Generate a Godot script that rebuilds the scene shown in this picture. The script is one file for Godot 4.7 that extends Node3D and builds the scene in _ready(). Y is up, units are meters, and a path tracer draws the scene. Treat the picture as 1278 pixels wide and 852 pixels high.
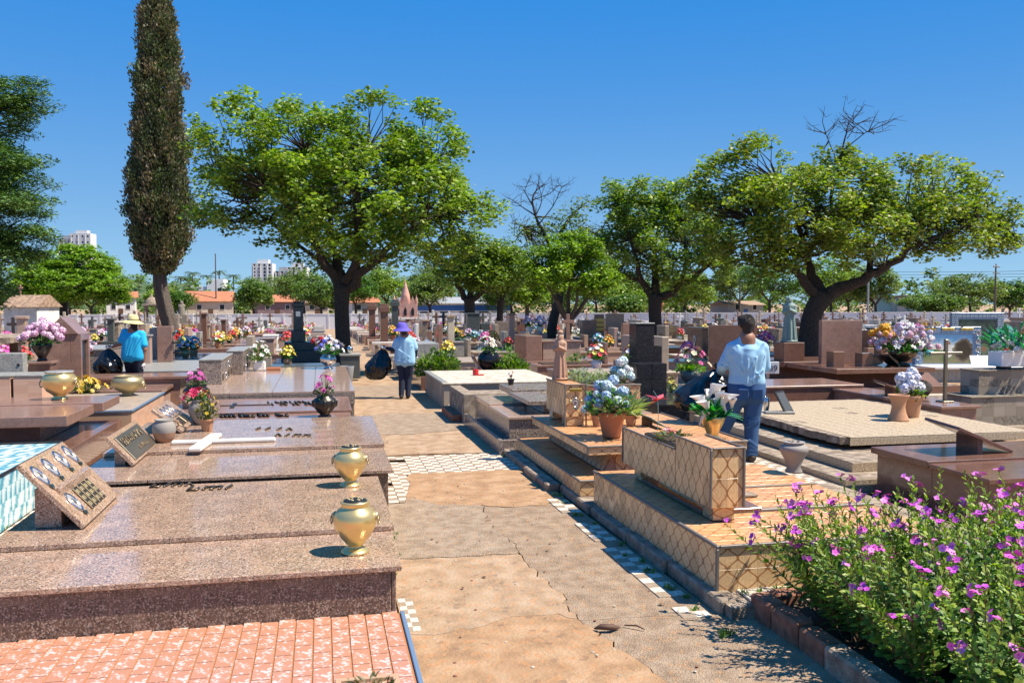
extends Node3D

var rng := RandomNumberGenerator.new()
var M := {}
var taken := {}
var cache := {}

# ---------------------------------------------------------------- mesh builder
class MB:
	var v := PackedVector3Array()
	var n := PackedVector3Array()
	var uv := PackedVector2Array()
	var c := PackedColorArray()
	var ix := PackedInt32Array()
	var col := Color.WHITE
	func face(p: Array, hint: Vector3, su := 1.0, sv := 1.0) -> void:
		var nr: Vector3 = (p[2] - p[0]).cross(p[1] - p[0])
		if nr.length_squared() < 1e-16:
			nr = hint
		nr = nr.normalized()
		var rev := nr.dot(hint) < 0.0
		if rev:
			nr = -nr
		var b := v.size()
		for q in p:
			v.append(q)
			n.append(nr)
			c.append(col)
			uv.append(Vector2(q.x / su + 0.5, q.z / sv + 0.5))
		for i in range(1, p.size() - 1):
			if rev:
				ix.append_array([b, b + i + 1, b + i])
			else:
				ix.append_array([b, b + i, b + i + 1])
	func box(lo: Vector3, hi: Vector3) -> void:
		var m := (lo + hi) * 0.5
		for a in 3:
			for s in 2:
				var q := []
				for k in [[0, 0], [1, 0], [1, 1], [0, 1]]:
					var w := Vector3.ZERO
					w[a] = hi[a] if s else lo[a]
					w[(a + 1) % 3] = hi[(a + 1) % 3] if k[0] else lo[(a + 1) % 3]
					w[(a + 2) % 3] = hi[(a + 2) % 3] if k[1] else lo[(a + 2) % 3]
					q.append(w)
				var h := Vector3.ZERO
				h[a] = 1.0 if s else -1.0
				face(q, h)
	func bevel(lo: Vector3, hi: Vector3, b: float) -> void:
		var m := (lo + hi) * 0.5
		var e := (hi - lo) * 0.5
		b = min(b, min(e.x, min(e.y, e.z)) * 0.9)
		var sz := hi - lo
		for a in 3:
			var p := (a + 1) % 3
			var q := (a + 2) % 3
			for s in [-1.0, 1.0]:
				var f := []
				for k in [[-1.0, -1.0], [1.0, -1.0], [1.0, 1.0], [-1.0, 1.0]]:
					var w := Vector3.ZERO
					w[a] = s * e[a]
					w[p] = k[0] * (e[p] - b)
					w[q] = k[1] * (e[q] - b)
					f.append(m + w)
				var h := Vector3.ZERO
				h[a] = s
				face(f, h, sz.x, sz.z)
			for s in [-1.0, 1.0]:
				for t in [-1.0, 1.0]:
					var f := []
					for k in [[0, -1.0], [0, 1.0], [1, 1.0], [1, -1.0]]:
						var w := Vector3.ZERO
						w[a] = k[1] * (e[a] - b)
						w[p] = s * (e[p] - (b if k[0] else 0.0))
						w[q] = t * (e[q] - (0.0 if k[0] else b))
						f.append(m + w)
					var h := Vector3.ZERO
					h[p] = s
					h[q] = t
					face(f, h, sz.x, sz.z)
		for x in [-1.0, 1.0]:
			for y in [-1.0, 1.0]:
				for z in [-1.0, 1.0]:
					face([m + Vector3(x * e.x, y * (e.y - b), z * (e.z - b)), m + Vector3(x * (e.x - b), y * e.y, z * (e.z - b)), m + Vector3(x * (e.x - b), y * (e.y - b), z * e.z)], Vector3(x, y, z), sz.x, sz.z)
	# rows of points; wrap joins the last column to the first
	func grid(rows: Array, wrap: bool, centre = null) -> void:
		var R := rows.size()
		var C: int = rows[0].size()
		var b := v.size()
		var nn := PackedVector3Array()
		nn.resize(R * C)
		var sum := 0.0
		var mid := Vector3.ZERO
		for r in rows:
			for q in r:
				mid += q
		mid /= float(R * C)
		for i in R:
			for j in C:
				var u0: Vector3 = rows[i][(j - 1 + C) % C if wrap else maxi(j - 1, 0)]
				var u1: Vector3 = rows[i][(j + 1) % C if wrap else mini(j + 1, C - 1)]
				var v0: Vector3 = rows[maxi(i - 1, 0)][j]
				var v1: Vector3 = rows[mini(i + 1, R - 1)][j]
				var nr := (u1 - u0).cross(v1 - v0)
				if nr.length_squared() < 1e-18:
					var i2 := i + 1 if i == 0 else i - 1
					nr = (Vector3(rows[i2][(j + 1) % C]) - Vector3(rows[i2][(j - 1 + C) % C])).cross(v1 - v0)
				if nr.length_squared() < 1e-18:
					nr = (v1 - v0)
				nr = nr.normalized()
				nn[i * C + j] = nr
				var ce: Vector3 = mid if centre == null else (centre[i] if centre is Array else centre)
				sum += nr.dot((rows[i][j] - ce).normalized())
		var sg := 1.0 if sum >= 0.0 else -1.0
		for i in R:
			for j in C:
				v.append(rows[i][j])
				n.append(nn[i * C + j] * sg)
				c.append(col)
				uv.append(Vector2(float(j) / C, float(i) / R))
		for i in R - 1:
			for j in (C if wrap else C - 1):
				var a0 := b + i * C + j
				var a1 := b + i * C + (j + 1) % C
				var b0 := a0 + C
				var b1 := a1 + C
				# (a1-a0)x(b0-a0) is the computed normal; clockwise front
				if sg > 0:
					ix.append_array([a0, b0, a1, a1, b0, b1])
				else:
					ix.append_array([a0, a1, b0, a1, b1, b0])
	func lathe(prof: Array, seg := 20, at := Vector3.ZERO, sx := 1.0, sz := 1.0) -> void:
		var rows := []
		for p in prof:
			var r := PackedVector3Array()
			for j in seg:
				var a := TAU * j / seg
				r.append(at + Vector3(cos(a) * p[0] * sx, p[1], sin(a) * p[0] * sz))
			rows.append(r)
		grid(rows, true)
	func tube(pts: Array, rad: Array, seg := 8, cap := true) -> void:
		var rows := []
		var cs := []
		var side := Vector3.ZERO
		for i in pts.size():
			var d: Vector3 = (pts[mini(i + 1, pts.size() - 1)] - pts[maxi(i - 1, 0)])
			d = d.normalized() if d.length() > 1e-9 else Vector3.UP
			if side == Vector3.ZERO:
				side = d.cross(Vector3.UP if absf(d.y) < 0.9 else Vector3.RIGHT).normalized()
			side = (side - d * side.dot(d)).normalized()
			var up := d.cross(side)
			var r := PackedVector3Array()
			for j in seg:
				var a := TAU * j / seg
				r.append(pts[i] + (side * cos(a) + up * sin(a)) * rad[i])
			if cap and i == 0:
				var z := PackedVector3Array()
				z.resize(seg)
				z.fill(pts[0])
				rows.append(z)
				cs.append(pts[0] + d * 0.001)
			rows.append(r)
			cs.append(pts[i])
			if cap and i == pts.size() - 1:
				var z := PackedVector3Array()
				z.resize(seg)
				z.fill(pts[i])
				rows.append(z)
				cs.append(pts[i] - d * 0.001)
		grid(rows, true, cs)
	# a polygon in the xz plane, from y0 up to y1 (arrays may give each corner its own top)
	func prism(poly: PackedVector2Array, y0: float, y1: float) -> void:
		var t := Geometry2D.triangulate_polygon(poly)
		for s in 2:
			var y := y1 if s else y0
			for i in range(0, t.size(), 3):
				face([Vector3(poly[t[i]].x, y, poly[t[i]].y), Vector3(poly[t[i + 1]].x, y, poly[t[i + 1]].y), Vector3(poly[t[i + 2]].x, y, poly[t[i + 2]].y)], Vector3.UP if s else Vector3.DOWN)
		var cw := Geometry2D.is_polygon_clockwise(poly)
		for i in poly.size():
			var a := poly[i]
			var b := poly[(i + 1) % poly.size()]
			var d := b - a
			var o := Vector3(d.y, 0, -d.x) * (-1.0 if cw else 1.0)
			face([Vector3(a.x, y0, a.y), Vector3(b.x, y0, b.y), Vector3(b.x, y1, b.y), Vector3(a.x, y1, a.y)], o)
	# a polygon in the xy plane extruded along z
	func plate(poly: Array, z0: float, z1: float) -> void:
		var pp := PackedVector2Array(poly)
		var t := Geometry2D.triangulate_polygon(pp)
		for s in 2:
			var z := z1 if s else z0
			for i in range(0, t.size(), 3):
				face([Vector3(pp[t[i]].x, pp[t[i]].y, z), Vector3(pp[t[i + 1]].x, pp[t[i + 1]].y, z), Vector3(pp[t[i + 2]].x, pp[t[i + 2]].y, z)], Vector3(0, 0, 1 if s else -1))
		var cw := Geometry2D.is_polygon_clockwise(pp)
		for i in pp.size():
			var a := pp[i]
			var b := pp[(i + 1) % pp.size()]
			var d := b - a
			var o := Vector3(d.y, -d.x, 0) * (-1.0 if cw else 1.0)
			face([Vector3(a.x, a.y, z0), Vector3(b.x, b.y, z0), Vector3(b.x, b.y, z1), Vector3(a.x, a.y, z1)], o)
	# folded leaf: base, tip, half width across
	func leaf(b: Vector3, tip: Vector3, side: Vector3, fold: Vector3, cl: Color) -> void:
		var m := b.lerp(tip, 0.45)
		var k := v.size()
		v.append(b); v.append(m + side + fold); v.append(tip); v.append(m - side + fold)
		var nr := (tip - b).cross(side).normalized()
		n.append(nr); n.append(nr); n.append(nr); n.append(nr)
		c.append(cl); c.append(cl); c.append(cl); c.append(cl)
		uv.append(Vector2(0.5, 0)); uv.append(Vector2(1, 0.5)); uv.append(Vector2(0.5, 1)); uv.append(Vector2(0, 0.5))
		ix.append_array([k, k + 1, k + 2, k, k + 2, k + 3])
	func mesh() -> ArrayMesh:
		var a := []
		a.resize(Mesh.ARRAY_MAX)
		a[Mesh.ARRAY_VERTEX] = v
		a[Mesh.ARRAY_NORMAL] = n
		a[Mesh.ARRAY_TEX_UV] = uv
		a[Mesh.ARRAY_COLOR] = c
		a[Mesh.ARRAY_INDEX] = ix
		var m := ArrayMesh.new()
		m.add_surface_from_arrays(Mesh.PRIMITIVE_TRIANGLES, a)
		return m

# ---------------------------------------------------------------- scene helpers
func lin(r: float, g: float, b: float) -> Color:
	return Color(r, g, b).linear_to_srgb()

func numbered(called: String) -> String:
	taken[called] = taken.get(called, -1) + 1
	return called if taken[called] == 0 else "%s_%03d" % [called, taken[called]]

func thing(called: String, label: String, category: String, at := Vector3.ZERO, turn := 0.0, group := "") -> Node3D:
	var o := Node3D.new()
	o.name = numbered(called)
	add_child(o)
	o.position = at
	o.rotation.y = turn
	o.set_meta("label", label)
	o.set_meta("category", category)
	if group:
		o.set_meta("group", group)
	return o

func part(m: Mesh, called: String, material: Material, parent: Node, at := Vector3.ZERO, rot := Vector3.ZERO, label := "") -> MeshInstance3D:
	var o := MeshInstance3D.new()
	o.name = called
	o.mesh = m
	o.material_override = material
	o.position = at
	o.rotation = rot
	parent.add_child(o, true)
	if label:
		o.set_meta("label", label)
	return o

func structure(m: Mesh, called: String, material: Material, at := Vector3.ZERO) -> MeshInstance3D:
	var o := MeshInstance3D.new()
	o.name = numbered(called)
	o.mesh = m
	o.material_override = material
	o.position = at
	o.set_meta("kind", "structure")
	add_child(o)
	return o

# a bevelled block standing on y = 0, centred in x and z; meshes of equal size are shared
func block(x: float, y: float, z: float, b := 0.006) -> ArrayMesh:
	var key := "b%.4f,%.4f,%.4f,%.4f" % [x, y, z, b]
	if not cache.has(key):
		var m := MB.new()
		m.bevel(Vector3(-x / 2, 0, -z / 2), Vector3(x / 2, y, z / 2), b)
		cache[key] = m.mesh()
	return cache[key]

# a block given by its corners, as a part of parent (parent at the origin of these numbers)
func slab(parent: Node3D, called: String, material: Material, x0: float, x1: float, y0: float, y1: float, z0: float, z1: float, b := 0.006) -> MeshInstance3D:
	var c := Vector3((x0 + x1) / 2, y0, (z0 + z1) / 2)
	return part(block(absf(x1 - x0), y1 - y0, absf(z1 - z0), b), called, material, parent, c - parent.position)

func lathe(prof: Array, seg := 24) -> ArrayMesh:
	var m := MB.new()
	m.lathe(prof, seg)
	return m.mesh()

func gy(z: float) -> float:
	return -0.013 * clampf(-z - 21.0, 0.0, 90.0)

# ---------------------------------------------------------------- textures
func noise(type: int, freq: float, sd: int, oct := 1, ret := -1) -> FastNoiseLite:
	var f := FastNoiseLite.new()
	f.noise_type = type
	f.frequency = freq
	f.seed = sd
	f.fractal_type = FastNoiseLite.FRACTAL_FBM if oct > 1 else FastNoiseLite.FRACTAL_NONE
	f.fractal_octaves = oct
	if ret >= 0:
		f.cellular_return_type = ret
	return f

# layers: [noise, [[at, r, g, b, a], ...] (linear), hard]; each layer lies over those before it
func layered(size: int, layers: Array) -> ImageTexture:
	var out := PackedFloat32Array()
	out.resize(size * size * 3)
	for L in layers:
		var im: Image = L[0].get_seamless_image(size, size)
		im.convert(Image.FORMAT_L8)
		var d := im.get_data()
		var g := Gradient.new()
		g.interpolation_mode = Gradient.GRADIENT_INTERPOLATE_CONSTANT if L[2] else Gradient.GRADIENT_INTERPOLATE_LINEAR
		var offs := PackedFloat32Array()
		var cols := PackedColorArray()
		for s in L[1]:
			offs.append(s[0])
			cols.append(Color(s[1], s[2], s[3], s[4]))
		g.offsets = offs
		g.colors = cols
		var lr := PackedFloat32Array(); var lg := PackedFloat32Array(); var lb := PackedFloat32Array(); var la := PackedFloat32Array()
		for i in 256:
			var q := g.sample(i / 255.0)
			lr.append(q.r); lg.append(q.g); lb.append(q.b); la.append(q.a)
		var k := 0
		for i in size * size:
			var t := d[i]
			var a := la[t]
			if a > 0.003:
				out[k] += (lr[t] - out[k]) * a
				out[k + 1] += (lg[t] - out[k + 1]) * a
				out[k + 2] += (lb[t] - out[k + 2]) * a
			k += 3
	var by := PackedByteArray()
	by.resize(size * size * 3)
	var lut := PackedByteArray()
	for i in 4097:
		lut.append(clampi(int(round(pow(i / 4096.0, 1.0 / 2.2) * 255.0)), 0, 255))
	for i in out.size():
		by[i] = lut[clampi(int(out[i] * 4096.0), 0, 4096)]
	return ImageTexture.create_from_image(Image.create_from_data(size, size, false, Image.FORMAT_RGB8, by))

func mat(called: String, rough: float, tex: Texture2D = null, scale := 1.0, metal := 0.0, color := Color.WHITE) -> StandardMaterial3D:
	var m := StandardMaterial3D.new()
	m.resource_name = called
	m.roughness = rough
	m.metallic = metal
	m.albedo_color = color
	if tex:
		m.albedo_texture = tex
		m.uv1_triplanar = true
		m.uv1_world_triplanar = true
		m.uv1_scale = Vector3.ONE * scale
		m.uv1_triplanar_sharpness = 8.0
	M[called] = m
	return m

func plain(called: String, r: float, g: float, b: float, rough := 0.7, metal := 0.0) -> StandardMaterial3D:
	return mat(called, rough, null, 1.0, metal, lin(r, g, b))

func uvmat(called: String, tex: Texture2D, rough := 0.4) -> StandardMaterial3D:
	var m := mat(called, rough)
	m.albedo_texture = tex
	return m

func vmat(called: String, rough := 0.6, back := Color.BLACK) -> StandardMaterial3D:
	var m := mat(called, rough)
	m.vertex_color_use_as_albedo = true
	m.cull_mode = BaseMaterial3D.CULL_DISABLED
	if back != Color.BLACK:
		m.backlight_enabled = true
		m.backlight = back
	return m

func bump(m: StandardMaterial3D, nz: FastNoiseLite, depth: float, size := 512) -> void:
	var t := NoiseTexture2D.new()
	t.width = size
	t.height = size
	t.seamless = true
	t.noise = nz
	m.heightmap_enabled = true
	m.heightmap_texture = t
	m.heightmap_scale = depth
	m.heightmap_flip_texture = false

# ---------------------------------------------------------------- materials
const CELL := FastNoiseLite.TYPE_CELLULAR
const SIMP := FastNoiseLite.TYPE_SIMPLEX_SMOOTH
const CV := FastNoiseLite.RETURN_CELL_VALUE

func granite(called: String, a: Array, freq: float, scale: float, rough: float, sd: int) -> void:
	# a: grain colours (linear), spread evenly over the grains, then large cloudy patches
	var ramp := []
	for i in a.size():
		ramp.append([float(i) / a.size(), a[i][0], a[i][1], a[i][2], 1.0])
	var fine := []
	for i in a.size():
		fine.append([0.32 + 0.36 * float(i) / a.size(), a[(i * 2 + 1) % a.size()][0], a[(i * 2 + 1) % a.size()][1], a[(i * 2 + 1) % a.size()][2], 0.5 if i % 2 else 0.0])
	var mean := [0.0, 0.0, 0.0]
	for q in a:
		for k in 3:
			mean[k] += q[k] / a.size()
	var t := layered(512, [[noise(CELL, freq, sd, 1, CV), ramp, true], [noise(CELL, freq * 2.1, sd + 7, 1, CV), fine, true], [noise(SIMP, 0.006, sd + 3, 3), [[0.25, mean[0] * 0.75, mean[1] * 0.75, mean[2] * 0.75, 0.35], [0.5, mean[0], mean[1], mean[2], 0.08], [0.75, mean[0] * 1.25, mean[1] * 1.22, mean[2] * 1.18, 0.35]], false]])
	mat(called, rough, t, scale).metallic_specular = 0.5

func paint(size_x: int, size_y: int, f: Callable) -> ImageTexture:
	var im := Image.create(size_x, size_y, false, Image.FORMAT_RGB8)
	for y in size_y:
		for x in size_x:
			im.set_pixel(x, y, f.call((x + 0.5) / size_x, (y + 0.5) / size_y))
	return ImageTexture.create_from_image(im)

func ogee_tile(bg: Color, bg2: Color, line: Color, flower: Color, sd: int, dirt := 0.0) -> ImageTexture:
	var nz := noise(SIMP, 3.0, sd, 3)
	return paint(96, 96, func(u: float, v: float) -> Color:
		var k := 0.5 + 0.5 * nz.get_noise_2d(u * 1.5, v * 1.5)
		var cl := bg.lerp(bg2, clampf(k * 1.4 - 0.2, 0, 1))
		# one ogee per tile, with its waist on the tile's top and bottom edge
		var w := 0.25 - 0.25 * cos(v * TAU)
		for s in [-1.0, 1.0]:
			var d: float = absf((u - 0.5) - s * w)
			cl = cl.lerp(line, 0.92 * smoothstep(0.075, 0.03, d))
		# a spray of leaves at the waist
		for p in [[0.5, 0.0], [0.5, 1.0]]:
			var q := Vector2(u - p[0], v - p[1])
			q.y *= 1.4
			var pet := 0.2 * absf(sin(2.0 * q.angle())) + 0.03
			cl = cl.lerp(flower, 0.7 * smoothstep(pet, pet - 0.05, q.length()))
		var g := nz.get_noise_2d(u * 2.6 + 31.0, v * 2.6)
		return cl.lerp(lin(0.2, 0.13, 0.08), dirt * smoothstep(0.0, 0.5, g)))

func make_materials() -> void:
	granite("pink_granite", [[0.5488, 0.3468, 0.2279], [0.3528, 0.204, 0.1272], [0.6468, 0.4692, 0.3498], [0.049, 0.0357, 0.0318], [0.49, 0.2958, 0.1855], [0.4312, 0.2601, 0.1696], [0.7448, 0.612, 0.4876], [0.1176, 0.0765, 0.0583]], 0.21, 1.0 / 0.75, 0.11, 11)
	granite("dark_speckled_granite", [[0.17, 0.10, 0.07], [0.10, 0.058, 0.04], [0.40, 0.29, 0.22], [0.03, 0.022, 0.018], [0.22, 0.13, 0.09], [0.14, 0.085, 0.06], [0.5, 0.38, 0.3], [0.06, 0.038, 0.03]], 0.19, 1.0 / 0.75, 0.16, 15)
	granite("tan_granite", [[0.432, 0.3, 0.228], [0.336, 0.216, 0.156], [0.504, 0.372, 0.3], [0.18, 0.12, 0.096], [0.396, 0.264, 0.192], [0.54, 0.408, 0.324]], 0.14, 1.0 / 0.6, 0.12, 21)
	granite("speckled_granite", [[0.36, 0.2925, 0.2464], [0.12, 0.0936, 0.0784], [0.48, 0.3978, 0.336], [0.216, 0.1521, 0.1232], [0.396, 0.3042, 0.2464], [0.06, 0.0526, 0.0448]], 0.11, 1.0 / 0.7, 0.22, 31)
	granite("grey_granite", [[0.35, 0.3416, 0.3132], [0.15, 0.1464, 0.1392], [0.45, 0.4392, 0.3944], [0.275, 0.2684, 0.2436]], 0.12, 1.0 / 0.6, 0.35, 41)
	granite("brown_granite", [[0.175, 0.0868, 0.0607], [0.21, 0.1092, 0.0756], [0.147, 0.0728, 0.0513], [0.238, 0.126, 0.0891], [0.126, 0.063, 0.0459]], 0.2, 1.0 / 0.6, 0.13, 51)
	granite("mauve_granite", [[0.28, 0.1633, 0.1242], [0.322, 0.1988, 0.1518], [0.238, 0.1349, 0.1035], [0.364, 0.2272, 0.1794], [0.196, 0.1065, 0.0828]], 0.2, 1.0 / 0.6, 0.14, 61)
	granite("black_granite", [[0.012, 0.012, 0.014], [0.02, 0.02, 0.024], [0.008, 0.008, 0.01], [0.035, 0.035, 0.042]], 0.16, 1.0 / 0.6, 0.12, 71)
	granite("green_granite", [[0.05, 0.062, 0.06], [0.03, 0.038, 0.038], [0.075, 0.09, 0.088], [0.10, 0.115, 0.11]], 0.14, 1.0 / 0.6, 0.25, 81)
	granite("beige_granite", [[0.432, 0.348, 0.2596], [0.36, 0.276, 0.2006], [0.504, 0.42, 0.3186], [0.264, 0.204, 0.1534]], 0.15, 1.0 / 0.7, 0.4, 91)
	# marbled black: long pale veins
	mat("veined_marble", 0.12, layered(512, [[noise(SIMP, 0.02, 5, 3), [[0, 0.012, 0.012, 0.015, 1], [1, 0.03, 0.03, 0.036, 1]], false], [noise(SIMP, 0.012, 9, 5), [[0.0, 0.3, 0.3, 0.32, 0], [0.485, 0.2, 0.2, 0.22, 0], [0.5, 0.22, 0.22, 0.24, 0.5], [0.515, 0.2, 0.2, 0.22, 0]], false]]), 1.4)
	# concrete and earth
	mat("sandy_concrete", 0.9, layered(1024, [[noise(SIMP, 0.006, 1, 5), [[0.2, 0.26, 0.16, 0.085, 1], [0.5, 0.345, 0.225, 0.13, 1], [0.8, 0.42, 0.295, 0.19, 1]], false], [noise(SIMP, 0.02, 15, 4), [[0.0, 0.3, 0.2, 0.12, 0.0], [0.55, 0.42, 0.25, 0.13, 0.0], [0.75, 0.42, 0.215, 0.095, 0.75]], false], [noise(SIMP, 0.011, 19, 5), [[0.0, 0.32, 0.25, 0.17, 0.75], [0.36, 0.34, 0.26, 0.175, 0.0]], false], [noise(SIMP, 0.25, 2, 3), [[0.25, 0.2, 0.13, 0.08, 0.35], [0.45, 0.3, 0.2, 0.1, 0.0], [0.75, 0.62, 0.5, 0.36, 0.35]], false], [noise(CELL, 0.05, 3, 1, CV), [[0.0, 0.1, 0.07, 0.05, 0.0], [0.97, 0.16, 0.10, 0.07, 0.45]], true]]), 0.55)
	bump(M.sandy_concrete, noise(SIMP, 0.05, 4, 5), 0.5, 1024)
	mat("grey_concrete", 0.92, layered(1024, [[noise(SIMP, 0.008, 6, 5), [[0.2, 0.255, 0.178, 0.115, 1], [0.5, 0.325, 0.237, 0.16, 1], [0.8, 0.4, 0.305, 0.215, 1]], false], [noise(SIMP, 0.018, 16, 4), [[0.0, 0.2, 0.14, 0.09, 0.6], [0.35, 0.2, 0.16, 0.11, 0.0], [0.62, 0.42, 0.24, 0.12, 0.0], [0.8, 0.44, 0.25, 0.12, 0.7]], false], [noise(CELL, 0.22, 7, 1, CV), [[0.0, 0.11, 0.08, 0.055, 0.35], [0.25, 0.3, 0.2, 0.1, 0.0], [0.82, 0.46, 0.38, 0.28, 0.4]], true], [noise(SIMP, 0.3, 8, 2), [[0.2, 0.13, 0.09, 0.06, 0.5], [0.45, 0.3, 0.2, 0.1, 0.0]], false]]), 0.6)
	bump(M.grey_concrete, noise(SIMP, 0.12, 4, 4), 0.8, 1024)
	for k in [["orange_screed", M.sandy_concrete, Color(1.0, 0.955, 0.9)], ["gravel_concrete", M.grey_concrete, Color(0.98, 0.965, 0.95)]]:
		M[k[0]] = k[1].duplicate()
		M[k[0]].resource_name = k[0]
		M[k[0]].albedo_color = k[2]
	mat("pale_concrete", 0.9, layered(512, [[noise(SIMP, 0.01, 26, 5), [[0.2, 0.42, 0.36, 0.28, 1], [0.5, 0.5, 0.44, 0.36, 1], [0.8, 0.6, 0.55, 0.46, 1]], false], [noise(SIMP, 0.2, 27, 3), [[0.25, 0.3, 0.25, 0.19, 0.4], [0.45, 0.3, 0.2, 0.1, 0.0]], false]]), 0.7)
	bump(M.pale_concrete, noise(SIMP, 0.1, 4, 4), 0.4)
	mat("dirty_concrete", 0.95, layered(512, [[noise(SIMP, 0.012, 36, 5), [[0.2, 0.17, 0.13, 0.095, 1], [0.5, 0.28, 0.215, 0.155, 1], [0.8, 0.42, 0.34, 0.26, 1]], false], [noise(SIMP, 0.2, 37, 3), [[0.25, 0.09, 0.075, 0.06, 0.5], [0.45, 0.3, 0.2, 0.1, 0.0]], false]]), 0.9)
	bump(M.dirty_concrete, noise(SIMP, 0.1, 44, 4), 0.8)
	mat("earth", 0.95, layered(1024, [[noise(SIMP, 0.005, 46, 5), [[0.2, 0.28, 0.165, 0.085, 1], [0.5, 0.38, 0.245, 0.14, 1], [0.8, 0.46, 0.32, 0.2, 1]], false], [noise(SIMP, 0.15, 47, 4), [[0.25, 0.18, 0.1, 0.055, 0.5], [0.45, 0.3, 0.2, 0.1, 0.0], [0.8, 0.5, 0.38, 0.26, 0.4]], false]]), 0.3)
	bump(M.earth, noise(SIMP, 0.1, 48, 5), 1.5, 1024)
	mat("brick_earth", 0.95, layered(256, [[noise(SIMP, 0.03, 56, 4), [[0.2, 0.18, 0.07, 0.04, 1], [0.8, 0.32, 0.14, 0.08, 1]], false]]), 1.2)
	mat("white_plaster", 0.85, layered(512, [[noise(SIMP, 0.008, 66, 5), [[0.2, 0.64, 0.62, 0.58, 1], [0.6, 0.78, 0.77, 0.74, 1]], false], [noise(SIMP, 0.06, 67, 4), [[0.22, 0.34, 0.32, 0.28, 0.5], [0.4, 0.5, 0.5, 0.45, 0.0]], false]]), 0.3)
	mat("cream_plaster", 0.85, layered(256, [[noise(SIMP, 0.02, 76, 5), [[0.2, 0.46, 0.4, 0.32, 1], [0.6, 0.56, 0.5, 0.42, 1]], false]]), 0.3)
	mat("pink_plaster", 0.85, layered(256, [[noise(SIMP, 0.02, 86, 5), [[0.2, 0.52, 0.27, 0.2, 1], [0.6, 0.62, 0.35, 0.27, 1]], false]]), 0.3)
	mat("clay_roof", 0.85, layered(512, [[noise(CELL, 0.09, 96, 1, CV), [[0.0, 0.42, 0.13, 0.06, 1], [0.3, 0.5, 0.18, 0.08, 1], [0.6, 0.38, 0.12, 0.055, 1], [0.8, 0.55, 0.22, 0.11, 1]], true], [noise(SIMP, 0.01, 97, 4), [[0.2, 0.2, 0.09, 0.06, 0.4], [0.5, 0.3, 0.2, 0.1, 0.0]], false]]), 0.3)
	mat("old_roof", 0.9, layered(256, [[noise(SIMP, 0.03, 98, 5), [[0.2, 0.2, 0.13, 0.09, 1], [0.7, 0.4, 0.27, 0.18, 1]], false]]), 0.6)
	mat("bark", 0.95, layered(512, [[noise(SIMP, 0.03, 106, 5), [[0.2, 0.018, 0.014, 0.011, 1], [0.5, 0.05, 0.038, 0.03, 1], [0.8, 0.10, 0.08, 0.064, 1]], false]]), 1.5)
	bump(M.bark, noise(SIMP, 0.05, 107, 4), 3.0)
	mat("grey_bark", 0.95, layered(512, [[noise(SIMP, 0.03, 116, 5), [[0.2, 0.06, 0.045, 0.036, 1], [0.5, 0.13, 0.1, 0.08, 1], [0.8, 0.22, 0.175, 0.145, 1]], false]]), 1.5)
	bump(M.grey_bark, noise(SIMP, 0.05, 117, 4), 3.0)
	mat("stone_mottle", 0.85, layered(256, [[noise(SIMP, 0.03, 126, 5), [[0.2, 0.17, 0.14, 0.1, 1], [0.5, 0.26, 0.22, 0.17, 1], [0.8, 0.34, 0.3, 0.24, 1]], false], [noise(SIMP, 0.2, 127, 3), [[0.25, 0.1, 0.08, 0.06, 0.5], [0.45, 0.3, 0.2, 0.1, 0.0]], false]]), 2.0)
	bump(M.stone_mottle, noise(SIMP, 0.1, 128, 4), 0.8)
	# glazed tiles, flat print on each tile
	for i in 4:
		var k := [1.0, 0.9, 1.06, 0.82][i] as float
		uvmat("side_tile_%d" % i, ogee_tile(lin(0.66 * k, 0.42 * k, 0.2 * k), lin(0.74 * k, 0.51 * k, 0.28 * k), lin(0.31, 0.135, 0.05), lin(0.22, 0.11, 0.045), 1 + i * 7, 0.06 + 0.1 * i), 0.26 + 0.05 * i)
		uvmat("top_tile_%d" % i, ogee_tile(lin(0.66 * k, 0.38 * k, 0.19 * k), lin(0.58 * k, 0.28 * k, 0.11 * k), lin(0.38, 0.14, 0.055), lin(0.45, 0.185, 0.07), 2 + i * 5, 0.06 + 0.1 * i), 0.3 + 0.06 * i)
	for i in 4:
		var nz := noise(SIMP, 3.0, 200 + i * 5, 4)
		var sp2 := noise(SIMP, 2.0, 230 + i * 3, 2)
		uvmat("pink_tile_%d" % i, paint(48, 96, func(u: float, v: float) -> Color:
			var a := sp2.get_noise_2d(u * 0.6 + i, v * 1.2)
			var b := sp2.get_noise_2d(u * 1.8, v * 3.4 + 40.0)
			var w := 0.85 * smoothstep(0.0, 0.6, a * 0.8 + b * 0.6)
			return lin(0.47, 0.225, 0.14).lerp(lin(0.62, 0.55, 0.54), w)), 0.22 + 0.04 * i)
		uvmat("blue_tile_%d" % i, paint(32, 32, func(u: float, v: float) -> Color:
			var w := clampf(u * 0.75 + v * 0.35 + 0.2 * nz.get_noise_2d(u, v), 0.0, 1.0)
			return lin(0.07, 0.33, 0.46).lerp(lin(0.72, 0.82, 0.82), smoothstep(0.1, 0.75, w))), 0.15)
		uvmat("check_tile_%d" % i, paint(64, 64, func(u: float, v: float) -> Color:
			var odd := (int(u * 2.0) + int(v * 2.0)) % 2 == 0
			var st := 0.5 + 0.5 * sin(u * TAU * 12.0)
			var cl := lin(0.66, 0.61, 0.52).lerp(lin(0.54, 0.48, 0.39), st * 0.5) if odd else lin(0.29, 0.23, 0.165).lerp(lin(0.23, 0.175, 0.12), st * 0.5)
			var dn := nz.get_noise_2d(u * 2.0, v * 2.0)
			return cl.lerp(lin(0.42, 0.28, 0.17), smoothstep(0.0 + 0.1 * (i % 2), 0.45, dn) * 0.85)), 0.7)
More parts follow.
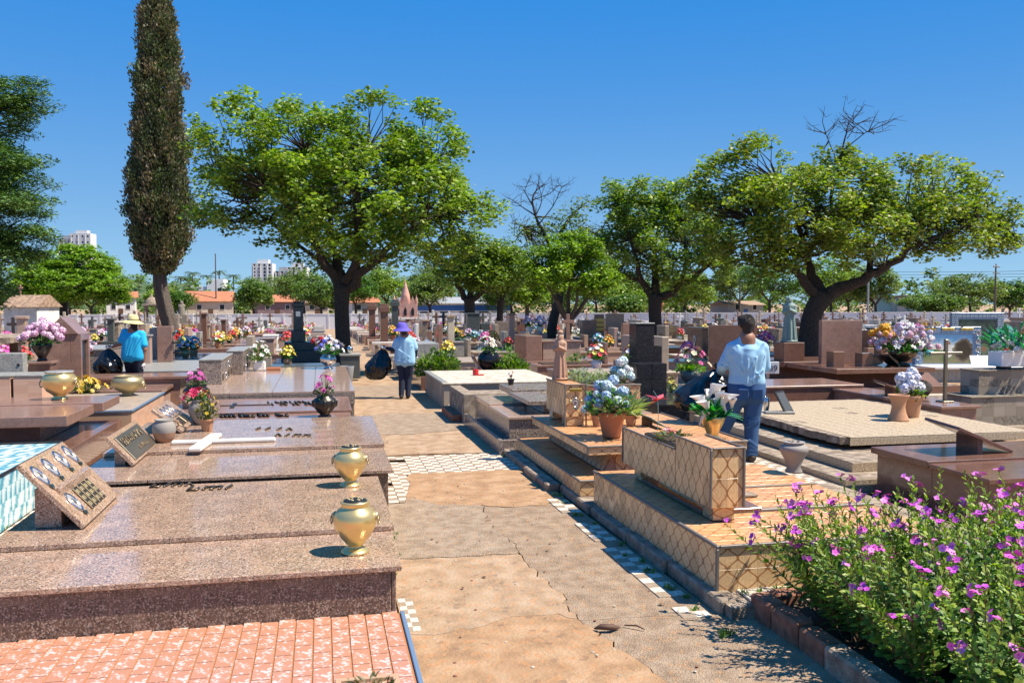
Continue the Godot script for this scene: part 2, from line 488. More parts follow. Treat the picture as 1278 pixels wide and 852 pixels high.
		uvmat("beige_tile_%d" % i, paint(48, 48, func(u: float, v: float) -> Color:
			var a := nz.get_noise_2d(u * 1.5, v * 1.5)
			return lin(0.46, 0.36, 0.235).lerp(lin(0.30, 0.21, 0.125), smoothstep(-0.1, 0.5, a)).lerp(lin(0.56, 0.47, 0.34), smoothstep(0.1, 0.5, -a))), 0.5)
		uvmat("brick_tile_%d" % i, paint(64, 32, func(u: float, v: float) -> Color:
			var a := nz.get_noise_2d(u * 2.5, v * 1.5)
			return lin(0.62, 0.38, 0.26).lerp(lin(0.70, 0.46, 0.33), clampf(0.5 + a, 0, 1)).lerp(lin(0.52, 0.27, 0.17), 0.3 * (i % 2))), 0.35)
		plain("masonry_%d" % i, 0.20 + 0.045 * i, 0.165 + 0.04 * i, 0.12 + 0.034 * i, 0.85)
	# simple surfaces
	M.veined_marble.metallic_specular = 0.22
	M.black_granite.metallic_specular = 0.35
	plain("grout", 0.42, 0.27, 0.17, 0.9)
	plain("orange_grout", 0.36, 0.15, 0.06, 0.9)
	plain("blue_edge", 0.13, 0.20, 0.30, 0.45)
	plain("metal_edge", 0.17, 0.15, 0.135, 0.55, 0.2)
	plain("brass", 0.78, 0.57, 0.24, 0.3, 0.72)
	plain("tarnished_brass", 0.46, 0.37, 0.2, 0.42, 0.7)
	plain("bronze", 0.16, 0.125, 0.085, 0.38, 0.85)
	plain("dark_bronze", 0.07, 0.062, 0.052, 0.35, 0.8)
	plain("silver", 0.62, 0.62, 0.62, 0.22, 1.0)
	plain("iron", 0.03, 0.028, 0.028, 0.5, 0.4)
	plain("terracotta", 0.42, 0.155, 0.07, 0.75)
	bump(M.terracotta, noise(SIMP, 0.08, 148, 3), 0.2)
	plain("pale_terracotta", 0.46, 0.24, 0.13, 0.8)
	plain("clay_brown", 0.33, 0.19, 0.12, 0.8)
	plain("grey_clay", 0.27, 0.245, 0.22, 0.75)
	plain("white_stone", 0.68, 0.64, 0.58, 0.7)
	plain("white_paint", 0.78, 0.77, 0.75, 0.5)
	plain("black_glaze", 0.012, 0.011, 0.012, 0.15)
	plain("grey_glaze", 0.14, 0.15, 0.15, 0.2)
	plain("soil", 0.06, 0.035, 0.02, 0.95)
	plain("skin", 0.29, 0.135, 0.08, 0.55)
	plain("hair", 0.02, 0.015, 0.012, 0.8)
	plain("pale_blue_cotton", 0.30, 0.52, 0.70, 0.9)
	plain("turquoise_cotton", 0.015, 0.42, 0.72, 0.85)
	plain("denim", 0.03, 0.085, 0.2, 0.9)
	plain("dark_denim", 0.012, 0.018, 0.04, 0.9)
	plain("navy_cotton", 0.01, 0.014, 0.032, 0.9)
	plain("purple_cotton", 0.12, 0.09, 0.46, 0.85)
	plain("straw", 0.66, 0.56, 0.26, 0.85)
	plain("white_glove", 0.6, 0.58, 0.57, 0.8)
	plain("shoe", 0.02, 0.018, 0.016, 0.5)
	plain("shoe_brown", 0.045, 0.027, 0.02, 0.6)
	plain("bag_plastic", 0.009, 0.01, 0.012, 0.2)
	plain("robe_clay", 0.40, 0.235, 0.155, 0.7)
	plain("robe_green", 0.19, 0.27, 0.235, 0.6)
	plain("window_glass", 0.02, 0.03, 0.04, 0.08)
	plain("dark_glass", 0.015, 0.02, 0.025, 0.1)
	plain("steel_grey", 0.3, 0.31, 0.32, 0.6)
	plain("wood_pole", 0.12, 0.1, 0.085, 0.9)
	plain("tower_white", 0.62, 0.62, 0.62, 0.8)
	plain("tower_grey", 0.38, 0.39, 0.40, 0.8)
	plain("office_white", 0.72, 0.73, 0.74, 0.7)
	plain("blue_wall", 0.03, 0.12, 0.36, 0.7)
	plain("mauve_wall", 0.2, 0.14, 0.15, 0.85)
	plain("teal_wall", 0.18, 0.34, 0.36, 0.8)
	plain("blue_glaze", 0.16, 0.25, 0.38, 0.3)
	plain("gold_plate", 0.50, 0.36, 0.12, 0.3, 0.9)
	plain("plaque_grey", 0.20, 0.18, 0.14, 0.35, 0.7)
	plain("red_plastic", 0.55, 0.02, 0.02, 0.4)
	plain("portrait", 0.35, 0.33, 0.32, 0.1)
	plain("wood_brown", 0.10, 0.05, 0.03, 0.7)
	plain("mauve_tile", 0.40, 0.27, 0.22, 0.4)
	vmat("leaf", 0.5, Color(0.84, 0.92, 0.3))
	vmat("fine_leaf", 0.6, Color(0.6, 0.66, 0.28))
	vmat("petal", 0.6, Color(0.35, 0.25, 0.3))
	vmat("tint", 0.8)
	vmat("statue_paint", 0.55)
	mat("far_green", 0.95, layered(256, [[noise(CELL, 0.08, 306, 1, CV), [[0.0, 0.03, 0.06, 0.018, 1], [0.4, 0.05, 0.095, 0.028, 1], [0.7, 0.075, 0.12, 0.04, 1]], true]]), 0.02)

# ---------------------------------------------------------------- setting
func tile_field(parent: Node3D, called: String, mats: Array, o: Vector3, u: Vector3, v: Vector3, nu: int, nv: int, su: float, sv: float, gap := 0.0012, th := 0.003, stagger := 0.0, skip := 0.0, uneven := 0.0) -> void:
	var nr := v.cross(u).normalized()
	var m := block(su - gap, th, sv - gap, 0.001)
	for i in nu:
		for j in nv:
			if skip > 0.0 and rng.randf() < skip:
				continue
			var sh := stagger * sv if i % 2 else 0.0
			var t := MeshInstance3D.new()
			t.name = called
			t.mesh = m
			t.material_override = mats[rng.randi() % mats.size()]
			var b := Basis(u.normalized(), nr, v.normalized())
			if rng.randf() < 0.5:
				b = b * Basis(Vector3.UP, PI)
			if uneven > 0.0:
				b = b * Basis.from_euler(Vector3(rng.randf_range(-1, 1), 0, rng.randf_range(-1, 1)) * uneven)
			t.transform = Transform3D(b, o - nr * 0.002 + u * ((i + 0.5) * su) + v * ((j + 0.5) * sv + sh) - parent.position)
			parent.add_child(t, true)

func jag(p: Array, amp: float, sd: int) -> PackedVector2Array:
	var r := RandomNumberGenerator.new()
	r.seed = sd
	var out := PackedVector2Array()
	for i in p.size() - 1:
		var a := Vector2(p[i][0], p[i][1])
		var b := Vector2(p[i + 1][0], p[i + 1][1])
		var k := maxi(1, int(a.distance_to(b) / 0.07))
		for j in k:
			var q := a.lerp(b, float(j) / k)
			if i + j > 0:
				q += Vector2(r.randf_range(-amp, amp), r.randf_range(-amp, amp))
			out.append(q)
	out.append(Vector2(p[-1][0], p[-1][1]))
	return out

func rev(p: PackedVector2Array) -> PackedVector2Array:
	var q := p.duplicate()
	q.reverse()
	return q

func concrete(parent: Node3D, poly: PackedVector2Array, top: float, m: Material, called := "concrete_slab") -> void:
	var w := PackedVector2Array()
	for q in poly:
		if w.is_empty() or q.distance_to(w[-1]) > 0.004:
			w.append(q)
	var off := Geometry2D.offset_polygon(w, -0.005)
	if off.is_empty():
		return
	var b := MB.new()
	b.prism(off[0], -0.03, top)
	part(b.mesh(), called, m, parent)

func make_ground() -> void:
	var b := MB.new()
	var xs := [-1500, -600, -250, -120, -60, -30, -12, 0, 12, 30, 60, 120, 250, 600, 1500]
	var zs := [300, 60, 5, -21, -35, -50, -70, -90, -111, -160, -300, -700, -1800]
	for i in zs.size() - 1:
		for j in xs.size() - 1:
			var q := []
			for k in [[0, 0], [1, 0], [1, 1], [0, 1]]:
				var z: float = zs[i + k[1]]
				q.append(Vector3(xs[j + k[0]], gy(z) - 0.03, z))
			b.face(q, Vector3.UP)
	structure(b.mesh(), "ground", M.earth)

	var path := Node3D.new()
	path.name = "path"
	path.set_meta("kind", "structure")
	add_child(path)
	# cross cracks and patch edges, left to right
	var left := 0.47
	var right := 2.42
	var far1 := jag([[left, -11.3], [1.3, -11.34], [right, -11.2]], 0.015, 1)
	var low1 := jag([[0.9, -9.6], [1.0, -10.02], [1.55, -10.02], [2.22, -10.02], [right, -9.75]], 0.02, 2)
	var crack_a := jag([[left, -8.5], [0.76, -8.52], [0.9, -8.78], [1.1, -8.41], [1.52, -8.28], [1.81, -8.15], [2.14, -8.18], [right, -8.45]], 0.02, 3)
	var dark := jag([[1.52, -8.28], [1.46, -7.51], [1.54, -6.96], [1.5, -6.4], [1.57, -5.6], [1.56, -5.13]], 0.03, 4)
	var crack_c := jag([[left, -5.12], [0.66, -5.09], [0.94, -5.13], [1.17, -5.28], [1.48, -5.25], [1.56, -5.13]], 0.025, 5)
	var crack_d := jag([[1.56, -5.13], [1.97, -5.1], [right + 0.05, -5.05]], 0.012, 6)
	var low_d := jag([[1.56, -5.13], [1.62, -4.82], [1.72, -4.42], [1.75, -4.0], [1.8, -3.0]], 0.03, 7)
	var crack_b := jag([[left, -6.66], [0.96, -6.62], [1.5, -6.6]], 0.015, 8)
	var crack_a1 := PackedVector2Array()
	var crack_a2 := PackedVector2Array()
	for q in crack_a:
		if q.x <= 1.53:
			crack_a1.append(q)
		if q.x >= 1.51:
			crack_a2.append(q)
	var dark_up := PackedVector2Array()
	var dark_low := PackedVector2Array()
	for q in dark:
		if q.y <= -6.58:
			dark_up.append(q)
		if q.y >= -6.62:
			dark_low.append(q)
	# sandy screed between the chequered tiles and the first crack
	var p := PackedVector2Array([Vector2(0.95, -9.58)])
	p.append_array(low1.slice(1))
	p.append_array(rev(crack_a.slice(int(crack_a.size() * 0.2))))
	concrete(path, p, 0.016, M.orange_screed)
	# grey concrete, two casts on the left and one rough cast on the right
	p = crack_a1.duplicate()
	p.append_array(dark_up)
	p.append_array(rev(crack_b))
	concrete(path, p, 0.02, M.grey_concrete)
	p = crack_b.duplicate()
	p.append_array(dark_low)
	p.append_array(rev(crack_c))
	concrete(path, p, 0.018, M.sandy_concrete)
	p = crack_a2.duplicate()
	p.append_array(crack_d.slice(crack_d.size() - 1))
	p.append_array(rev(crack_d))
	p.append_array(rev(dark))
	concrete(path, p, 0.012, M.gravel_concrete)
	# front screed and the rough strip beside the planter
	p = crack_c.duplicate()
	p.append_array(low_d)
	p.append_array(PackedVector2Array([Vector2(1.8, -2.2), Vector2(left, -2.2)]))
	concrete(path, p, 0.02, M.orange_screed)
	p = crack_d.duplicate()
	p.append_array(PackedVector2Array([Vector2(2.68, -4.95), Vector2(2.68, -2.2), Vector2(1.8, -2.2)]))
	p.append_array(rev(low_d))
	concrete(path, p, 0.014, M.gravel_concrete)
	# far casts
	var f2 := jag([[left, -13.2], [1.2, -13.05], [right, -13.4]], 0.03, 11)
	var f3 := jag([[left, -15.4], [1.4, -15.6], [right, -15.3]], 0.03, 12)
	var f4 := jag([[left, -18.6], [1.4, -18.2], [right, -18.5]], 0.04, 13)
	var f5 := jag([[left, -21.0], [1.4, -21.0], [right, -21.0]], 0.03, 14)
	var casts := [[far1, f2, M.sandy_concrete], [f2, f3, M.grey_concrete], [f3, f4, M.sandy_concrete], [f4, f5, M.grey_concrete]]
	for k in casts:
		p = k[1].duplicate()
		p.append_array(rev(k[0]))
		concrete(path, p, 0.012 + 0.004 * (casts.find(k) % 2), k[2])
	# chequered cement tiles
	var ck := [M.check_tile_0, M.check_tile_1, M.check_tile_2, M.check_tile_3]
	var X := Vector3.RIGHT
	var Z := Vector3(0, 0, 1)
	tile_field(path, "floor_tile", ck, Vector3(0.62, 0.0, -11.2), X, Z, 9, 6, 0.2, 0.2, 0.006, 0.014, 0.0, 0.03, 0.006)
	tile_field(path, "floor_tile", ck, Vector3(0.55, 0.0, -10.0), X, Z, 2, 7, 0.2, 0.2, 0.006, 0.014, 0.0, 0.05, 0.008)
	tile_field(path, "floor_tile", ck, Vector3(2.21, 0.008, -8.4), X, Z, 1, 17, 0.2, 0.2, 0.006, 0.014, 0.0, 0.2, 0.015)
	tile_field(path, "floor_tile", [M.check_tile_1, M.check_tile_3], Vector3(0.48, 0.009, -5.75), X, Z, 1, 4, 0.1, 0.15, 0.006, 0.014, 0.0, 0.0, 0.012)
	# walk strip between the two rows of graves on the left, the same tiles, broken and littered
	tile_field(path, "floor_tile", ck, Vector3(-2.72, 0.0, -14.2), X, Z, 3, 43, 0.2, 0.2, 0.006, 0.014, 0.0, 0.12, 0.02)
	# weeds in the joints and along the stones
	var wd := MB.new()
	for i in 70:
		var o := Vector3(rng.randf_range(2.3, 2.42), 0.01, rng.randf_range(-13.0, -4.6))
		if i > 50:
			o = Vector3(rng.randf_range(2.6, 4.3), 0.09, -5.17 + rng.randf_range(0.0, 0.05))
		elif i > 36:
			o = Vector3(rng.randf_range(-2.75, -2.15), 0.0, rng.randf_range(-14.0, -7.0))
		elif i > 28:
			o = Vector3(rng.randf_range(0.5, 0.6), 0.0, rng.randf_range(-9.0, -5.0))
		for k in 14:
			var d := Vector3(rng.randfn() * 0.6, 1.0, rng.randfn() * 0.6).normalized() * rng.randf_range(0.02, 0.06)
			wd.leaf(o + Vector3(rng.randfn(), 0, rng.randfn()) * 0.012, o + d + Vector3(rng.randfn(), 0, rng.randfn()) * 0.02, Vector3(0.004, 0, 0.004), Vector3.ZERO, Color(0.14, 0.24, 0.05) * rng.randf_range(0.6, 1.4))
	part(wd.mesh(), "weeds", M.leaf, path).set_meta("kind", "stuff")
	# loose stones, leaves and twigs on the walk
	for i in 80:
		var lm := MB.new()
		var big := rng.randf_range(0.004, 0.013)
		var rows := []
		for a in 5:
			var r := PackedVector3Array()
			for c in 6:
				var th := TAU * c / 6.0
				var ph := PI * a / 4.0
				r.append(Vector3(sin(ph) * cos(th), 0.6 * (1.0 - cos(ph)) * 0.5, sin(ph) * sin(th)) * big * rng.randf_range(0.75, 1.2))
			rows.append(r)
		lm.grid(rows, true)
		part(lm.mesh(), "pebble", M.pale_concrete if rng.randf() < 0.6 else M.brick_earth, path, Vector3(rng.randf_range(0.6, 2.3), 0.018, rng.randf_range(-9.5, -3.6)))
	var lv := MB.new()
	for i in 260:
		var a := rng.randf() * TAU
		var d := Vector3(cos(a), rng.randf_range(-0.1, 0.3), sin(a)) * rng.randf_range(0.02, 0.05)
		var q := Vector3(0.55 + absf(rng.randfn(0.0, 0.13)), 0.03, rng.randf_range(-15.5, -11.5)) if i < 150 else (Vector3(-2.12 - absf(rng.randfn(0, 0.14)), 0.03, rng.randf_range(-14, -6.5)) if i < 240 else Vector3(rng.randf_range(0.6, 2.6), 0.026, rng.randf_range(-8, -3.6)))
		lv.leaf(q, q + d, d.cross(Vector3.UP) * 0.35, Vector3(0, rng.randf_range(-0.006, 0.012), 0), [Color(0.12, 0.06, 0.03), Color(0.2, 0.11, 0.05), Color(0.07, 0.04, 0.025)][i % 3])
	var litter := part(lv.mesh(), "leaf_litter", M.tint, path)
	litter.set_meta("kind", "stuff")
	# dead brown leaf and twig lying in front
	var pod := MB.new()
	pod.tube([Vector3(1.60, 0.03, -4.93), Vector3(1.63, 0.05, -4.90), Vector3(1.70, 0.045, -4.89), Vector3(1.76, 0.028, -4.92)], [0.004, 0.018, 0.02, 0.005], 7)
	pod.tube([Vector3(1.80, 0.028, -4.95), Vector3(1.86, 0.04, -4.90), Vector3(1.9, 0.026, -4.86)], [0.004, 0.006, 0.003], 5)
	part(pod.mesh(), "seed_pod", M.wood_brown, path)

	# kerb of separate stones
	var kerb := Node3D.new()
	kerb.name = "kerb"
	kerb.set_meta("kind", "structure")
	add_child(kerb)
	var z := -5.0
	while z > -20.0:
		var l := rng.randf_range(0.7, 1.15)
		var x := 2.43 + rng.randf_range(-0.02, 0.02) + (0.06 if z > -8.4 else -0.08)
		part(block(0.15, 0.10 + rng.randf_range(-0.015, 0.012), l - 0.02, 0.014), "kerb_stone", M.dirty_concrete if rng.randf() < 2.0 else M.pale_concrete, kerb, Vector3(x + 0.04, -0.005, z - l / 2), Vector3(rng.randf_range(-0.006, 0.006), rng.randf_range(-0.012, 0.012), rng.randf_range(-0.02, 0.02)))
		z -= l
	# paved ledges between kerb and graves, and the walks further right
	var led := Node3D.new()
	led.name = "pavement"
	led.set_meta("kind", "structure")
	add_child(led)
	var lb := MB.new()
	lb.box(Vector3(2.5, -0.03, -16.2), Vector3(4.55, 0.09, -4.92))
	part(lb.mesh(), "ledge", M.dirty_concrete, led)
	lb = MB.new()
	lb.box(Vector3(4.55, -0.03, -20.0), Vector3(5.28, 0.10, -3.0))
	part(lb.mesh(), "walk_strip", M.dirty_concrete, led)
	tile_field(led, "floor_tile", ck, Vector3(4.6, 0.098, -9.9), X, Z, 3, 9, 0.2, 0.2, 0.005, 0.012, 0.0, 0.1, 0.01)
	lb = MB.new()
	lb.box(Vector3(2.75, -0.03, -4.9), Vector3(4.9, 0.075, -2.6))
	part(lb.mesh(), "planter_bed", M.soil, led)

func make_boundary_wall() -> void:
	var a := Vector3(-75, 0, -125)
	var pts := [Vector3(-80, 0, -122), Vector3(-36, 0, -112), Vector3(22, 0, -103.5), Vector3(60, 0, -88), Vector3(92, 0, -76)]
	var t := thing("boundary_wall", "long white panelled boundary wall behind the graves", "wall")
	var k := 0
	for i in pts.size() - 1:
		var p0: Vector3 = pts[i]
		var p1: Vector3 = pts[i + 1]
		var n := int(p0.distance_to(p1) / 2.6)
		for j in n:
			var q := p0.lerp(p1, (j + 0.5) / n)
			var w := p0.distance_to(p1) / n
			var turn := atan2(-(p1.z - p0.z), p1.x - p0.x)
			var base := gy(q.z) - 0.05
			part(block(w - 0.2, 1.8, 0.14, 0.01), "panel", M.white_paint, t, Vector3(q.x, base, q.z), Vector3(0, turn, 0))
			part(block(0.2, 1.92, 0.24, 0.01), "post", M.white_plaster, t, Vector3(p0.lerp(p1, float(j) / n).x, base, p0.lerp(p1, float(j) / n).z), Vector3(0, turn, 0))
			part(block(w, 0.06, 0.22, 0.01), "coping", M.white_paint, t, Vector3(q.x, base + 1.8, q.z), Vector3(0, turn, 0))

func facade(t: Node3D, w: float, h: float, d: float, wall: Material, glass: Material, cols: int, rows: int, ww: float, wh: float, y0: float) -> void:
	part(block(w, h, d, 0.02), "wall", wall, t)
	var m := block(ww, wh, 0.16, 0.01)
	var dx := w / cols
	var dy := (h - y0) / rows
	for i in cols:
		for j in rows:
			part(m, "window", glass, t, Vector3(-w / 2 + dx * (i + 0.5), y0 + dy * (j + 0.5) - wh / 2, d / 2 - 0.05))

func gable(w: float, h: float, d: float, over: float) -> ArrayMesh:
	var b := MB.new()
	var W := w / 2 + over
	var D := d / 2 + over
	b.face([Vector3(-W, 0, D), Vector3(W, 0, D), Vector3(W, h, 0), Vector3(-W, h, 0)], Vector3(0, 1, 1))
	b.face([Vector3(-W, 0, -D), Vector3(W, 0, -D), Vector3(W, h, 0), Vector3(-W, h, 0)], Vector3(0, 1, -1))
	b.face([Vector3(-W, 0, D), Vector3(-W, 0, -D), Vector3(-W, h, 0)], Vector3.LEFT)
	b.face([Vector3(W, 0, D), Vector3(W, 0, -D), Vector3(W, h, 0)], Vector3.RIGHT)
	b.face([Vector3(-W, 0, D), Vector3(W, 0, D), Vector3(W, 0, -D), Vector3(-W, 0, -D)], Vector3.DOWN)
	return b.mesh()

func make_buildings() -> void:
	var t: Node3D
	# tower blocks far away
	var towers := [[-30.5, -498.5, 11.0, 25.0, "white tower block with dark window bays, leftmost of the three behind the big tree", M.tower_white], [-20.0, -501.0, 8.0, 21.0, "grey stepped tower block between two white ones far behind", M.tower_grey], [-12.0, -494.0, 11.0, 23.0, "white ribbed tower block nearest to the big tree trunk", M.tower_white], [-160.0, -650.0, 14.0, 51.0, "taller pale pink tower block above the umbrella shaped tree", M.tower_white], [-171.0, -655.0, 9.0, 47.5, "lower white tower block beside the pink one on far left", M.tower_grey], [12.0, -498.0, 8.0, 15.5, "small grey block just right of the white towers", M.tower_grey]]
	for s in towers:
		t = thing("tower_block", s[4], "building", Vector3(s[0], gy(s[1]) - 0.1, s[1]), -0.15, "far tower blocks")
		facade(t, s[2], s[3], 10.0, s[5], M.dark_glass, 4 if s[2] > 9 else 3, 12 if s[3] > 20 else 5, 1.1, 1.2, 2.0)
		for i in 3:
			part(block(0.5, s[3] - 1.0, 0.5, 0.02), "pier", M.tower_white, t, Vector3(-s[2] / 2 + s[2] * (i + 0.5) / 3.0 - s[2] / 12.0, 0, 5.1))
		part(block(s[2] * 0.55, 2.2, 5.0, 0.02), "roof_house", s[5], t, Vector3(0, s[3], 0))
	# white office with ribbon windows
	t = thing("office_building", "low white office building with ribbon windows and a tower end", "building", Vector3(-31.0, gy(-232.0) - 0.1, -232.0), -0.05)
	part(block(15.0, 7.4, 8.0, 0.03), "wall", M.office_white, t)
	for i in 2:
		part(block(9.0, 0.9, 0.2, 0.01), "window_band", M.dark_glass, t, Vector3(1.5, 3.4 + i * 2.0, 4.0))
	part(block(4.0, 9.2, 7.0, 0.03), "stair_tower", M.office_white, t, Vector3(5.5, 0, 0.8))
	part(block(0.9, 3.4, 0.2, 0.01), "window", M.dark_glass, t, Vector3(6.6, 3.6, 4.26))
	part(block(6.5, 0.4, 8.3, 0.03), "roof_slab", M.tower_grey, t, Vector3(-4.0, 7.4, 0))
	# houses
	var houses := [[-21.5, -181.0, 8.4, 2.6, 8.0, 2.0, "house with wide orange clay roof below the white office", M.cream_plaster, M.clay_roof], [-41.0, -196.0, 5.5, 3.4, 6.0, 1.3, "small white house with clay roof between cypress and umbrella tree", M.white_plaster, M.clay_roof], [-9.2, -188.0, 8.0, 2.5, 7.0, 1.5, "mauve gabled house left of the big tree trunk", M.mauve_wall, M.clay_roof], [-1.0, -176.0, 4.4, 2.3, 5.0, 1.4, "cream gabled house half hidden by the big tree trunk", M.cream_plaster, M.old_roof], [8.0, -172.0, 5.0, 2.4, 5.0, 1.2, "white house with orange roof right of the big tree trunk", M.white_plaster, M.clay_roof], [79.0, -155.0, 8.0, 1.9, 6.0, 0.8, "low pale grey house with blue door behind the wall", M.steel_grey, M.old_roof], [60.0, -160.0, 9.0, 2.0, 6.0, 0.9, "pinkish house with clay roof seen under the middle trees", M.pink_plaster, M.clay_roof]]
	for s in houses:
		t = thing("house", s[6], "house", Vector3(s[0], gy(s[1]) - 0.1, s[1]), 0.15)
		part(block(s[2], s[3] + 1.0, s[4], 0.03), "wall", s[7], t)
		part(gable(s[2], s[5], s[4], 0.5), "roof", s[8], t, Vector3(0, s[3] + 1.002, 0))
		for i in 2:
			var wd := part(block(1.0, 1.1, 0.14, 0.01), "window", M.white_paint, t, Vector3(-s[2] / 4 + i * s[2] / 2, 1.9, s[4] / 2))
			part(block(0.84, 0.94, 0.06, 0.01), "pane", M.dark_glass, wd, Vector3(0, 0.08, 0.06))
		var dr := part(block(0.9, 2.1, 0.12, 0.01), "door", M.blue_wall if s[0] == 79.0 else M.wood_brown, t, Vector3(0, 0.02, s[4] / 2))
		part(block(0.05, 0.16, 0.05, 0.005), "handle", M.steel_grey, dr, Vector3(0.34, 1.0, 0.07))
	# blue and white shed behind the middle trees
	t = thing("blue_shed", "long white shed with a blue band behind the middle trees", "building", Vector3(25.5, gy(-160.0) - 0.1, -160.0), 0.0)
	part(block(18.0, 3.2, 8.0, 0.03), "wall", M.white_plaster, t)
	part(block(18.1, 1.0, 8.1, 0.02), "blue_band", M.blue_wall, t, Vector3(0, 1.9, 0))
	part(gable(18.0, 1.2, 8.0, 0.4), "roof", M.steel_grey, t, Vector3(0, 3.202, 0))
	for i in 5:
		part(block(1.6, 0.8, 0.14, 0.01), "window", M.dark_glass, t, Vector3(-7.2 + i * 3.6, 0.9, 4.0))
	# concrete school-like block on the right
	t = thing("concrete_building", "pale concrete building with flat roof and teal piers on the right", "building", Vector3(140.0, gy(-185.0) - 0.1, -185.0), -0.62)
	part(block(16.0, 4.6, 8.0, 0.03), "wall", M.tower_white, t)
	part(block(17.5, 0.5, 9.0, 0.03), "roof_slab", M.old_roof, t, Vector3(0, 4.6, 0))
	part(block(3.4, 6.4, 5.0, 0.03), "stair_tower", M.teal_wall, t, Vector3(-5.6, 0, 2.2))
	for i in 4:
		part(block(1.6, 1.0, 0.16, 0.01), "window", M.dark_glass, t, Vector3(-1.6 + i * 2.6, 2.6, 4.0))
		part(block(0.4, 4.5, 0.4, 0.02), "pier", M.teal_wall, t, Vector3(-3.0 + i * 2.6, 0, 4.2))
	# hill on the left horizon
	var hb := MB.new()
	var rows := []
	for i in 9:
		var r := PackedVector3Array()
		for j in 40:
			var u := j / 39.0
			var v := i / 8.0
			var hgt := 17.0 * sin(PI * v) * (0.35 + 0.65 * exp(-pow((u - 0.42) / 0.2, 2.0))) * (1.0 + 0.12 * sin(j * 1.7 + i))
			r.append(Vector3(-240 + 300 * u, -2.0 + hgt, -470 - 120 * v))
		rows.append(r)
	hb.grid(rows, false, Vector3(-90, -300, -500))
	structure(hb.mesh(), "hill", M.far_green)
	# utility poles, wires and lamps
	var poles := [[88.0, -181.0, 8.0, "left utility pole of the close pair beyond the wall"], [90.5, -180.5, 7.6, "right utility pole of the close pair beyond the wall"], [72.0, -140.0, 9.4, "tall utility pole between the middle and right trees"], [96.0, -108.0, 9.0, "utility pole at the far right carrying the wires"], [22.0, -128.0, 6.4, "thin grey pole rising behind the pink chapel"], [-20.0, -178.0, 13.0, "slim tall pole in front of the orange roof"]]
	for s in poles:
		t = thing("utility_pole", s[3], "pole", Vector3(s[0], gy(s[1]) - 0.2, s[1]), 0.5)
		var b := MB.new()
		b.tube([Vector3.ZERO, Vector3(0, s[2], 0)], [0.17, 0.11], 8)
		part(b.mesh(), "shaft", M.wood_pole, t)
		if s[0] > 60:
			for i in 2:
				part(block(2.4, 0.12, 0.12, 0.01), "cross_arm", M.wood_pole, t, Vector3(0, s[2] - 0.5 - i * 0.9, 0.1))
			for i in 4:
				part(lathe([[0.0, 0.0], [0.05, 0.0], [0.07, 0.1], [0.03, 0.2], [0, 0.2]], 8), "insulator", M.white_paint, t, Vector3(-1.05 + i * 0.7, s[2] - 0.38, 0.1))
	for i in 3:
		var w := MB.new()
		var pts := []
		var rad := []
		for k in 17:
			var f := k / 16.0
			var p0 := Vector3(72.0, 8.0 - i * 0.45, -140.0)
			var p1 := Vector3(140.0, 8.6 - i * 0.45, -95.0)
			pts.append(p0.lerp(p1, f) - Vector3(0, 1.3 * sin(PI * f), 0))
			rad.append(0.03)
		w.tube(pts, rad, 5)
		var o := part(w.mesh(), numbered("power_line"), M.iron, self)
		o.set_meta("label", ["topmost black power line crossing the sky at right", "middle black power line crossing the sky at right", "lowest black power line crossing the sky at right"][i])
		o.set_meta("category", "cable")
		o.set_meta("group", "power lines")
	t = thing("floodlight_mast", "grey mast with white floodlights seen through the right tree", "mast", Vector3(64.0, gy(-92.0), -92.0))
	var mb := MB.new()
	mb.tube([Vector3.ZERO, Vector3(0, 10.2, 0)], [0.13, 0.09], 8)
	part(mb.mesh(), "shaft", M.steel_grey, t)
	for i in 3:
		part(block(0.7, 0.5, 0.35, 0.03), "lamp_head", M.white_paint, t, Vector3(-0.8 + 0.8 * i, 9.6 + 0.25 * (i % 2), 0.25), Vector3(0.5, 0, 0))

# ---------------------------------------------------------------- trees
func foliage(b: MB, blobs: Array, clumps: int, per: int, cr: float, ll: float, lw: float, pal: Array, r: RandomNumberGenerator, flat := 0.75, up := 0.6, core := 0.5) -> Array:
	var wsum := 0.0
	var ws := []
	for q in blobs:
		wsum += pow(q[3] * q[4] * q[5], 0.66)
		ws.append(wsum)
	var centres := []
	while centres.size() < clumps:
		var t := r.randf() * wsum
		var k := 0
		while ws[k] < t:
			k += 1
		var q: Array = blobs[k]
		var d := Vector3(r.randfn(), r.randfn(), r.randfn()).normalized()
		var f := lerpf(core, 1.0, sqrt(r.randf()))
		var p := Vector3(q[0] + d.x * q[3] * f, q[1] + d.y * q[4] * f, q[2] + d.z * q[5] * f)
		centres.append([p, k])
	for e in centres:
		var p: Vector3 = e[0]
		var s := cr * r.randf_range(0.6, 1.35)
		var tone := r.randf_range(0.72, 1.25)
		var m := int(per * s * s / (cr * cr))
		for i in m:
			var o := (Vector3(r.randfn(), r.randfn(), r.randfn()) * s * 0.5).limit_length(s * 0.95) * Vector3(1, flat, 1)
			var a := r.randf() * TAU
			var dir := Vector3(cos(a), r.randf_range(-0.7, 0.45), sin(a)).normalized()
			var nn := Vector3(r.randfn() * 0.55, up + r.randf() * 0.5, r.randfn() * 0.55)
			var sd := dir.cross(nn).normalized()
			var L := ll * r.randf_range(0.7, 1.25)
			var c: Color = pal[r.randi() % pal.size()] * (tone * r.randf_range(0.85, 1.15))
			b.leaf(p + o, p + o + dir * L, sd * lw * L, nn * (0.06 * L), c)
	return centres

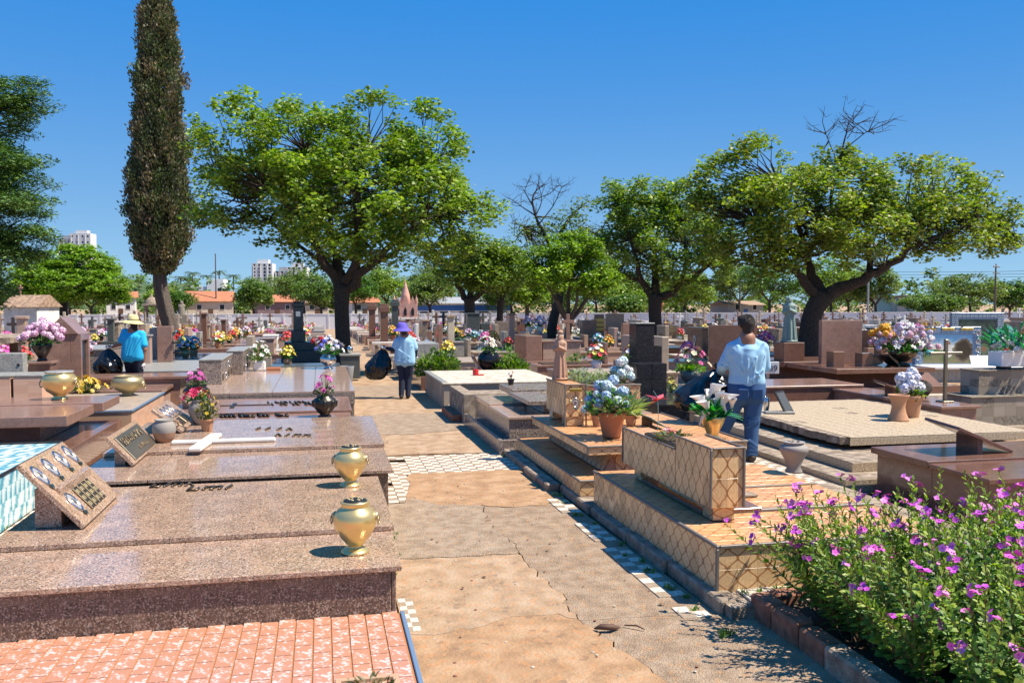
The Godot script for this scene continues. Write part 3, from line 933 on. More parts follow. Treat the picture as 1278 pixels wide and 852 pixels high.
func spline(l: Array) -> Array:
	# smooth a limb given as [x, y, z, r] stations
	var pts := []
	var rad := []
	for i in l.size() - 1:
		var p0: Array = l[maxi(i - 1, 0)]
		var p1: Array = l[i]
		var p2: Array = l[i + 1]
		var p3: Array = l[mini(i + 2, l.size() - 1)]
		for k in 3:
			var t := k / 3.0
			var a := Vector3(p1[0], p1[1], p1[2])
			pts.append(a.cubic_interpolate(Vector3(p2[0], p2[1], p2[2]), Vector3(p0[0], p0[1], p0[2]), Vector3(p3[0], p3[1], p3[2]), t))
			rad.append(lerpf(p1[3], p2[3], t))
	pts.append(Vector3(l[-1][0], l[-1][1], l[-1][2]))
	rad.append(l[-1][3])
	return [pts, rad]

func tree(called: String, label: String, at: Vector3, shape: Dictionary, o: Dictionary, group := "") -> Node3D:
	var r := RandomNumberGenerator.new()
	r.seed = o.get("seed", 1)
	var t := thing(called, label, "tree", at, o.get("turn", -0.2176), group)
	var bark: Material = o.get("bark", M.bark)
	if o.has("lift"):
		shape = shape.duplicate(true)
		for q in shape.blobs:
			q[1] += o.lift
		for k in shape.limbs.size():
			for i in shape.limbs[k].size():
				if k > 0 or i > 0:
					shape.limbs[k][i][1] += o.lift
	var tb := MB.new()
	var first := spline(shape.limbs[0])
	tb.tube(first[0], first[1], 12)
	part(tb.mesh(), "trunk", bark, t)
	var lb := MB.new()
	var ends := []
	for i in range(1, shape.limbs.size()):
		var s := spline(shape.limbs[i])
		for k in range(1, s[0].size() - 1):
			s[0][k] += Vector3(r.randfn(), r.randfn(), r.randfn()) * s[1][k] * 0.35
		lb.tube(s[0], s[1], 7)
		for k in range(s[0].size() / 2, s[0].size()):
			ends.append(s[0][k])
	var fb := MB.new()
	var cs := foliage(fb, shape.blobs, o.clumps, o.per, o.cr, o.ll, o.get("lw", 0.3), o.pal, r, o.get("flat", 0.75), o.get("up", 0.6), o.get("core", 0.5))
	# twigs from the limbs out to the leaf clumps
	var every: int = o.get("twig", 2)
	for i in range(0, cs.size(), every):
		var p: Vector3 = cs[i][0]
		var best := Vector3.ZERO
		var bd := 1e9
		for e in ends:
			var d: float = p.distance_squared_to(e) + (2.0 if e.y > p.y + 0.3 else 0.0)
			if d < bd:
				bd = d
				best = e
		if bd < 9.0:
			var mid := best.lerp(p, 0.5) + Vector3(r.randfn(), r.randfn() - 0.6, r.randfn()) * 0.08 * sqrt(bd)
			lb.tube([best, mid, p], [0.028 * o.get("tw", 1.0), 0.016 * o.get("tw", 1.0), 0.005], 4, false)
	if o.has("bare"):
		# leafless twigs that fork at the ends of the high limbs
		for e in ends:
			if e.y < o.bare:
				continue
			for k in 2:
				var d := Vector3(r.randfn(), absf(r.randfn()) * 0.8 + 0.2, r.randfn()).normalized()
				var q: Vector3 = e + d * r.randf_range(0.35, 0.8)
				lb.tube([e, e.lerp(q, 0.5) + Vector3(r.randfn(), r.randfn(), r.randfn()) * 0.05, q], [0.014, 0.01, 0.004], 4, false)
				for m in 3:
					var d2 := (d + Vector3(r.randfn(), r.randfn(), r.randfn()) * 0.7).normalized()
					var s2 := e.lerp(q, r.randf_range(0.4, 0.95)) as Vector3
					lb.tube([s2, s2 + d2 * r.randf_range(0.15, 0.4)], [0.007, 0.003], 3, false)
	part(lb.mesh(), "branches", bark, t)
	part(fb.mesh(), "crown", o.get("leafmat", M.leaf), t)
	return t

func make_trees() -> void:
	var fresh := [Color(0.29, 0.40, 0.055), Color(0.21, 0.34, 0.045), Color(0.40, 0.48, 0.09), Color(0.15, 0.26, 0.04), Color(0.26, 0.38, 0.06), Color(0.12, 0.21, 0.035)]
	var ochre := [Color(0.31, 0.41, 0.055), Color(0.24, 0.34, 0.055), Color(0.40, 0.47, 0.09), Color(0.17, 0.26, 0.05), Color(0.13, 0.21, 0.04), Color(0.28, 0.27, 0.055)]
	var bright := [Color(0.24, 0.38, 0.03), Color(0.16, 0.29, 0.025), Color(0.31, 0.44, 0.05), Color(0.11, 0.2, 0.02)]
	var dark := [Color(0.07, 0.16, 0.03), Color(0.095, 0.2, 0.04), Color(0.055, 0.12, 0.024), Color(0.14, 0.25, 0.05)]
	var dusty := [Color(0.2, 0.28, 0.08), Color(0.14, 0.22, 0.06), Color(0.26, 0.33, 0.1), Color(0.11, 0.17, 0.05)]
	tree("shade_tree", "big leafy shade tree beside the path, left of the woman", Vector3(0.71, gy(-25.6) - 0.08, -25.6), TREE_CENTRE, {"seed": 3, "clumps": 640, "per": 88, "cr": 0.35, "ll": 0.125, "lw": 0.38, "pal": fresh, "core": 0.66, "twig": 1})
	tree("shade_tree", "wide shade tree with bent limb at right, bare twigs on top", Vector3(12.99, gy(-21.2) - 0.1, -21.2), TREE_RIGHT, {"lift": 0.64, "seed": 5, "clumps": 520, "per": 80, "cr": 0.33, "ll": 0.115, "lw": 0.38, "pal": ochre, "core": 0.6, "twig": 1, "bare": 6.5})
	tree("shade_tree", "round shade tree with dark trunk left of the wide right tree", Vector3(14.35, gy(-35.7) - 0.1, -35.7), TREE_MIDR, {"lift": 1.09, "seed": 7, "clumps": 420, "per": 58, "cr": 0.4, "ll": 0.16, "lw": 0.36, "pal": dusty + fresh, "core": 0.66, "tw": 1.3})
	tree("small_tree", "small bright green tree with several pale stems, behind the clay statue", Vector3(9.57, gy(-32.6) - 0.1, -32.6), TREE_SMALL, {"lift": 0.3, "seed": 9, "clumps": 230, "per": 80, "cr": 0.34, "ll": 0.12, "lw": 0.36, "pal": bright, "bark": M.grey_bark, "core": 0.5})
	tree("bare_tree", "half bare tree with leaning dark trunk and leafless upper twigs", Vector3(10.47, gy(-38.6) - 0.1, -38.6), TREE_BARE, {"lift": 0.78, "seed": 11, "clumps": 150, "per": 26, "cr": 0.5, "ll": 0.14, "lw": 0.34, "pal": dusty, "core": 0.3, "bare": 5.1, "twig": 1})
	tree("shade_tree", "shade tree with thick trunk behind the pink chapel's right", Vector3(8.69, gy(-51.3) - 0.1, -51.3), TREE_MIDL, {"lift": 1.43, "seed": 13, "clumps": 260, "per": 55, "cr": 0.5, "ll": 0.2, "lw": 0.36, "pal": dusty + fresh, "tw": 1.6})
	tree("shade_tree", "slim shade tree just right of the thick trunked one", Vector3(10.95, gy(-53.0) - 0.1, -53.0), TREE_MIDL2, {"lift": 1.32, "seed": 15, "clumps": 150, "per": 50, "cr": 0.5, "ll": 0.2, "lw": 0.36, "pal": dusty, "tw": 1.6})
	tree("small_tree", "little round tree between the slim tree and the leaning trunk", Vector3(13.05, gy(-54.5) - 0.1, -54.5), TREE_TINY, {"lift": 1.39, "seed": 17, "clumps": 130, "per": 45, "cr": 0.4, "ll": 0.18, "lw": 0.36, "pal": bright + fresh, "bark": M.grey_bark})
	tree("umbrella_tree", "umbrella shaped bright green tree on the left behind the cream mausoleum", Vector3(-17.9, gy(-67.2) - 0.1, -67.2), TREE_UMBRELLA, {"lift": 1.9, "seed": 19, "clumps": 520, "per": 60, "cr": 0.55, "ll": 0.24, "lw": 0.26, "pal": [Color(0.22, 0.38, 0.03), Color(0.16, 0.29, 0.025), Color(0.28, 0.43, 0.04), Color(0.1, 0.19, 0.02)], "flat": 0.35, "tw": 2.0})
	tree("feathery_tree", "large dark feathery tree cut by the left edge", Vector3(-12.7, gy(-33.2) - 0.1, -33.2), TREE_FEATHER, {"lift": 1.0, "seed": 21, "clumps": 620, "per": 130, "cr": 0.5, "ll": 0.17, "lw": 0.13, "pal": dark, "flat": 0.4, "leafmat": M.fine_leaf, "tw": 1.5})
	make_cypress()
	# trees beyond the wall, one by one
	var far := [
		[-3, -158, 8.6, 9, "rounded green tree behind the wall, left of the big trunk"], [6, -156, 8.0, 8, "loose green tree behind the wall, just right of the big trunk"], [12, -163, 9.2, 9, "tree left of the pink chapel spire"], [20, -168, 9.8, 10, "broad tree right behind the pink chapel"],
		[-11, -150, 6.4, 7, "low dense tree in front of the white towers"], [-11, -203, 8.2, 13, "wide low trees below the white towers"], [-26, -172, 4.2, 6, "small dark tree before the white office"], [33, -150, 7.6, 12, "wide tree behind the thick trunked shade tree"],
		[53, -189, 8.6, 13, "far tree between the bare and round shade trees"], [65, -186, 9.6, 16, "wide tree under the round shade tree's left limb"], [66, -150, 9.0, 11, "soft green tree right of the round shade tree"], [71, -128, 9.6, 12, "dense tree left of the right tree's trunk"], [84, -131, 10.6, 12, "tallest dense tree behind the right tree's trunk"], [89, -126, 8.0, 8, "yellowish green tree under the bent limb"], 
		[124, -160, 4.0, 10, "low shrubby tree before the concrete building"], [113, -133, 7.6, 13, "flat topped tree at right behind the blue shrines"], [125, -137, 6.2, 9, "dark tree at the far right edge"], [-31, -186, 5.6, 7, "tree between cypress and white office"], [-46, -176, 8.6, 9, "dark tree between umbrella tree and cypress"], [41, -113, 3.2, 5, "light green bush tree before the wall's middle"], [-55, -150, 8.0, 12, "green tree behind the umbrella tree"], [27, -130, 7.0, 9, "tree behind the slim shade tree"], [45, -120, 5.6, 8, "leafy tree seen below the bare tree"], [100, -150, 9.0, 10, "tree left of the concrete building"], [0, -140, 6.6, 9, "dense tree directly behind the big trunk"], [17, -138, 7.0, 9, "tree just right of the pink chapel"], [38, -140, 7.4, 10, "tree filling the gap behind the leaning trunk"], [58, -132, 7.0, 10, "tree behind the round shade tree trunk"], [77, -150, 9.6, 11, "tree left of the utility pole pair"], [103, -128, 3.6, 7, "tree right of the floodlight mast"], [-36, -150, 6.4, 9, "tree right of the umbrella tree"], [52, -160, 8.4, 12, "tree behind the small bright green tree"]]
	for i in far.size():
		var s: Array = far[i]
		var r := RandomNumberGenerator.new()
		r.seed = 400 + i
		var H: float = s[2] + 1.0
		var W: float = s[3] * 0.5
		var blobs := []
		for k in 7:
			var a := TAU * k / 7.0 + r.randf()
			blobs.append([cos(a) * W * 0.55, H * r.randf_range(0.55, 0.75), sin(a) * W * 0.55, W * r.randf_range(0.4, 0.55), H * r.randf_range(0.17, 0.27), W * 0.45])
		blobs.append([r.randfn() * 0.3, H * 0.8, 0, W * 0.5, H * 0.2, W * 0.5])
		var limbs := [[[0, 0, 0, 0.28], [0.1, H * 0.2, 0, 0.22], [0, H * 0.36, 0, 0.2]]]
		for k in 4:
			limbs.append([[0, H * 0.33, 0, 0.14], [blobs[k][0] * 0.5, H * 0.48, blobs[k][2] * 0.5, 0.09], [blobs[k][0], blobs[k][1], blobs[k][2], 0.04]])
		var shape := {"blobs": blobs, "limbs": limbs}
		tree("background_tree", s[4], Vector3(s[0], gy(s[1]) - 0.1, s[1]), shape, {"seed": 500 + i, "clumps": 190, "per": 40, "cr": 0.8, "ll": 0.38, "lw": 0.36, "pal": [dusty, dark, fresh, dusty, dark + dusty][i % 5], "tw": 2.0, "twig": 4}, "trees beyond the wall")
	# the wood that closes the view far behind
	var wood := MB.new()
	var wr := RandomNumberGenerator.new()
	wr.seed = 909
	var wb := []
	for i in 90:
		var a := lerpf(-0.48, 0.86, (i + wr.randf()) / 90.0)
		var D := wr.randf_range(215.0, 270.0)
		var h := wr.randf_range(3.6, 6.2)
		wb.append([sin(a) * D, gy(-200.0) + h * 0.85, -cos(a) * D, wr.randf_range(5.0, 8.0), h, 5.0])
	foliage(wood, wb, 1100, 34, 1.7, 1.0, 0.36, dusty + dark, wr, 0.75, 0.6, 0.7)
	var wo := part(wood.mesh(), "distant_wood", M.leaf, self)
	wo.set_meta("kind", "stuff")
	wo.set_meta("label", "distant band of trees closing the horizon")
	wo.set_meta("category", "wood")
	# palms on the left skyline
	for i in 5:
		var H: float = 10.4 + [0.0, 1.2, 0.4, 1.6, 0.6][i]
		var t := thing("palm_tree", ["leftmost of the five palms above the white office", "second palm from the left on the skyline", "middle palm of the five on the skyline", "second palm from the right on the skyline", "rightmost of the five palms beside the white towers"][i], "tree", Vector3(-39.0 + i * 3.6, gy(-260.0) - 0.1, -262.0 + 3 * (i % 2)), 0.0, "palms on the skyline")
		var b := MB.new()
		b.tube([Vector3.ZERO, Vector3(0.1, H * 0.5, 0), Vector3(0.0, H, 0)], [0.25, 0.18, 0.16], 7)
		part(b.mesh(), "trunk", M.grey_bark, t)
		b = MB.new()
		for k in 18:
			var a := TAU * k / 18.0 + i
			var p := Vector3(0, H, 0)
			var d := Vector3(cos(a), rng.randf_range(0.2, 0.9), sin(a)).normalized()
			for m in 6:
				var q := p + d * 0.45
				b.leaf(p, q, d.cross(Vector3.UP).normalized() * 0.34, Vector3(0, -0.12, 0), Color(0.05, 0.09, 0.025))
				p = q
				d = (d + Vector3(0, -0.28, 0)).normalized()
		part(b.mesh(), "crown", M.fine_leaf, t)

func make_cypress() -> void:
	var r := RandomNumberGenerator.new()
	r.seed = 77
	var t := thing("cypress", "tall narrow brownish cypress with twisted bare trunk", "tree", Vector3(-5.33, gy(-32.9) - 0.1, -32.9), -0.2176)
	var b := MB.new()
	# fluted, twisting stem
	var rows := []
	var cs := []
	for i in 22:
		var y := 12.4 * i / 21.0
		var c := Vector3(0.3 - 0.62 * smoothstep(0.0, 3.4, y) + 0.12 * smoothstep(3.0, 8.0, y), y, 0.0)
		var rad := 0.27 * pow(1.0 - y / 13.2, 0.8) + (0.14 * exp(-y * 2.0))
		var row := PackedVector3Array()
		for j in 28:
			var a := TAU * j / 28.0
			var fl := 1.0 + 0.13 * sin(a * 5.0 + y * 1.1) + 0.08 * sin(a * 9.0 - y * 0.8)
			row.append(c + Vector3(cos(a), 0, sin(a)) * rad * fl)
		rows.append(row)
		cs.append(c)
	b.grid(rows, true, cs)
	part(b.mesh(), "trunk", M.grey_bark, t)
	var f := MB.new()
	var br := MB.new()
	var pal := [Color(0.12, 0.135, 0.065), Color(0.17, 0.15, 0.085), Color(0.26, 0.21, 0.14), Color(0.08, 0.11, 0.045), Color(0.28, 0.22, 0.14), Color(0.1, 0.14, 0.05), Color(0.13, 0.16, 0.08), Color(0.08, 0.11, 0.05)]
	for k in 1400:
		var u := pow(r.randf(), 1.15)
		var y := 3.5 + u * 9.9
		var R := 0.95 * pow(1.0 - u, 0.5) * smoothstep(-0.06, 0.14, u) * (1.0 + 0.10 * sin(u * 31.0) + 0.07 * sin(u * 67.0)) + 0.1
		var a := r.randf() * TAU
		R *= 1.0 + 0.13 * sin(a * 3.0 + u * 21.0) + 0.1 * sin(a * 5.0 - u * 33.0)
		R *= r.randf_range(0.82, 1.1)
		var f1 := lerpf(0.5, 1.0, sqrt(r.randf()))
		var ctr := Vector3(-0.3 + 0.12 * u + cos(a) * R * f1, y, sin(a) * R * f1)
		var tone := r.randf_range(0.65, 1.3)
		var base: Color = pal[r.randi() % pal.size()]
		for i in 84:
			var o := Vector3(r.randfn(), r.randfn() * 1.9, r.randfn()).limit_length(3.0) * 0.095
			var d := (Vector3(cos(a), 1.7, sin(a)) + Vector3(r.randfn(), r.randfn(), r.randfn()) * 0.6).normalized()
			var sd := d.cross(Vector3(r.randfn(), r.randfn(), r.randfn())).normalized()
			f.leaf(ctr + o, ctr + o + d * r.randf_range(0.07, 0.15), sd * 0.034, Vector3.ZERO, base * (tone * r.randf_range(0.8, 1.2)))
		if k % 5 == 0:
			br.tube([Vector3(-0.25, y - R * 0.9, 0), ctr], [0.035, 0.012], 4, false)
	part(br.mesh(), "branches", M.grey_bark, t)
	part(f.mesh(), "crown", M.fine_leaf, t)

# tree shapes in metres: crown masses [x, y, z, rx, ry, rz], limbs [x, y, z, radius]
const TREE_CENTRE := {"blobs": [[-2.96, 6.67, 0.6, 1.35, 1.35, 1.42], [-1.33, 7.02, -0.8, 1.4, 1.12, 1.32], [-0.75, 6.21, 1.0, 1.75, 1.4, 1.65], [0.89, 6.91, 0.3, 1.45, 1.21, 1.4], [2.29, 6.56, -0.6, 1.21, 1.35, 1.35], [-2.03, 5.04, 0.8, 1.87, 1.17, 1.59], [0.19, 4.92, 1.6, 1.98, 1.35, 1.75], [2.29, 5.04, 0.6, 1.45, 1.4, 1.49], [3.64, 4.53, -0.3, 0.89, 0.98, 0.98], [-3.43, 5.39, -0.8, 0.98, 1.05, 1.07], [-3.78, 4.46, 0.2, 0.61, 0.61, 0.64], [-0.75, 3.87, -0.6, 1.28, 0.7, 1.04], [1.12, 3.76, 0.9, 1.28, 0.75, 1.07], [2.99, 3.76, -0.8, 0.84, 0.65, 0.78], [0.19, 5.74, -1.8, 1.87, 1.4, 1.72], [-1.91, 5.74, -1.9, 1.4, 1.17, 1.35], [1.82, 5.51, -1.9, 1.4, 1.17, 1.35]], "limbs": [[[0.0, -0.09, 0, 0.315], [-0.05, 0.26, 0, 0.257], [-0.09, 1.07, 0, 0.222], [-0.12, 2.01, 0, 0.21], [-0.09, 2.66, 0, 0.257]], [[-0.09, 2.57, 0, 0.198], [-0.4, 3.06, 0.1, 0.14], [-0.7, 3.64, 0.3, 0.105], [-1.1, 4.46, 0.6, 0.07], [-1.91, 5.27, 0.7, 0.035]], [[-0.14, 2.66, 0, 0.175], [-0.33, 3.52, -0.3, 0.117], [-0.63, 4.57, -0.8, 0.082], [-0.98, 5.74, -1.0, 0.047], [-1.33, 6.67, -0.9, 0.023]], [[-0.05, 2.66, 0, 0.175], [0.3, 3.29, 0.2, 0.14], [0.47, 4.11, 0.6, 0.093], [0.54, 5.27, 1.0, 0.058], [0.77, 6.44, 0.6, 0.023]], [[0.05, 2.57, 0, 0.175], [0.7, 3.17, 0.2, 0.128], [1.24, 3.64, 0.3, 0.093], [2.05, 4.34, 0.5, 0.058], [2.99, 4.76, 0, 0.035]], [[0.7, 3.17, 0.2, 0.093], [1.59, 3.87, -0.7, 0.07], [2.29, 5.04, -0.8, 0.047], [2.4, 6.21, -0.6, 0.023]], [[-0.4, 3.06, 0.1, 0.093], [-1.21, 3.64, -0.5, 0.058], [-2.38, 4.57, -0.6, 0.047], [-3.31, 5.27, -0.6, 0.023]], [[0.3, 3.29, 0.2, 0.093], [0.19, 4.11, -1.0, 0.07], [-0.05, 5.27, -1.6, 0.035]]]}
const TREE_RIGHT := {"blobs": [[-1.35, 5.03, 0.3, 0.98, 0.98, 1.03], [-2.33, 4.59, -0.4, 0.87, 0.87, 0.91], [-1.89, 3.5, 0.5, 1.2, 1.04, 1.18], [-0.59, 3.94, 1.0, 1.31, 1.2, 1.31], [0.83, 4.59, -0.3, 1.2, 1.09, 1.2], [1.04, 3.39, 0.8, 1.31, 0.98, 1.2], [2.24, 4.37, 0.3, 1.2, 1.09, 1.2], [3.55, 4.48, -0.5, 1.04, 0.98, 1.06], [3.22, 3.5, 0.6, 1.31, 0.87, 1.14], [4.63, 4.16, 0.2, 0.91, 0.87, 0.94], [4.42, 3.29, -0.3, 0.87, 0.65, 0.8], [0.07, 2.96, -0.7, 0.98, 0.61, 0.83], [-1.13, 2.74, 0.4, 0.87, 0.52, 0.73], [5.29, 3.5, 0.1, 0.48, 0.54, 0.54], [-0.26, 4.48, -1.4, 1.09, 0.98, 1.09], [2.13, 3.61, -1.5, 1.2, 0.87, 1.09], [-2.87, 3.83, 0, 0.54, 0.65, 0.63]], "limbs": [[[-0.09, -0.09, 0, 0.326], [-0.04, 0.35, 0, 0.283], [0.0, 0.89, 0, 0.261], [0.13, 1.33, 0, 0.261], [0.39, 1.7, 0, 0.305]], [[0.22, 1.54, 0, 0.185], [-0.15, 1.98, 0.1, 0.131], [-0.59, 2.42, 0.3, 0.098], [-1.13, 2.96, 0.5, 0.065], [-1.68, 3.61, 0.5, 0.033]], [[0.3, 1.61, 0, 0.185], [0.13, 2.2, -0.2, 0.141], [0.0, 2.74, -0.4, 0.098], [-0.26, 3.61, -0.2, 0.065], [-0.91, 4.7, 0, 0.033]], [[0.39, 1.65, 0, 0.218], [1.0, 1.91, 0.1, 0.163], [1.48, 2.2, 0.3, 0.131], [1.91, 2.42, 0.3, 0.109], [2.39, 2.85, 0.3, 0.098], [2.68, 3.39, 0.3, 0.065], [3.22, 4.05, 0, 0.033]], [[1.48, 2.2, 0.3, 0.098], [1.59, 2.63, 0, 0.087], [1.81, 3.18, -0.5, 0.054], [2.13, 4.05, -0.5, 0.033]], [[2.39, 2.85, 0.3, 0.076], [3.33, 3.29, 0.4, 0.044], [4.42, 3.61, 0.1, 0.033], [5.18, 3.5, 0.1, 0.016]], [[0.0, 2.74, -0.4, 0.076], [0.5, 3.61, -0.2, 0.054], [0.61, 4.7, -0.1, 0.044], [0.83, 5.57, -0.1, 0.027], [0.96, 6.22, -0.1, 0.013]], [[0.83, 5.57, -0.1, 0.017], [1.37, 6.01, 0, 0.011], [1.52, 6.09, 0, 0.007]], [[0.72, 5.24, -0.1, 0.017], [0.39, 5.79, 0.1, 0.011], [0.3, 6.01, 0.1, 0.007]], [[0.96, 5.9, -0.1, 0.013], [1.18, 6.22, -0.2, 0.009], [1.13, 6.4, -0.2, 0.005]]]}
const TREE_MIDR := {"blobs": [[-1.69, 5.66, 0, 0.99, 0.91, 1.0], [-0.63, 5.31, 0.5, 1.41, 1.23, 1.39], [0.95, 5.56, -0.5, 1.27, 1.13, 1.26], [-1.16, 4.08, 0.8, 1.48, 1.27, 1.44], [0.6, 3.91, 1.0, 1.76, 1.34, 1.63], [2.18, 3.91, 0, 1.2, 1.23, 1.27], [-2.04, 3.38, -0.4, 0.91, 0.99, 1.0], [1.48, 2.67, 0.4, 1.58, 0.91, 1.31], [-0.46, 2.5, -0.6, 1.23, 0.77, 1.05], [2.53, 2.67, 0.3, 0.7, 0.7, 0.74], [0.07, 4.79, -1.8, 1.58, 1.34, 1.53], [1.83, 4.96, -0.9, 0.91, 0.91, 0.96]], "limbs": [[[0.04, -0.32, 0, 0.334], [0.0, 0.21, 0, 0.281], [-0.04, 0.91, 0, 0.281], [0.0, 1.55, 0, 0.334]], [[-0.07, 1.44, 0, 0.211], [-0.63, 2.15, 0.2, 0.141], [-0.99, 3.38, 0.5, 0.088], [-1.51, 4.96, 0.1, 0.053]], [[0.0, 1.51, 0, 0.211], [0.07, 2.67, -0.4, 0.141], [0.14, 4.08, -0.8, 0.088], [0.6, 5.49, -0.6, 0.044]], [[0.11, 1.44, 0, 0.211], [0.95, 1.9, 0.3, 0.141], [1.83, 2.5, 0.5, 0.106], [2.53, 3.38, 0.3, 0.053]], [[-0.63, 2.15, 0.2, 0.106], [-1.51, 2.5, -0.4, 0.07], [-2.04, 3.2, -0.4, 0.035]], [[0.95, 1.9, 0.3, 0.106], [1.13, 3.2, 0.8, 0.07], [1.13, 4.79, 0.2, 0.035]]]}
const TREE_SMALL := {"blobs": [[-1.07, 3.46, 0.3, 0.94, 0.69, 0.86], [0.03, 3.94, 0, 1.07, 0.76, 0.96], [0.98, 3.46, -0.2, 0.76, 0.69, 0.76], [-1.54, 2.99, -0.2, 0.76, 0.47, 0.64], [-0.44, 2.99, 0.7, 1.26, 0.57, 0.96], [0.82, 2.74, 0.3, 0.82, 0.44, 0.66], [0.19, 3.31, -0.9, 1.13, 0.76, 0.99], [1.45, 2.93, 0.2, 0.38, 0.38, 0.4]], "limbs": [[[-0.19, -0.09, 0, 0.157], [-0.16, 0.47, 0, 0.126], [-0.09, 0.94, 0, 0.126], [-0.06, 1.26, 0, 0.142]], [[-0.09, 1.16, 0, 0.094], [-0.38, 1.73, 0.1, 0.079], [-0.76, 2.36, 0.2, 0.063], [-1.13, 3.15, 0.3, 0.031]], [[-0.03, 1.16, 0, 0.094], [-0.06, 1.89, -0.2, 0.079], [0.0, 2.83, -0.2, 0.047], [0.06, 3.78, 0, 0.024]], [[0.0, 1.16, 0, 0.094], [0.44, 1.89, 0.1, 0.079], [0.88, 2.52, 0.1, 0.047], [1.2, 3.15, 0, 0.024]], [[-0.03, 1.26, 0, 0.079], [0.19, 2.05, 0.3, 0.063], [0.25, 2.99, 0.5, 0.031]], [[-0.13, 1.16, 0, 0.079], [-0.5, 1.89, -0.3, 0.063], [-0.44, 2.83, -0.6, 0.031]]]}
const TREE_BARE := {"blobs": [[0.37, 4.59, 0.2, 1.3, 1.04, 1.22], [1.67, 4.41, -0.3, 1.04, 1.04, 1.09], [-0.93, 4.41, 0.3, 0.96, 0.89, 0.97], [1.11, 5.7, 0, 0.67, 0.59, 0.66]], "limbs": [[[-0.15, -0.15, 0, 0.241], [0.0, 0.7, 0, 0.222], [0.26, 1.63, 0, 0.204], [0.37, 2.74, 0, 0.167], [0.19, 3.85, 0, 0.13]], [[0.26, 3.48, 0, 0.111], [-0.37, 4.59, 0.2, 0.074], [-0.81, 5.52, 0.2, 0.056], [-0.93, 6.44, 0.2, 0.037], [-0.44, 6.96, 0.2, 0.019]], [[0.19, 3.85, 0, 0.111], [0.56, 5.15, -0.2, 0.074], [1.19, 5.89, -0.2, 0.037], [1.67, 6.26, -0.2, 0.019]], [[0.37, 2.74, 0, 0.111], [1.3, 3.67, 0.3, 0.074], [2.04, 4.59, 0.3, 0.037], [2.41, 5.33, 0.3, 0.019]], [[-0.81, 5.52, 0.2, 0.037], [-1.48, 6.0, 0, 0.022], [-1.85, 6.26, 0, 0.013]], [[-0.93, 6.0, 0.2, 0.03], [-1.3, 6.63, 0.3, 0.019], [-1.11, 7.11, 0.3, 0.011]], [[-0.67, 5.15, 0.2, 0.033], [0.0, 6.0, 0, 0.022], [0.37, 6.81, 0.1, 0.013]], [[-0.93, 6.26, 0.2, 0.026], [-0.19, 6.52, 0.2, 0.019], [0.19, 6.89, 0.2, 0.011]], [[-0.37, 4.59, 0.2, 0.041], [-1.3, 5.04, 0.3, 0.026], [-1.78, 5.15, 0.3, 0.015]], [[-0.81, 5.52, 0.2, 0.03], [-0.52, 6.26, -0.2, 0.02], [-0.67, 6.96, -0.2, 0.011]]]}
const TREE_MIDL := {"blobs": [[-1.11, 3.8, 0, 1.16, 1.25, 1.26], [0.34, 4.29, 0.6, 1.44, 1.16, 1.37], [2.02, 3.56, -0.4, 1.16, 1.25, 1.26], [-0.39, 2.84, 0.8, 1.44, 0.87, 1.21], [1.3, 2.6, 0.5, 1.44, 0.87, 1.21], [0.34, 3.32, -1.5, 1.44, 1.25, 1.42], [2.99, 3.08, 0, 0.77, 0.87, 0.86]], "limbs": [[[0.0, -0.19, 0, 0.361], [0.05, 0.58, 0, 0.313], [0.0, 1.4, 0, 0.337]], [[-0.05, 1.25, 0, 0.217], [-0.63, 2.12, 0.2, 0.144], [-1.11, 3.32, 0.2, 0.072]], [[0.05, 1.25, 0, 0.217], [0.34, 2.6, -0.3, 0.144], [0.58, 4.04, 0, 0.072]], [[0.14, 1.25, 0, 0.217], [1.06, 2.02, 0.2, 0.144], [2.02, 3.32, -0.2, 0.072]]]}
const TREE_MIDL2 := {"blobs": [[-0.65, 3.35, 0.2, 0.9, 1.0, 1.0], [0.85, 3.6, -0.3, 0.9, 1.0, 1.0], [0.1, 2.6, 0.5, 1.2, 0.8, 1.05], [0.1, 4.2, -0.5, 0.9, 0.7, 0.84]], "limbs": [[[-0.05, -0.2, 0, 0.225], [0.0, 0.6, 0, 0.2], [0.05, 1.5, 0, 0.225]], [[0.0, 1.35, 0, 0.125], [-0.5, 2.6, 0.2, 0.075]], [[0.05, 1.35, 0, 0.125], [0.7, 2.6, -0.2, 0.075]], [[0.05, 1.35, 0, 0.1], [0.15, 3.6, 0, 0.05]]]}
const TREE_TINY := {"blobs": [[-0.52, 2.18, 0.2, 0.83, 0.73, 0.82], [0.62, 2.28, -0.2, 0.83, 0.73, 0.82], [0.0, 2.7, 0, 0.93, 0.62, 0.82], [0.0, 1.66, 0.5, 1.35, 0.47, 0.95]], "limbs": [[[-0.1, -0.21, 0, 0.156], [0.0, 0.47, 0, 0.13], [0.0, 0.99, 0, 0.13]], [[0.0, 0.83, 0, 0.091], [-0.52, 1.66, 0.2, 0.065]], [[0.0, 0.83, 0, 0.091], [0.62, 1.76, -0.2, 0.065]]]}
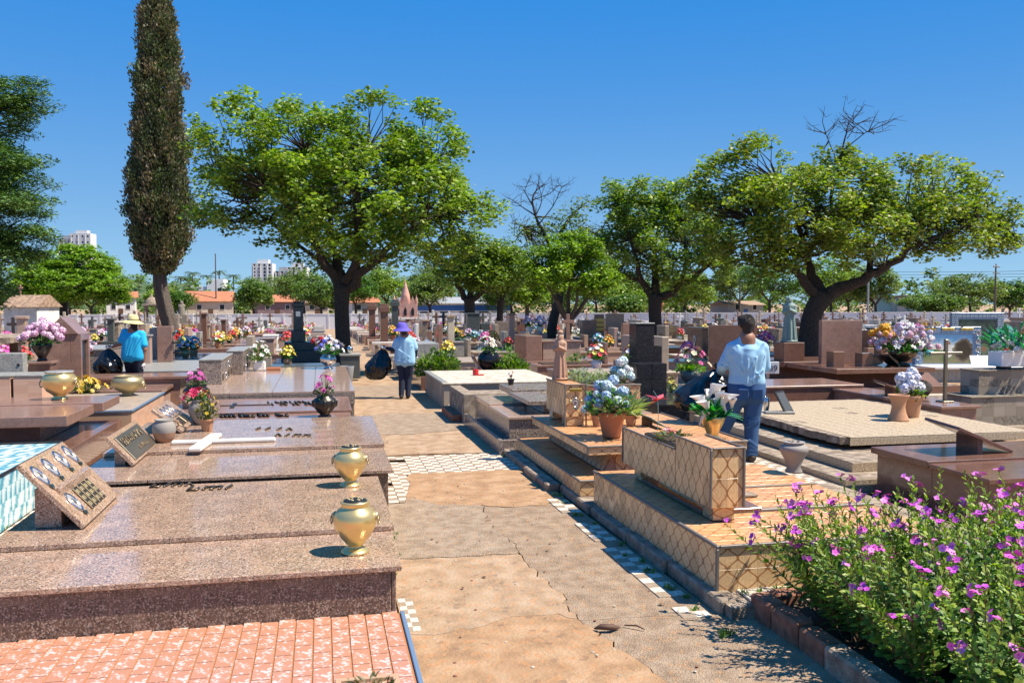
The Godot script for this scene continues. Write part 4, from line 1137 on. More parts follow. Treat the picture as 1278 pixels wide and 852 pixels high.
const TREE_UMBRELLA := {"blobs": [[0.86, 3.56, 0, 2.58, 1.38, 2.08], [-1.15, 2.7, 0.8, 2.3, 1.38, 1.93], [2.87, 2.3, 0.3, 1.95, 1.38, 1.75], [0.86, 2.12, 1.6, 3.44, 1.15, 2.41], [-2.01, 1.55, 0, 1.44, 0.92, 1.24], [3.73, 1.26, 0.2, 0.92, 0.69, 0.84], [0.29, 3.27, -2, 2.58, 1.38, 2.08]], "limbs": [[[0.0, -0.23, 0, 0.287], [0.0, 0.69, 0, 0.258], [0.11, 1.38, 0, 0.258]], [[0.0, 1.26, 0, 0.172], [-1.15, 2.12, 0.5, 0.115]], [[0.11, 1.26, 0, 0.172], [0.86, 2.7, 0, 0.115]], [[0.17, 1.26, 0, 0.172], [2.58, 2.12, 0.3, 0.115]]]}
const TREE_FEATHER := {"blobs": [[1.39, 7.5, 0.3, 1.81, 1.53, 1.75], [2.78, 8.33, 0.2, 1.06, 0.56, 0.85], [3.19, 7.92, 0.1, 0.61, 0.36, 0.51], [1.94, 5.69, 0.6, 1.67, 0.97, 1.39], [3.33, 5.69, 0.2, 0.83, 0.44, 0.67], [2.5, 4.31, 0.8, 1.44, 0.89, 1.22], [3.47, 4.58, -0.2, 0.67, 0.44, 0.58], [0.83, 4.44, -0.6, 1.94, 1.67, 1.9], [2.22, 2.78, 0.5, 1.25, 0.89, 1.12], [3.19, 3.33, 0.2, 0.78, 0.56, 0.7], [0.28, 2.78, 0, 1.67, 1.11, 1.46], [1.67, 1.67, 0.2, 0.83, 0.56, 0.73], [-0.56, 6.67, -0.5, 1.94, 1.94, 2.04]], "limbs": [[[-0.06, -0.28, 0, 0.472], [0.0, 0.83, 0, 0.389], [0.06, 1.94, 0, 0.361]], [[0.06, 1.67, 0, 0.25], [0.83, 3.33, 0.2, 0.167], [1.67, 4.72, 0.3, 0.111], [2.5, 5.69, 0.3, 0.056]], [[0.06, 1.94, 0, 0.25], [0.56, 4.72, -0.2, 0.167], [1.11, 6.67, 0, 0.111], [1.94, 7.78, 0.2, 0.056]], [[0.28, 2.22, 0.1, 0.167], [1.39, 2.78, 0.4, 0.111], [2.5, 3.61, 0.4, 0.056]], [[1.67, 4.72, 0.3, 0.069], [2.78, 4.72, 0.3, 0.042]], [[0.11, 1.94, 0, 0.194], [-0.42, 4.44, -0.4, 0.139], [-0.69, 6.67, -0.4, 0.083]]]}

# ---------------------------------------------------------------- small builders
const X1 := Vector3(1, 0, 0)
const Y1 := Vector3(0, 1, 0)
const Z1 := Vector3(0, 0, 1)

# sheathes the faces of a block: "l" (-x), "f" (+z), "t" (+y), "r" (+x); one mesh per tile
func clad(t: Node3D, faces: String, mats: Array, mats_top: Array, x0: float, x1: float, y0: float, y1: float, z0: float, z1: float, s: float, sv := 0.0, called := "tile") -> void:
	var hs := sv if sv > 0.0 else s
	var ny := maxi(1, roundi((y1 - y0) / hs))
	var nx := maxi(1, roundi((x1 - x0) / s))
	var nz := maxi(1, roundi((z1 - z0) / s))
	var dx := (x1 - x0) / nx
	var dy := (y1 - y0) / ny
	var dz := (z1 - z0) / nz
	if "t" in faces:
		tile_field(t, called, mats_top, Vector3(x0, y1, z0), X1, Z1, nx, nz, dx, dz)
	if "f" in faces:
		tile_field(t, called, mats, Vector3(x0, y1, z1), X1, -Y1, nx, ny, dx, dy)
	if "l" in faces:
		tile_field(t, called, mats, Vector3(x0, y1, z0), Z1, -Y1, nz, ny, dz, dy)
	if "r" in faces:
		tile_field(t, called, mats, Vector3(x1, y1, z1), -Z1, -Y1, nz, ny, dz, dy)

func edge_strip(t: Node3D, m: Material, a: Vector3, b: Vector3, w := 0.018) -> void:
	var d := b - a
	var o := part(block(w, w, d.length(), 0.003), "edge_trim", m, t, (a + b) / 2 - t.position)
	if absf(d.y) > 0.9 * d.length():
		o.rotation = Vector3(PI / 2, 0, 0)
		o.position += Vector3(0, 0, w / 2)
	else:
		o.rotation = Vector3(0, atan2(d.x, d.z), 0)
		o.position.y -= w / 2

func disc_flower(petals: int, size: float, col: Color, eye: Color, cup := 0.35) -> ArrayMesh:
	var key := "f%d,%.3f,%s,%.2f" % [petals, size, col.to_html(), cup]
	if not cache.has(key):
		var b := MB.new()
		for ring in (2 if petals > 5 else 1):
			for k in petals:
				var a := TAU * (k + 0.5 * ring) / petals
				var d := Vector3(cos(a), cup + 0.5 * ring, sin(a)).normalized()
				var sd := Vector3(-sin(a), 0, cos(a))
				var L := size * (1.0 - 0.35 * ring)
				b.leaf(Vector3(0, 0.002 * ring, 0), d * L, sd * L * (2.9 if petals == 5 else 2.0) / petals, d.cross(sd) * -0.12 * L, col * (1.0 - 0.12 * ring))
		b.col = eye
		b.lathe([[0.0, size * 0.2], [size * 0.12, size * 0.16], [size * 0.14, 0.0]], 6)
		cache[key] = b.mesh()
	return cache[key]

# a ball-shaped head of many little florets
func ball_flower(size: float, cols: Array, n := 26) -> ArrayMesh:
	var key := "h%.3f,%s" % [size, cols[0].to_html()]
	if not cache.has(key):
		var b := MB.new()
		b.col = cols[0] * 0.8
		b.lathe([[0.0, size * 0.93], [size * 0.62, size * 0.7], [size * 0.92, 0.1 * size], [size * 0.7, -size * 0.6], [0.0, -size * 0.9]], 9)
		for i in n:
			var y := 1.0 - 1.6 * (i + 0.5) / n
			var a := i * 2.39996
			var d := Vector3(sqrt(maxf(0.0, 1.0 - y * y)) * cos(a), y, sqrt(maxf(0.0, 1.0 - y * y)) * sin(a))
			var u := d.cross(Vector3(0.3, 0.9, 0.2)).normalized()
			var w := d.cross(u)
			for k in 4:
				var th := TAU * k / 4.0 + i
				var e := u * cos(th) + w * sin(th)
				b.leaf(d * size, d * size * 1.05 + e * size * 0.42, e.cross(d) * size * 0.17, d * size * 0.06, cols[i % cols.size()])
		cache[key] = b.mesh()
	return cache[key]

func greens(t: Node3D, at: Vector3, r: float, h: float, n: int, ll: float, lw: float, cols: Array, called := "leaves", up := 0.5) -> void:
	var b := MB.new()
	for i in n:
		var a := rng.randf() * TAU
		var rr := r * sqrt(rng.randf())
		var p := Vector3(cos(a) * rr, h * rng.randf() * (1.0 - 0.5 * rr / r), sin(a) * rr)
		var d := Vector3(cos(a) + rng.randfn() * 0.5, up + rng.randfn() * 0.5, sin(a) + rng.randfn() * 0.5).normalized()
		var sd := d.cross(Vector3(rng.randfn() * 0.4, 1, rng.randfn() * 0.4)).normalized()
		var L := ll * rng.randf_range(0.7, 1.3)
		b.leaf(p, p + d * L, sd * lw * L, Vector3(0, 0.08 * L, 0), cols[i % cols.size()] * rng.randf_range(0.8, 1.2))
	var o := part(b.mesh(), called, M.leaf, t, at)
	if called == "plants":
		o.set_meta("kind", "stuff")

# flowers on a dome over at; every flower a part of its own, with its stem joined to the stems
func dome(t: Node3D, at: Vector3, r: float, h: float, n: int, kinds: Array, called := "flower", stems := true) -> void:
	var sb := MB.new()
	for i in n:
		var f := sqrt((i + 0.5) / n)
		var a := i * 2.39996 + rng.randf() * 0.3
		var p := Vector3(cos(a) * r * f, h * (1.0 - 0.75 * f * f) * rng.randf_range(0.88, 1.08), sin(a) * r * f)
		p += Vector3(rng.randfn(), rng.randfn() * 0.6, rng.randfn()) * r * 0.13
		var o := part(kinds[i % kinds.size()], called, M.petal, t, at + p)
		var d := (Vector3(cos(a) * f, 0.55, sin(a) * f) + Vector3(rng.randfn(), rng.randfn(), rng.randfn()) * 0.15).normalized()
		o.basis = Basis(Quaternion(Vector3.UP, d)) * Basis(Vector3.UP, rng.randf() * TAU) * Basis.from_scale(Vector3.ONE * rng.randf_range(0.7, 1.15))
		sb.col = Color(0.08, 0.15, 0.03)
		if stems:
			sb.tube([Vector3(p.x * 0.15, -0.02, p.z * 0.15), p * 0.6 + Vector3(0, 0.1 * h, 0), p], [0.004, 0.0035, 0.003], 4, false)
	if stems:
		part(sb.mesh(), "stems", M.leaf, t, at)

func vase(t: Node3D, prof: Array, m: Material, called := "vase", seg := 24) -> void:
	part(lathe(prof, seg), called, m, t)

const URN := [[0.0, 0.0], [0.088, 0.0], [0.09, 0.012], [0.075, 0.026], [0.05, 0.036], [0.045, 0.05], [0.062, 0.066], [0.095, 0.105], [0.125, 0.16], [0.137, 0.205], [0.132, 0.245], [0.112, 0.275], [0.088, 0.29], [0.086, 0.305], [0.094, 0.318], [0.092, 0.33], [0.08, 0.332], [0.078, 0.326], [0.0, 0.324]]
const BOWL := [[0.0, 0.0], [0.10, 0.0], [0.105, 0.012], [0.07, 0.03], [0.09, 0.05], [0.16, 0.09], [0.205, 0.15], [0.215, 0.2], [0.20, 0.24], [0.17, 0.26], [0.165, 0.275], [0.175, 0.285], [0.16, 0.285], [0.155, 0.265], [0.0, 0.262]]
const POT := [[0.0, 0.0], [0.62, 0.0], [0.66, 0.04], [0.86, 0.8], [0.87, 0.82], [1.0, 0.83], [1.0, 1.0], [0.9, 1.0], [0.84, 0.86], [0.0, 0.84]]
const JAR := [[0.0, 0.0], [0.55, 0.0], [0.6, 0.05], [0.85, 0.3], [1.0, 0.55], [0.96, 0.75], [0.75, 0.88], [0.7, 0.92], [0.78, 1.0], [0.66, 1.0], [0.6, 0.9], [0.0, 0.88]]

func scaled(p: Array, r: float, h: float) -> Array:
	var out := []
	for q in p:
		out.append([q[0] * r, q[1] * h])
	return out

# lion-mask handles with rings, garlands: lumps on both shoulders of an urn
func urn_handles(t: Node3D, r: float, y: float, s: float, m: Material) -> void:
	for k in 2:
		var b := MB.new()
		var a := PI * k + 0.25
		var rows := []
		for i in 7:
			var row := PackedVector3Array()
			for j in 10:
				var th := TAU * j / 10.0
				var ph := PI * i / 6.0
				var q := Vector3(sin(ph) * cos(th), cos(ph), sin(ph) * sin(th)) * s * (1.0 + 0.18 * sin(3.0 * th) * sin(2.0 * ph))
				row.append(q + Vector3(cos(a) * r, y, sin(a) * r))
			rows.append(row)
		b.grid(rows, true)
		var ring := []
		var rad := []
		for j in 13:
			var th := TAU * j / 12.0
			ring.append(Vector3(cos(a) * (r + s * 0.9), y - s * 0.9, sin(a) * (r + s * 0.9)) + Vector3(-sin(a) * cos(th), sin(th), cos(a) * cos(th)) * s * 0.9)
			rad.append(s * 0.16)
		b.tube(ring, rad, 5, false)
		part(b.mesh(), "handle", m, t)

# raised cast-metal lettering, too worn to read: short slanting strokes along dir
func lettering(t: Node3D, at: Vector3, dir: Vector3, up: Vector3, length: float, hgt: float, m: Material, words := 1) -> void:
	var nr := up.cross(dir).normalized() * -1.0
	if nr.dot(Vector3.UP) < 0.0:
		nr = -nr
	for w in words:
		var b := MB.new()
		var s0 := length * w / words
		var s1 := s0 + length / words * 0.82
		var s := s0
		while s < s1:
			var o := at + dir * s
			var k := hgt * rng.randf_range(0.75, 1.0)
			var wd := hgt * 0.42
			match rng.randi() % 4:
				0: b.tube([o, o + up * k + dir * wd * 0.25], [hgt * 0.085, hgt * 0.085], 4)
				1: b.tube([o, o + up * k * 0.8, o + up * k * 0.8 + dir * wd, o + dir * wd], [hgt * 0.085, hgt * 0.085, hgt * 0.085, hgt * 0.085], 4)
				2: b.tube([o + up * k, o, o + dir * wd, o + dir * wd + up * k * 0.5], [hgt * 0.085, hgt * 0.085, hgt * 0.085, hgt * 0.085], 4)
				3: b.tube([o, o + up * k, o + dir * wd + up * k * 0.1], [hgt * 0.085, hgt * 0.085, hgt * 0.085], 4)
			s += hgt * 0.75
		part(b.mesh(), "lettering", m, t, nr * hgt * 0.06 - t.position).set_meta("kind", "stuff")

func oval(t: Node3D, b: Basis, at: Vector3, rx: float, ry: float) -> void:
	var m := MB.new()
	m.lathe([[1.0, 0.0], [1.05, 0.006], [0.95, 0.012], [0.84, 0.009], [0.82, 0.004]], 18, Vector3.ZERO, rx, ry)
	var f := part(m.mesh(), "portrait_frame", M.silver, t)
	f.transform = Transform3D(b, at - t.position)
	m = MB.new()
	m.lathe([[0.86, 0.005], [0.4, 0.008], [0.0, 0.008]], 18, Vector3.ZERO, rx, ry)
	part(m.mesh(), "photograph", M.portrait, f)
	m = MB.new()
	m.lathe([[0.0, 0.016], [0.3, 0.013], [0.42, 0.008]], 8, Vector3(0, 0, -ry * 0.05), rx * 0.8, ry * 0.8)
	part(m.mesh(), "face_print", M.plaque_grey, f)
	m = MB.new()
	m.leaf(Vector3(0, 0.004, ry * 0.9), Vector3(0, 0.012, ry * 1.55), Vector3(rx * 0.6, 0, 0), Vector3(0, 0.006, 0), Color(0.5, 0.5, 0.5))
	part(m.mesh(), "ribbon", M.silver, f)

# sloping stone with plaques; low edge at xl, high edge at xh
func tablet(label: String, stone: Material, xl: float, yl: float, xh: float, yh: float, z0: float, z1: float) -> Array:
	var t := thing("tablet", label, "tablet", Vector3((xl + xh) / 2, yl, (z0 + z1) / 2))
	var d := Vector3(xl - xh, yl - yh, 0)
	var ux := d.normalized()
	var nr := Vector3(-ux.y, ux.x, 0)
	if nr.y < 0:
		nr = -nr
	var b := Basis(ux, nr, Vector3(0, 0, 1))
	var L := d.length()
	var o := part(block(L, 0.035, z1 - z0, 0.004), "stone_plate", stone, t)
	var mid := Vector3((xl + xh) / 2, (yl + yh) / 2, (z0 + z1) / 2) - nr * 0.03 + Vector3(0, 0.02, 0)
	o.transform = Transform3D(b, mid - t.position)
	part(block((xl - xh) * 0.42, (yh - yl) * 0.62, (z1 - z0) * 0.8, 0.004), "foot_stone", stone, t, Vector3(-(xl - xh) * 0.14, 0, 0))
	return [t, b, mid + nr * 0.036, L, z1 - z0]

# surface nets over tapered capsules [a, b, ra, rb]
func blob(caps: Array, cell: float, k: float) -> ArrayMesh:
	var lo := Vector3(1e9, 1e9, 1e9)
	var hi := -lo
	for c in caps:
		var r: float = maxf(c[2], c[3]) + k
		for p in [c[0], c[1]]:
			lo = lo.min(p - Vector3.ONE * r)
			hi = hi.max(p + Vector3.ONE * r)
	lo -= Vector3.ONE * cell * 2.0
	var nx := int((hi.x - lo.x) / cell) + 4
	var ny := int((hi.y - lo.y) / cell) + 4
	var nz := int((hi.z - lo.z) / cell) + 4
	var f := PackedFloat32Array()
	f.resize(nx * ny * nz)
	f.fill(1e3)
	for c in caps:
		var a: Vector3 = c[0]
		var bb: Vector3 = c[1]
		var ra: float = c[2]
		var rb: float = c[3]
		var ab := bb - a
		var il := 1.0 / maxf(ab.length_squared(), 1e-9)
		var R := maxf(ra, rb) + k + cell * 2.0
		var l := ((a.min(bb) - Vector3.ONE * R) - lo) / cell
		var h := ((a.max(bb) + Vector3.ONE * R) - lo) / cell
		for z in range(maxi(0, int(l.z)), mini(nz, int(h.z) + 2)):
			for y in range(maxi(0, int(l.y)), mini(ny, int(h.y) + 2)):
				var row := (z * ny + y) * nx
				for x in range(maxi(0, int(l.x)), mini(nx, int(h.x) + 2)):
					var p := lo + Vector3(x, y, z) * cell
					var t := clampf((p - a).dot(ab) * il, 0.0, 1.0)
					var d := p.distance_to(a + ab * t) - lerpf(ra, rb, t)
					var e := f[row + x]
					var m := clampf(0.5 + 0.5 * (e - d) / k, 0.0, 1.0)
					f[row + x] = lerpf(e, d, m) - k * m * (1.0 - m) if e < 100.0 else d
	var ids := PackedInt32Array()
	ids.resize(nx * ny * nz)
	ids.fill(-1)
	var st := MB.new()
	var offs := [0, 1, nx, nx + 1, nx * ny, nx * ny + 1, nx * ny + nx, nx * ny + nx + 1]
	for z in nz - 1:
		for y in ny - 1:
			for x in nx - 1:
				var i := (z * ny + y) * nx + x
				var inside := 0
				for o in offs:
					if f[i + o] < 0.0:
						inside += 1
				if inside == 0 or inside == 8:
					continue
				var s := Vector3.ZERO
				var cnt := 0
				for e in [[0, 1], [2, 3], [4, 5], [6, 7], [0, 2], [1, 3], [4, 6], [5, 7], [0, 4], [1, 5], [2, 6], [3, 7]]:
					var va := f[i + offs[e[0]]]
					var vb := f[i + offs[e[1]]]
					if (va < 0.0) != (vb < 0.0):
						var t := va / (va - vb)
						var pa := Vector3(e[0] & 1, (e[0] >> 1) & 1, e[0] >> 2)
						var pb := Vector3(e[1] & 1, (e[1] >> 1) & 1, e[1] >> 2)
						s += pa.lerp(pb, t)
						cnt += 1
				ids[i] = st.v.size()
				st.v.append(lo + (Vector3(x, y, z) + s / cnt) * cell)
				st.n.append(Vector3(f[i + 1] - f[i] + f[i + offs[3]] - f[i + offs[2]] + f[i + offs[5]] - f[i + offs[4]] + f[i + offs[7]] - f[i + offs[6]], f[i + offs[2]] - f[i] + f[i + offs[3]] - f[i + 1] + f[i + offs[6]] - f[i + offs[4]] + f[i + offs[7]] - f[i + offs[5]], f[i + offs[4]] - f[i] + f[i + offs[5]] - f[i + 1] + f[i + offs[6]] - f[i + offs[2]] + f[i + offs[7]] - f[i + offs[3]]).normalized())
				st.c.append(Color.WHITE)
				st.uv.append(Vector2.ZERO)
	for z in range(1, nz - 1):
		for y in range(1, ny - 1):
			for x in range(1, nx - 1):
				var i := (z * ny + y) * nx + x
				var v0 := f[i] < 0.0
				for a in 3:
					var step: int = [1, nx, nx * ny][a]
					if (f[i + step] < 0.0) == v0:
						continue
					var u: int = [nx, nx * ny, 1][a]
					var w: int = [nx * ny, 1, nx][a]
					var q0 := ids[i]
					var q1 := ids[i - u]
					var q2 := ids[i - u - w]
					var q3 := ids[i - w]
					if q0 < 0 or q1 < 0 or q2 < 0 or q3 < 0:
						continue
					if v0:
						st.ix.append_array([q0, q2, q1, q0, q3, q2])
					else:
						st.ix.append_array([q0, q1, q2, q0, q2, q3])
	var sgn := 0.0
	for i in range(0, mini(st.ix.size(), 3000), 3):
		sgn += (st.v[st.ix[i + 2]] - st.v[st.ix[i]]).cross(st.v[st.ix[i + 1]] - st.v[st.ix[i]]).dot(st.n[st.ix[i]])
	if sgn < 0.0:
		for i in range(0, st.ix.size(), 3):
			var q := st.ix[i + 1]
			st.ix[i + 1] = st.ix[i + 2]
			st.ix[i + 2] = q
	return st.mesh()

# ---------------------------------------------------------------- graves left of the path
func make_left() -> void:
	var t: Node3D
	var G: Material = M.pink_granite
	# pink glazed tile floor of the nearest grave
	t = thing("tiled_grave", "low grave paved with small mottled pink glazed tiles, nearest left", "grave", Vector3(-1.1, 0, -4.3))
	slab(t, "bed", M.orange_grout, -2.68, 0.452, -0.02, 0.122, -5.2, -3.3, 0.003)
	tile_field(t, "tile", [M.pink_tile_0, M.pink_tile_1, M.pink_tile_2, M.pink_tile_3], Vector3(-2.66, 0.122, -5.28), X1, Z1, 31, 9, 0.1, 0.2, 0.009, 0.008, 0.42)
	slab(t, "edge_trim", M.blue_edge, 0.452, 0.478, -0.02, 0.135, -5.2, -3.3, 0.004)
	for s in [[0.05, 0.36, -4.28, -4.25], [0.05, 0.08, -4.249, -4.0], [0.33, 0.36, -4.249, -4.0]]:
		slab(t, "planter_rim", M.grout, s[0], s[1], 0.12, 0.150, s[2], s[3], 0.004)
	greens(t, Vector3(1.3, 0.13, 0.14), 0.11, 0.03, 90, 0.05, 0.12, [Color(0.2, 0.16, 0.07), Color(0.14, 0.12, 0.05), Color(0.1, 0.13, 0.04)], "dry_grass", 0.2)
	# double grave of pink granite with two long slabs
	t = thing("granite_grave", "polished pink granite grave with two stepped slabs, nearest left", "grave", Vector3(-0.8, 0, -6.4))
	slab(t, "base", M.dark_speckled_granite, -2.05, 0.40, 0.0, 0.384, -7.74, -5.21)
	slab(t, "corner_post", M.dark_speckled_granite, 0.402, 0.432, 0.0, 0.384, -7.74, -5.215)
	slab(t, "cover_slab", G, -2.09, 0.465, 0.385, 0.42, -6.02, -5.175, 0.005)
	slab(t, "cover_slab", G, -2.09, 0.485, 0.421, 0.46, -7.73, -5.98, 0.005)
	lettering(t, Vector3(-1.40, 0.461, -7.92 + 0.3), X1, Vector3(0.15, 0, -1), 0.34, 0.14, M.bronze, 2)
	lettering(t, Vector3(-1.08, 0.461, -7.42), X1, Vector3(0.15, 0, -1), 0.36, 0.16, M.bronze, 2)
	# third and fourth slab
	t = thing("granite_grave", "polished pink granite grave with white cross lying on its slabs", "grave", Vector3(-0.7, 0, -9.5))
	slab(t, "base", M.dark_speckled_granite, -2.05, 0.585, 0.0, 0.464, -11.25, -7.86)
	slab(t, "cover_slab", G, -2.09, -1.46, 0.465, 0.5, -9.06, -7.80, 0.005)
	slab(t, "cover_slab", G, -1.455, 0.625, 0.465, 0.5, -9.06, -7.80, 0.005)
	slab(t, "cover_slab", G, -2.09, 0.635, 0.501, 0.54, -11.28, -9.03, 0.005)
	lettering(t, Vector3(-0.74, 0.541, -10.3), Vector3(0.75, 0, 0.25).normalized(), Vector3(0.2, 0, -1), 0.5, 0.15, M.bronze, 2)
	lettering(t, Vector3(-0.5, 0.541, -9.75), Vector3(0.75, 0, 0.25).normalized(), Vector3(0.2, 0, -1), 0.4, 0.15, M.bronze, 2)
	# white cross laid on the slab
	t = thing("cross", "white stone cross lying flat on the pink granite slab", "cross", Vector3(-1.0, 0.541, -9.42))
	part(block(1.04, 0.04, 0.085, 0.012), "shaft", M.white_stone, t, Vector3.ZERO, Vector3(0, -0.01, 0))
	part(block(0.13, 0.04, 0.46, 0.012), "arm", M.white_stone, t, Vector3(-0.2, 0, 0.28), Vector3(0, -0.1, 0))
	part(block(0.13, 0.04, 0.40, 0.012), "arm", M.white_stone, t, Vector3(-0.15, 0, -0.26), Vector3(0, -0.1, 0))
	# brown lettered slabs
	t = thing("granite_grave", "brown granite grave with lettering and dark urn of pink flowers", "grave", Vector3(-0.8, 0, -12.8))
	slab(t, "base", M.mauve_granite, -2.05, 0.33, 0.0, 0.412, -14.2, -11.42)
	slab(t, "cover_slab", M.mauve_granite, -2.08, 0.395, 0.413, 0.45, -12.5, -11.37, 0.005)
	slab(t, "cover_slab", M.mauve_granite, -2.08, 0.42, 0.451, 0.485, -14.25, -12.48, 0.005)
	slab(t, "cross_inlay", M.dark_bronze, -1.46, -0.74, 0.485, 0.497, -13.32, -13.28, 0.003)
	slab(t, "cross_inlay", M.dark_bronze, -1.30, -1.24, 0.485, 0.498, -13.55, -13.0, 0.003)
	lettering(t, Vector3(-0.78, 0.486, -13.5), Vector3(0.65, 0, 0.1).normalized(), Vector3(-0.3, 0, -1), 0.62, 0.17, M.dark_bronze, 3)
	lettering(t, Vector3(-0.7, 0.486, -13.2), Vector3(0.65, 0, 0.1).normalized(), Vector3(-0.3, 0, -1), 0.55, 0.17, M.dark_bronze, 3)
	lettering(t, Vector3(-1.5, 0.451, -12.2), Vector3(1, 0, 0.08).normalized(), Vector3(-0.3, 0, -1), 1.0, 0.26, M.dark_bronze, 4)
	# wide speckled grave with two bone vaults at its head
	t = thing("granite_grave", "wide speckled granite platform grave with reflecting top plates", "grave", Vector3(-0.8, 0, -17.3))
	slab(t, "base", M.speckled_granite, -2.12, 0.53, 0.0, 0.515, -20.1, -14.55)
	for i in 4:
		for j in 3:
			slab(t, "top_plate", M.tan_granite, -2.12 + i * 0.667, -2.12 + (i + 1) * 0.667 - 0.006, 0.516, 0.55, -20.15 + j * 1.87, -20.15 + (j + 1) * 1.87 - 0.006, 0.004)
	for i in 4:
		slab(t, "front_plate", M.speckled_granite, -2.12 + i * 0.667, -2.12 + (i + 1) * 0.667 - 0.008, 0.33, 0.512, -14.549, -14.53, 0.003)
	for s in [[-2.12, -1.74, -18.1, -16.15, 1.0, "speckled granite bone vault with small plaques, nearer of two on platform"], [-1.86, -1.55, -20.1, -18.25, 1.04, "speckled granite bone vault with portraits, farther of two on platform"]]:
		t = thing("bone_vault", s[5], "vault", Vector3((s[0] + s[1]) / 2, 0.551, (s[2] + s[3]) / 2))
		slab(t, "body", M.speckled_granite, s[0], s[1], 0.551, s[4] - 0.03, s[2], s[3])
		slab(t, "lid", M.grey_granite, s[0] - 0.01, s[1] + 0.015, s[4] - 0.029, s[4], s[2] - 0.01, s[3] + 0.01)
		for i in 4:
			for j in 2:
				var o := Vector3(s[1] + 0.001, 0.66 + j * 0.18, lerpf(s[2], s[3], (i + 0.5) / 4.0))
				if (i + j) % 3 == 2:
					oval(t, Basis(Vector3(0, 0, -1), Vector3(1, 0, 0), Vector3(0, -1, 0)), o, 0.05, 0.065)
				else:
					part(block(0.012, 0.11, 0.2, 0.003), "plaque", M.silver if j else M.bronze, t, o - t.position + Vector3(0.005, -0.05, 0))
	# ---- tablets
	var a := tablet("pink granite tablet with five silver portrait ovals and bronze plates", M.pink_granite, -1.58, 0.461, -1.98, 0.90, -7.3, -6.31)
	t = a[0]
	var b: Basis = a[1]
	for s in [[-0.40, -0.16], [-0.14, -0.17], [0.14, -0.18], [0.38, -0.18], [-0.32, 0.12]]:
		oval(t, b * Basis(Vector3(0, 0, 1), Vector3(0, 1, 0), Vector3(-1, 0, 0)).rotated(Vector3.UP, PI), a[2] + b.z * -s[0] + b.x * s[1], 0.055, 0.085)
	for i in 4:
		var o := part(block(0.20, 0.012, 0.075, 0.003), "bronze_plate", M.bronze, t)
		o.transform = Transform3D(b, a[2] + b.x * 0.14 + b.z * (0.13 - i * 0.105) - t.position)
		for k in 3:
			part(block(0.035, 0.004, 0.05, 0.001), "raised_line", M.tarnished_brass, o, Vector3(-0.06 + k * 0.06, 0.012, 0))
	a = tablet("tablet with large bronze nameplate on pink granite slab", M.pink_granite, -1.68, 0.501, -1.91, 0.76, -9.62, -8.42)
	t = a[0]
	b = a[1]
	var pl := part(block(a[3] * 0.8, 0.012, a[4] * 0.82, 0.004), "nameplate", M.plaque_grey, t)
	pl.transform = Transform3D(b, a[2] + b.x * 0.01 - t.position)
	lettering(t, a[2] + b.x * -0.01 + b.z * 0.42 + b.y * 0.012, -b.z, -b.x, 0.8, 0.085, M.bronze, 3)
	lettering(t, a[2] + b.x * 0.1 + b.z * 0.1 + b.y * 0.012, -b.z, -b.x, 0.38, 0.05, M.bronze, 2)
	a = tablet("tablet with leaning portraits behind the clay jar", M.pink_granite, -1.52, 0.541, -1.84, 0.80, -11.2, -10.2)
	t = a[0]
	b = a[1]
	for i in 3:
		oval(t, b * Basis(Vector3(0, 0, 1), Vector3(0, 1, 0), Vector3(-1, 0, 0)).rotated(Vector3.UP, PI), a[2] + b.x * -0.08 + b.z * (0.3 - i * 0.2), 0.05, 0.08)
	for i in 2:
		var o := part(block(0.11, 0.012, 0.28, 0.003), "bronze_plate", M.bronze, t)
		o.transform = Transform3D(b, a[2] + b.x * 0.1 + b.z * (0.2 - i * 0.34) - t.position)
	a = tablet("small brown tablet leaning behind the dark urn of pink flowers", M.mauve_granite, -1.78, 0.486, -1.98, 0.66, -13.6, -13.0)

	# ---- urns and pots on these graves
	for s in [[0.2, 0.42, -5.51, "brass urn with lion handles on the nearest pink granite slab", M.brass], [0.23, 0.46, -7.36, "brass urn on the second slab, behind the nearest urn", M.brass]]:
		t = thing("brass_urn", s[3], "urn", Vector3(s[0], s[1], s[2]), 0.0, "brass urns beside the path")
		vase(t, URN, s[4], "body", 32)
		urn_handles(t, 0.125, 0.235, 0.028, M.tarnished_brass)
		part(lathe([[0.078, 0.326], [0.07, 0.338], [0.05, 0.342], [0.0, 0.343]], 20), "lid", M.dark_bronze, t)
		for k in 6:
			var q := Vector3(cos(TAU * k / 6.0), 0, sin(TAU * k / 6.0)) * 0.04
			part(lathe([[0.012, 0.0], [0.014, 0.004], [0.008, 0.008], [0.006, 0.0]], 8), "stem_hole", M.tarnished_brass, t, q + Vector3(0, 0.341, 0))
	t = thing("dark_urn", "dark bronze urn with pink flowers on the brown lettered slab", "urn", Vector3(0.04, 0.45, -12.02))
	vase(t, [[0.0, 0.0], [0.09, 0.0], [0.085, 0.02], [0.06, 0.035], [0.1, 0.07], [0.15, 0.14], [0.16, 0.2], [0.14, 0.25], [0.1, 0.27], [0.105, 0.29], [0.09, 0.29], [0.085, 0.27], [0, 0.265]], M.dark_bronze, "body")
	for k in 8:
		var q := Vector3(cos(TAU * k / 8.0), 0, sin(TAU * k / 8.0))
		part(lathe([[0.0, 0.05], [0.028, 0.03], [0.024, -0.04], [0.0, -0.06]], 8), "relief_leaf", M.dark_bronze, t, q * 0.148 + Vector3(0, 0.19, 0))
	var pinks := [disc_flower(8, 0.06, Color(0.62, 0.10, 0.42), Color(0.6, 0.3, 0.4)), disc_flower(8, 0.055, Color(0.72, 0.25, 0.55), Color(0.6, 0.3, 0.4)), disc_flower(8, 0.05, Color(0.5, 0.06, 0.3), Color(0.5, 0.2, 0.3))]
	dome(t, Vector3(0, 0.28, 0), 0.15, 0.26, 13, pinks)
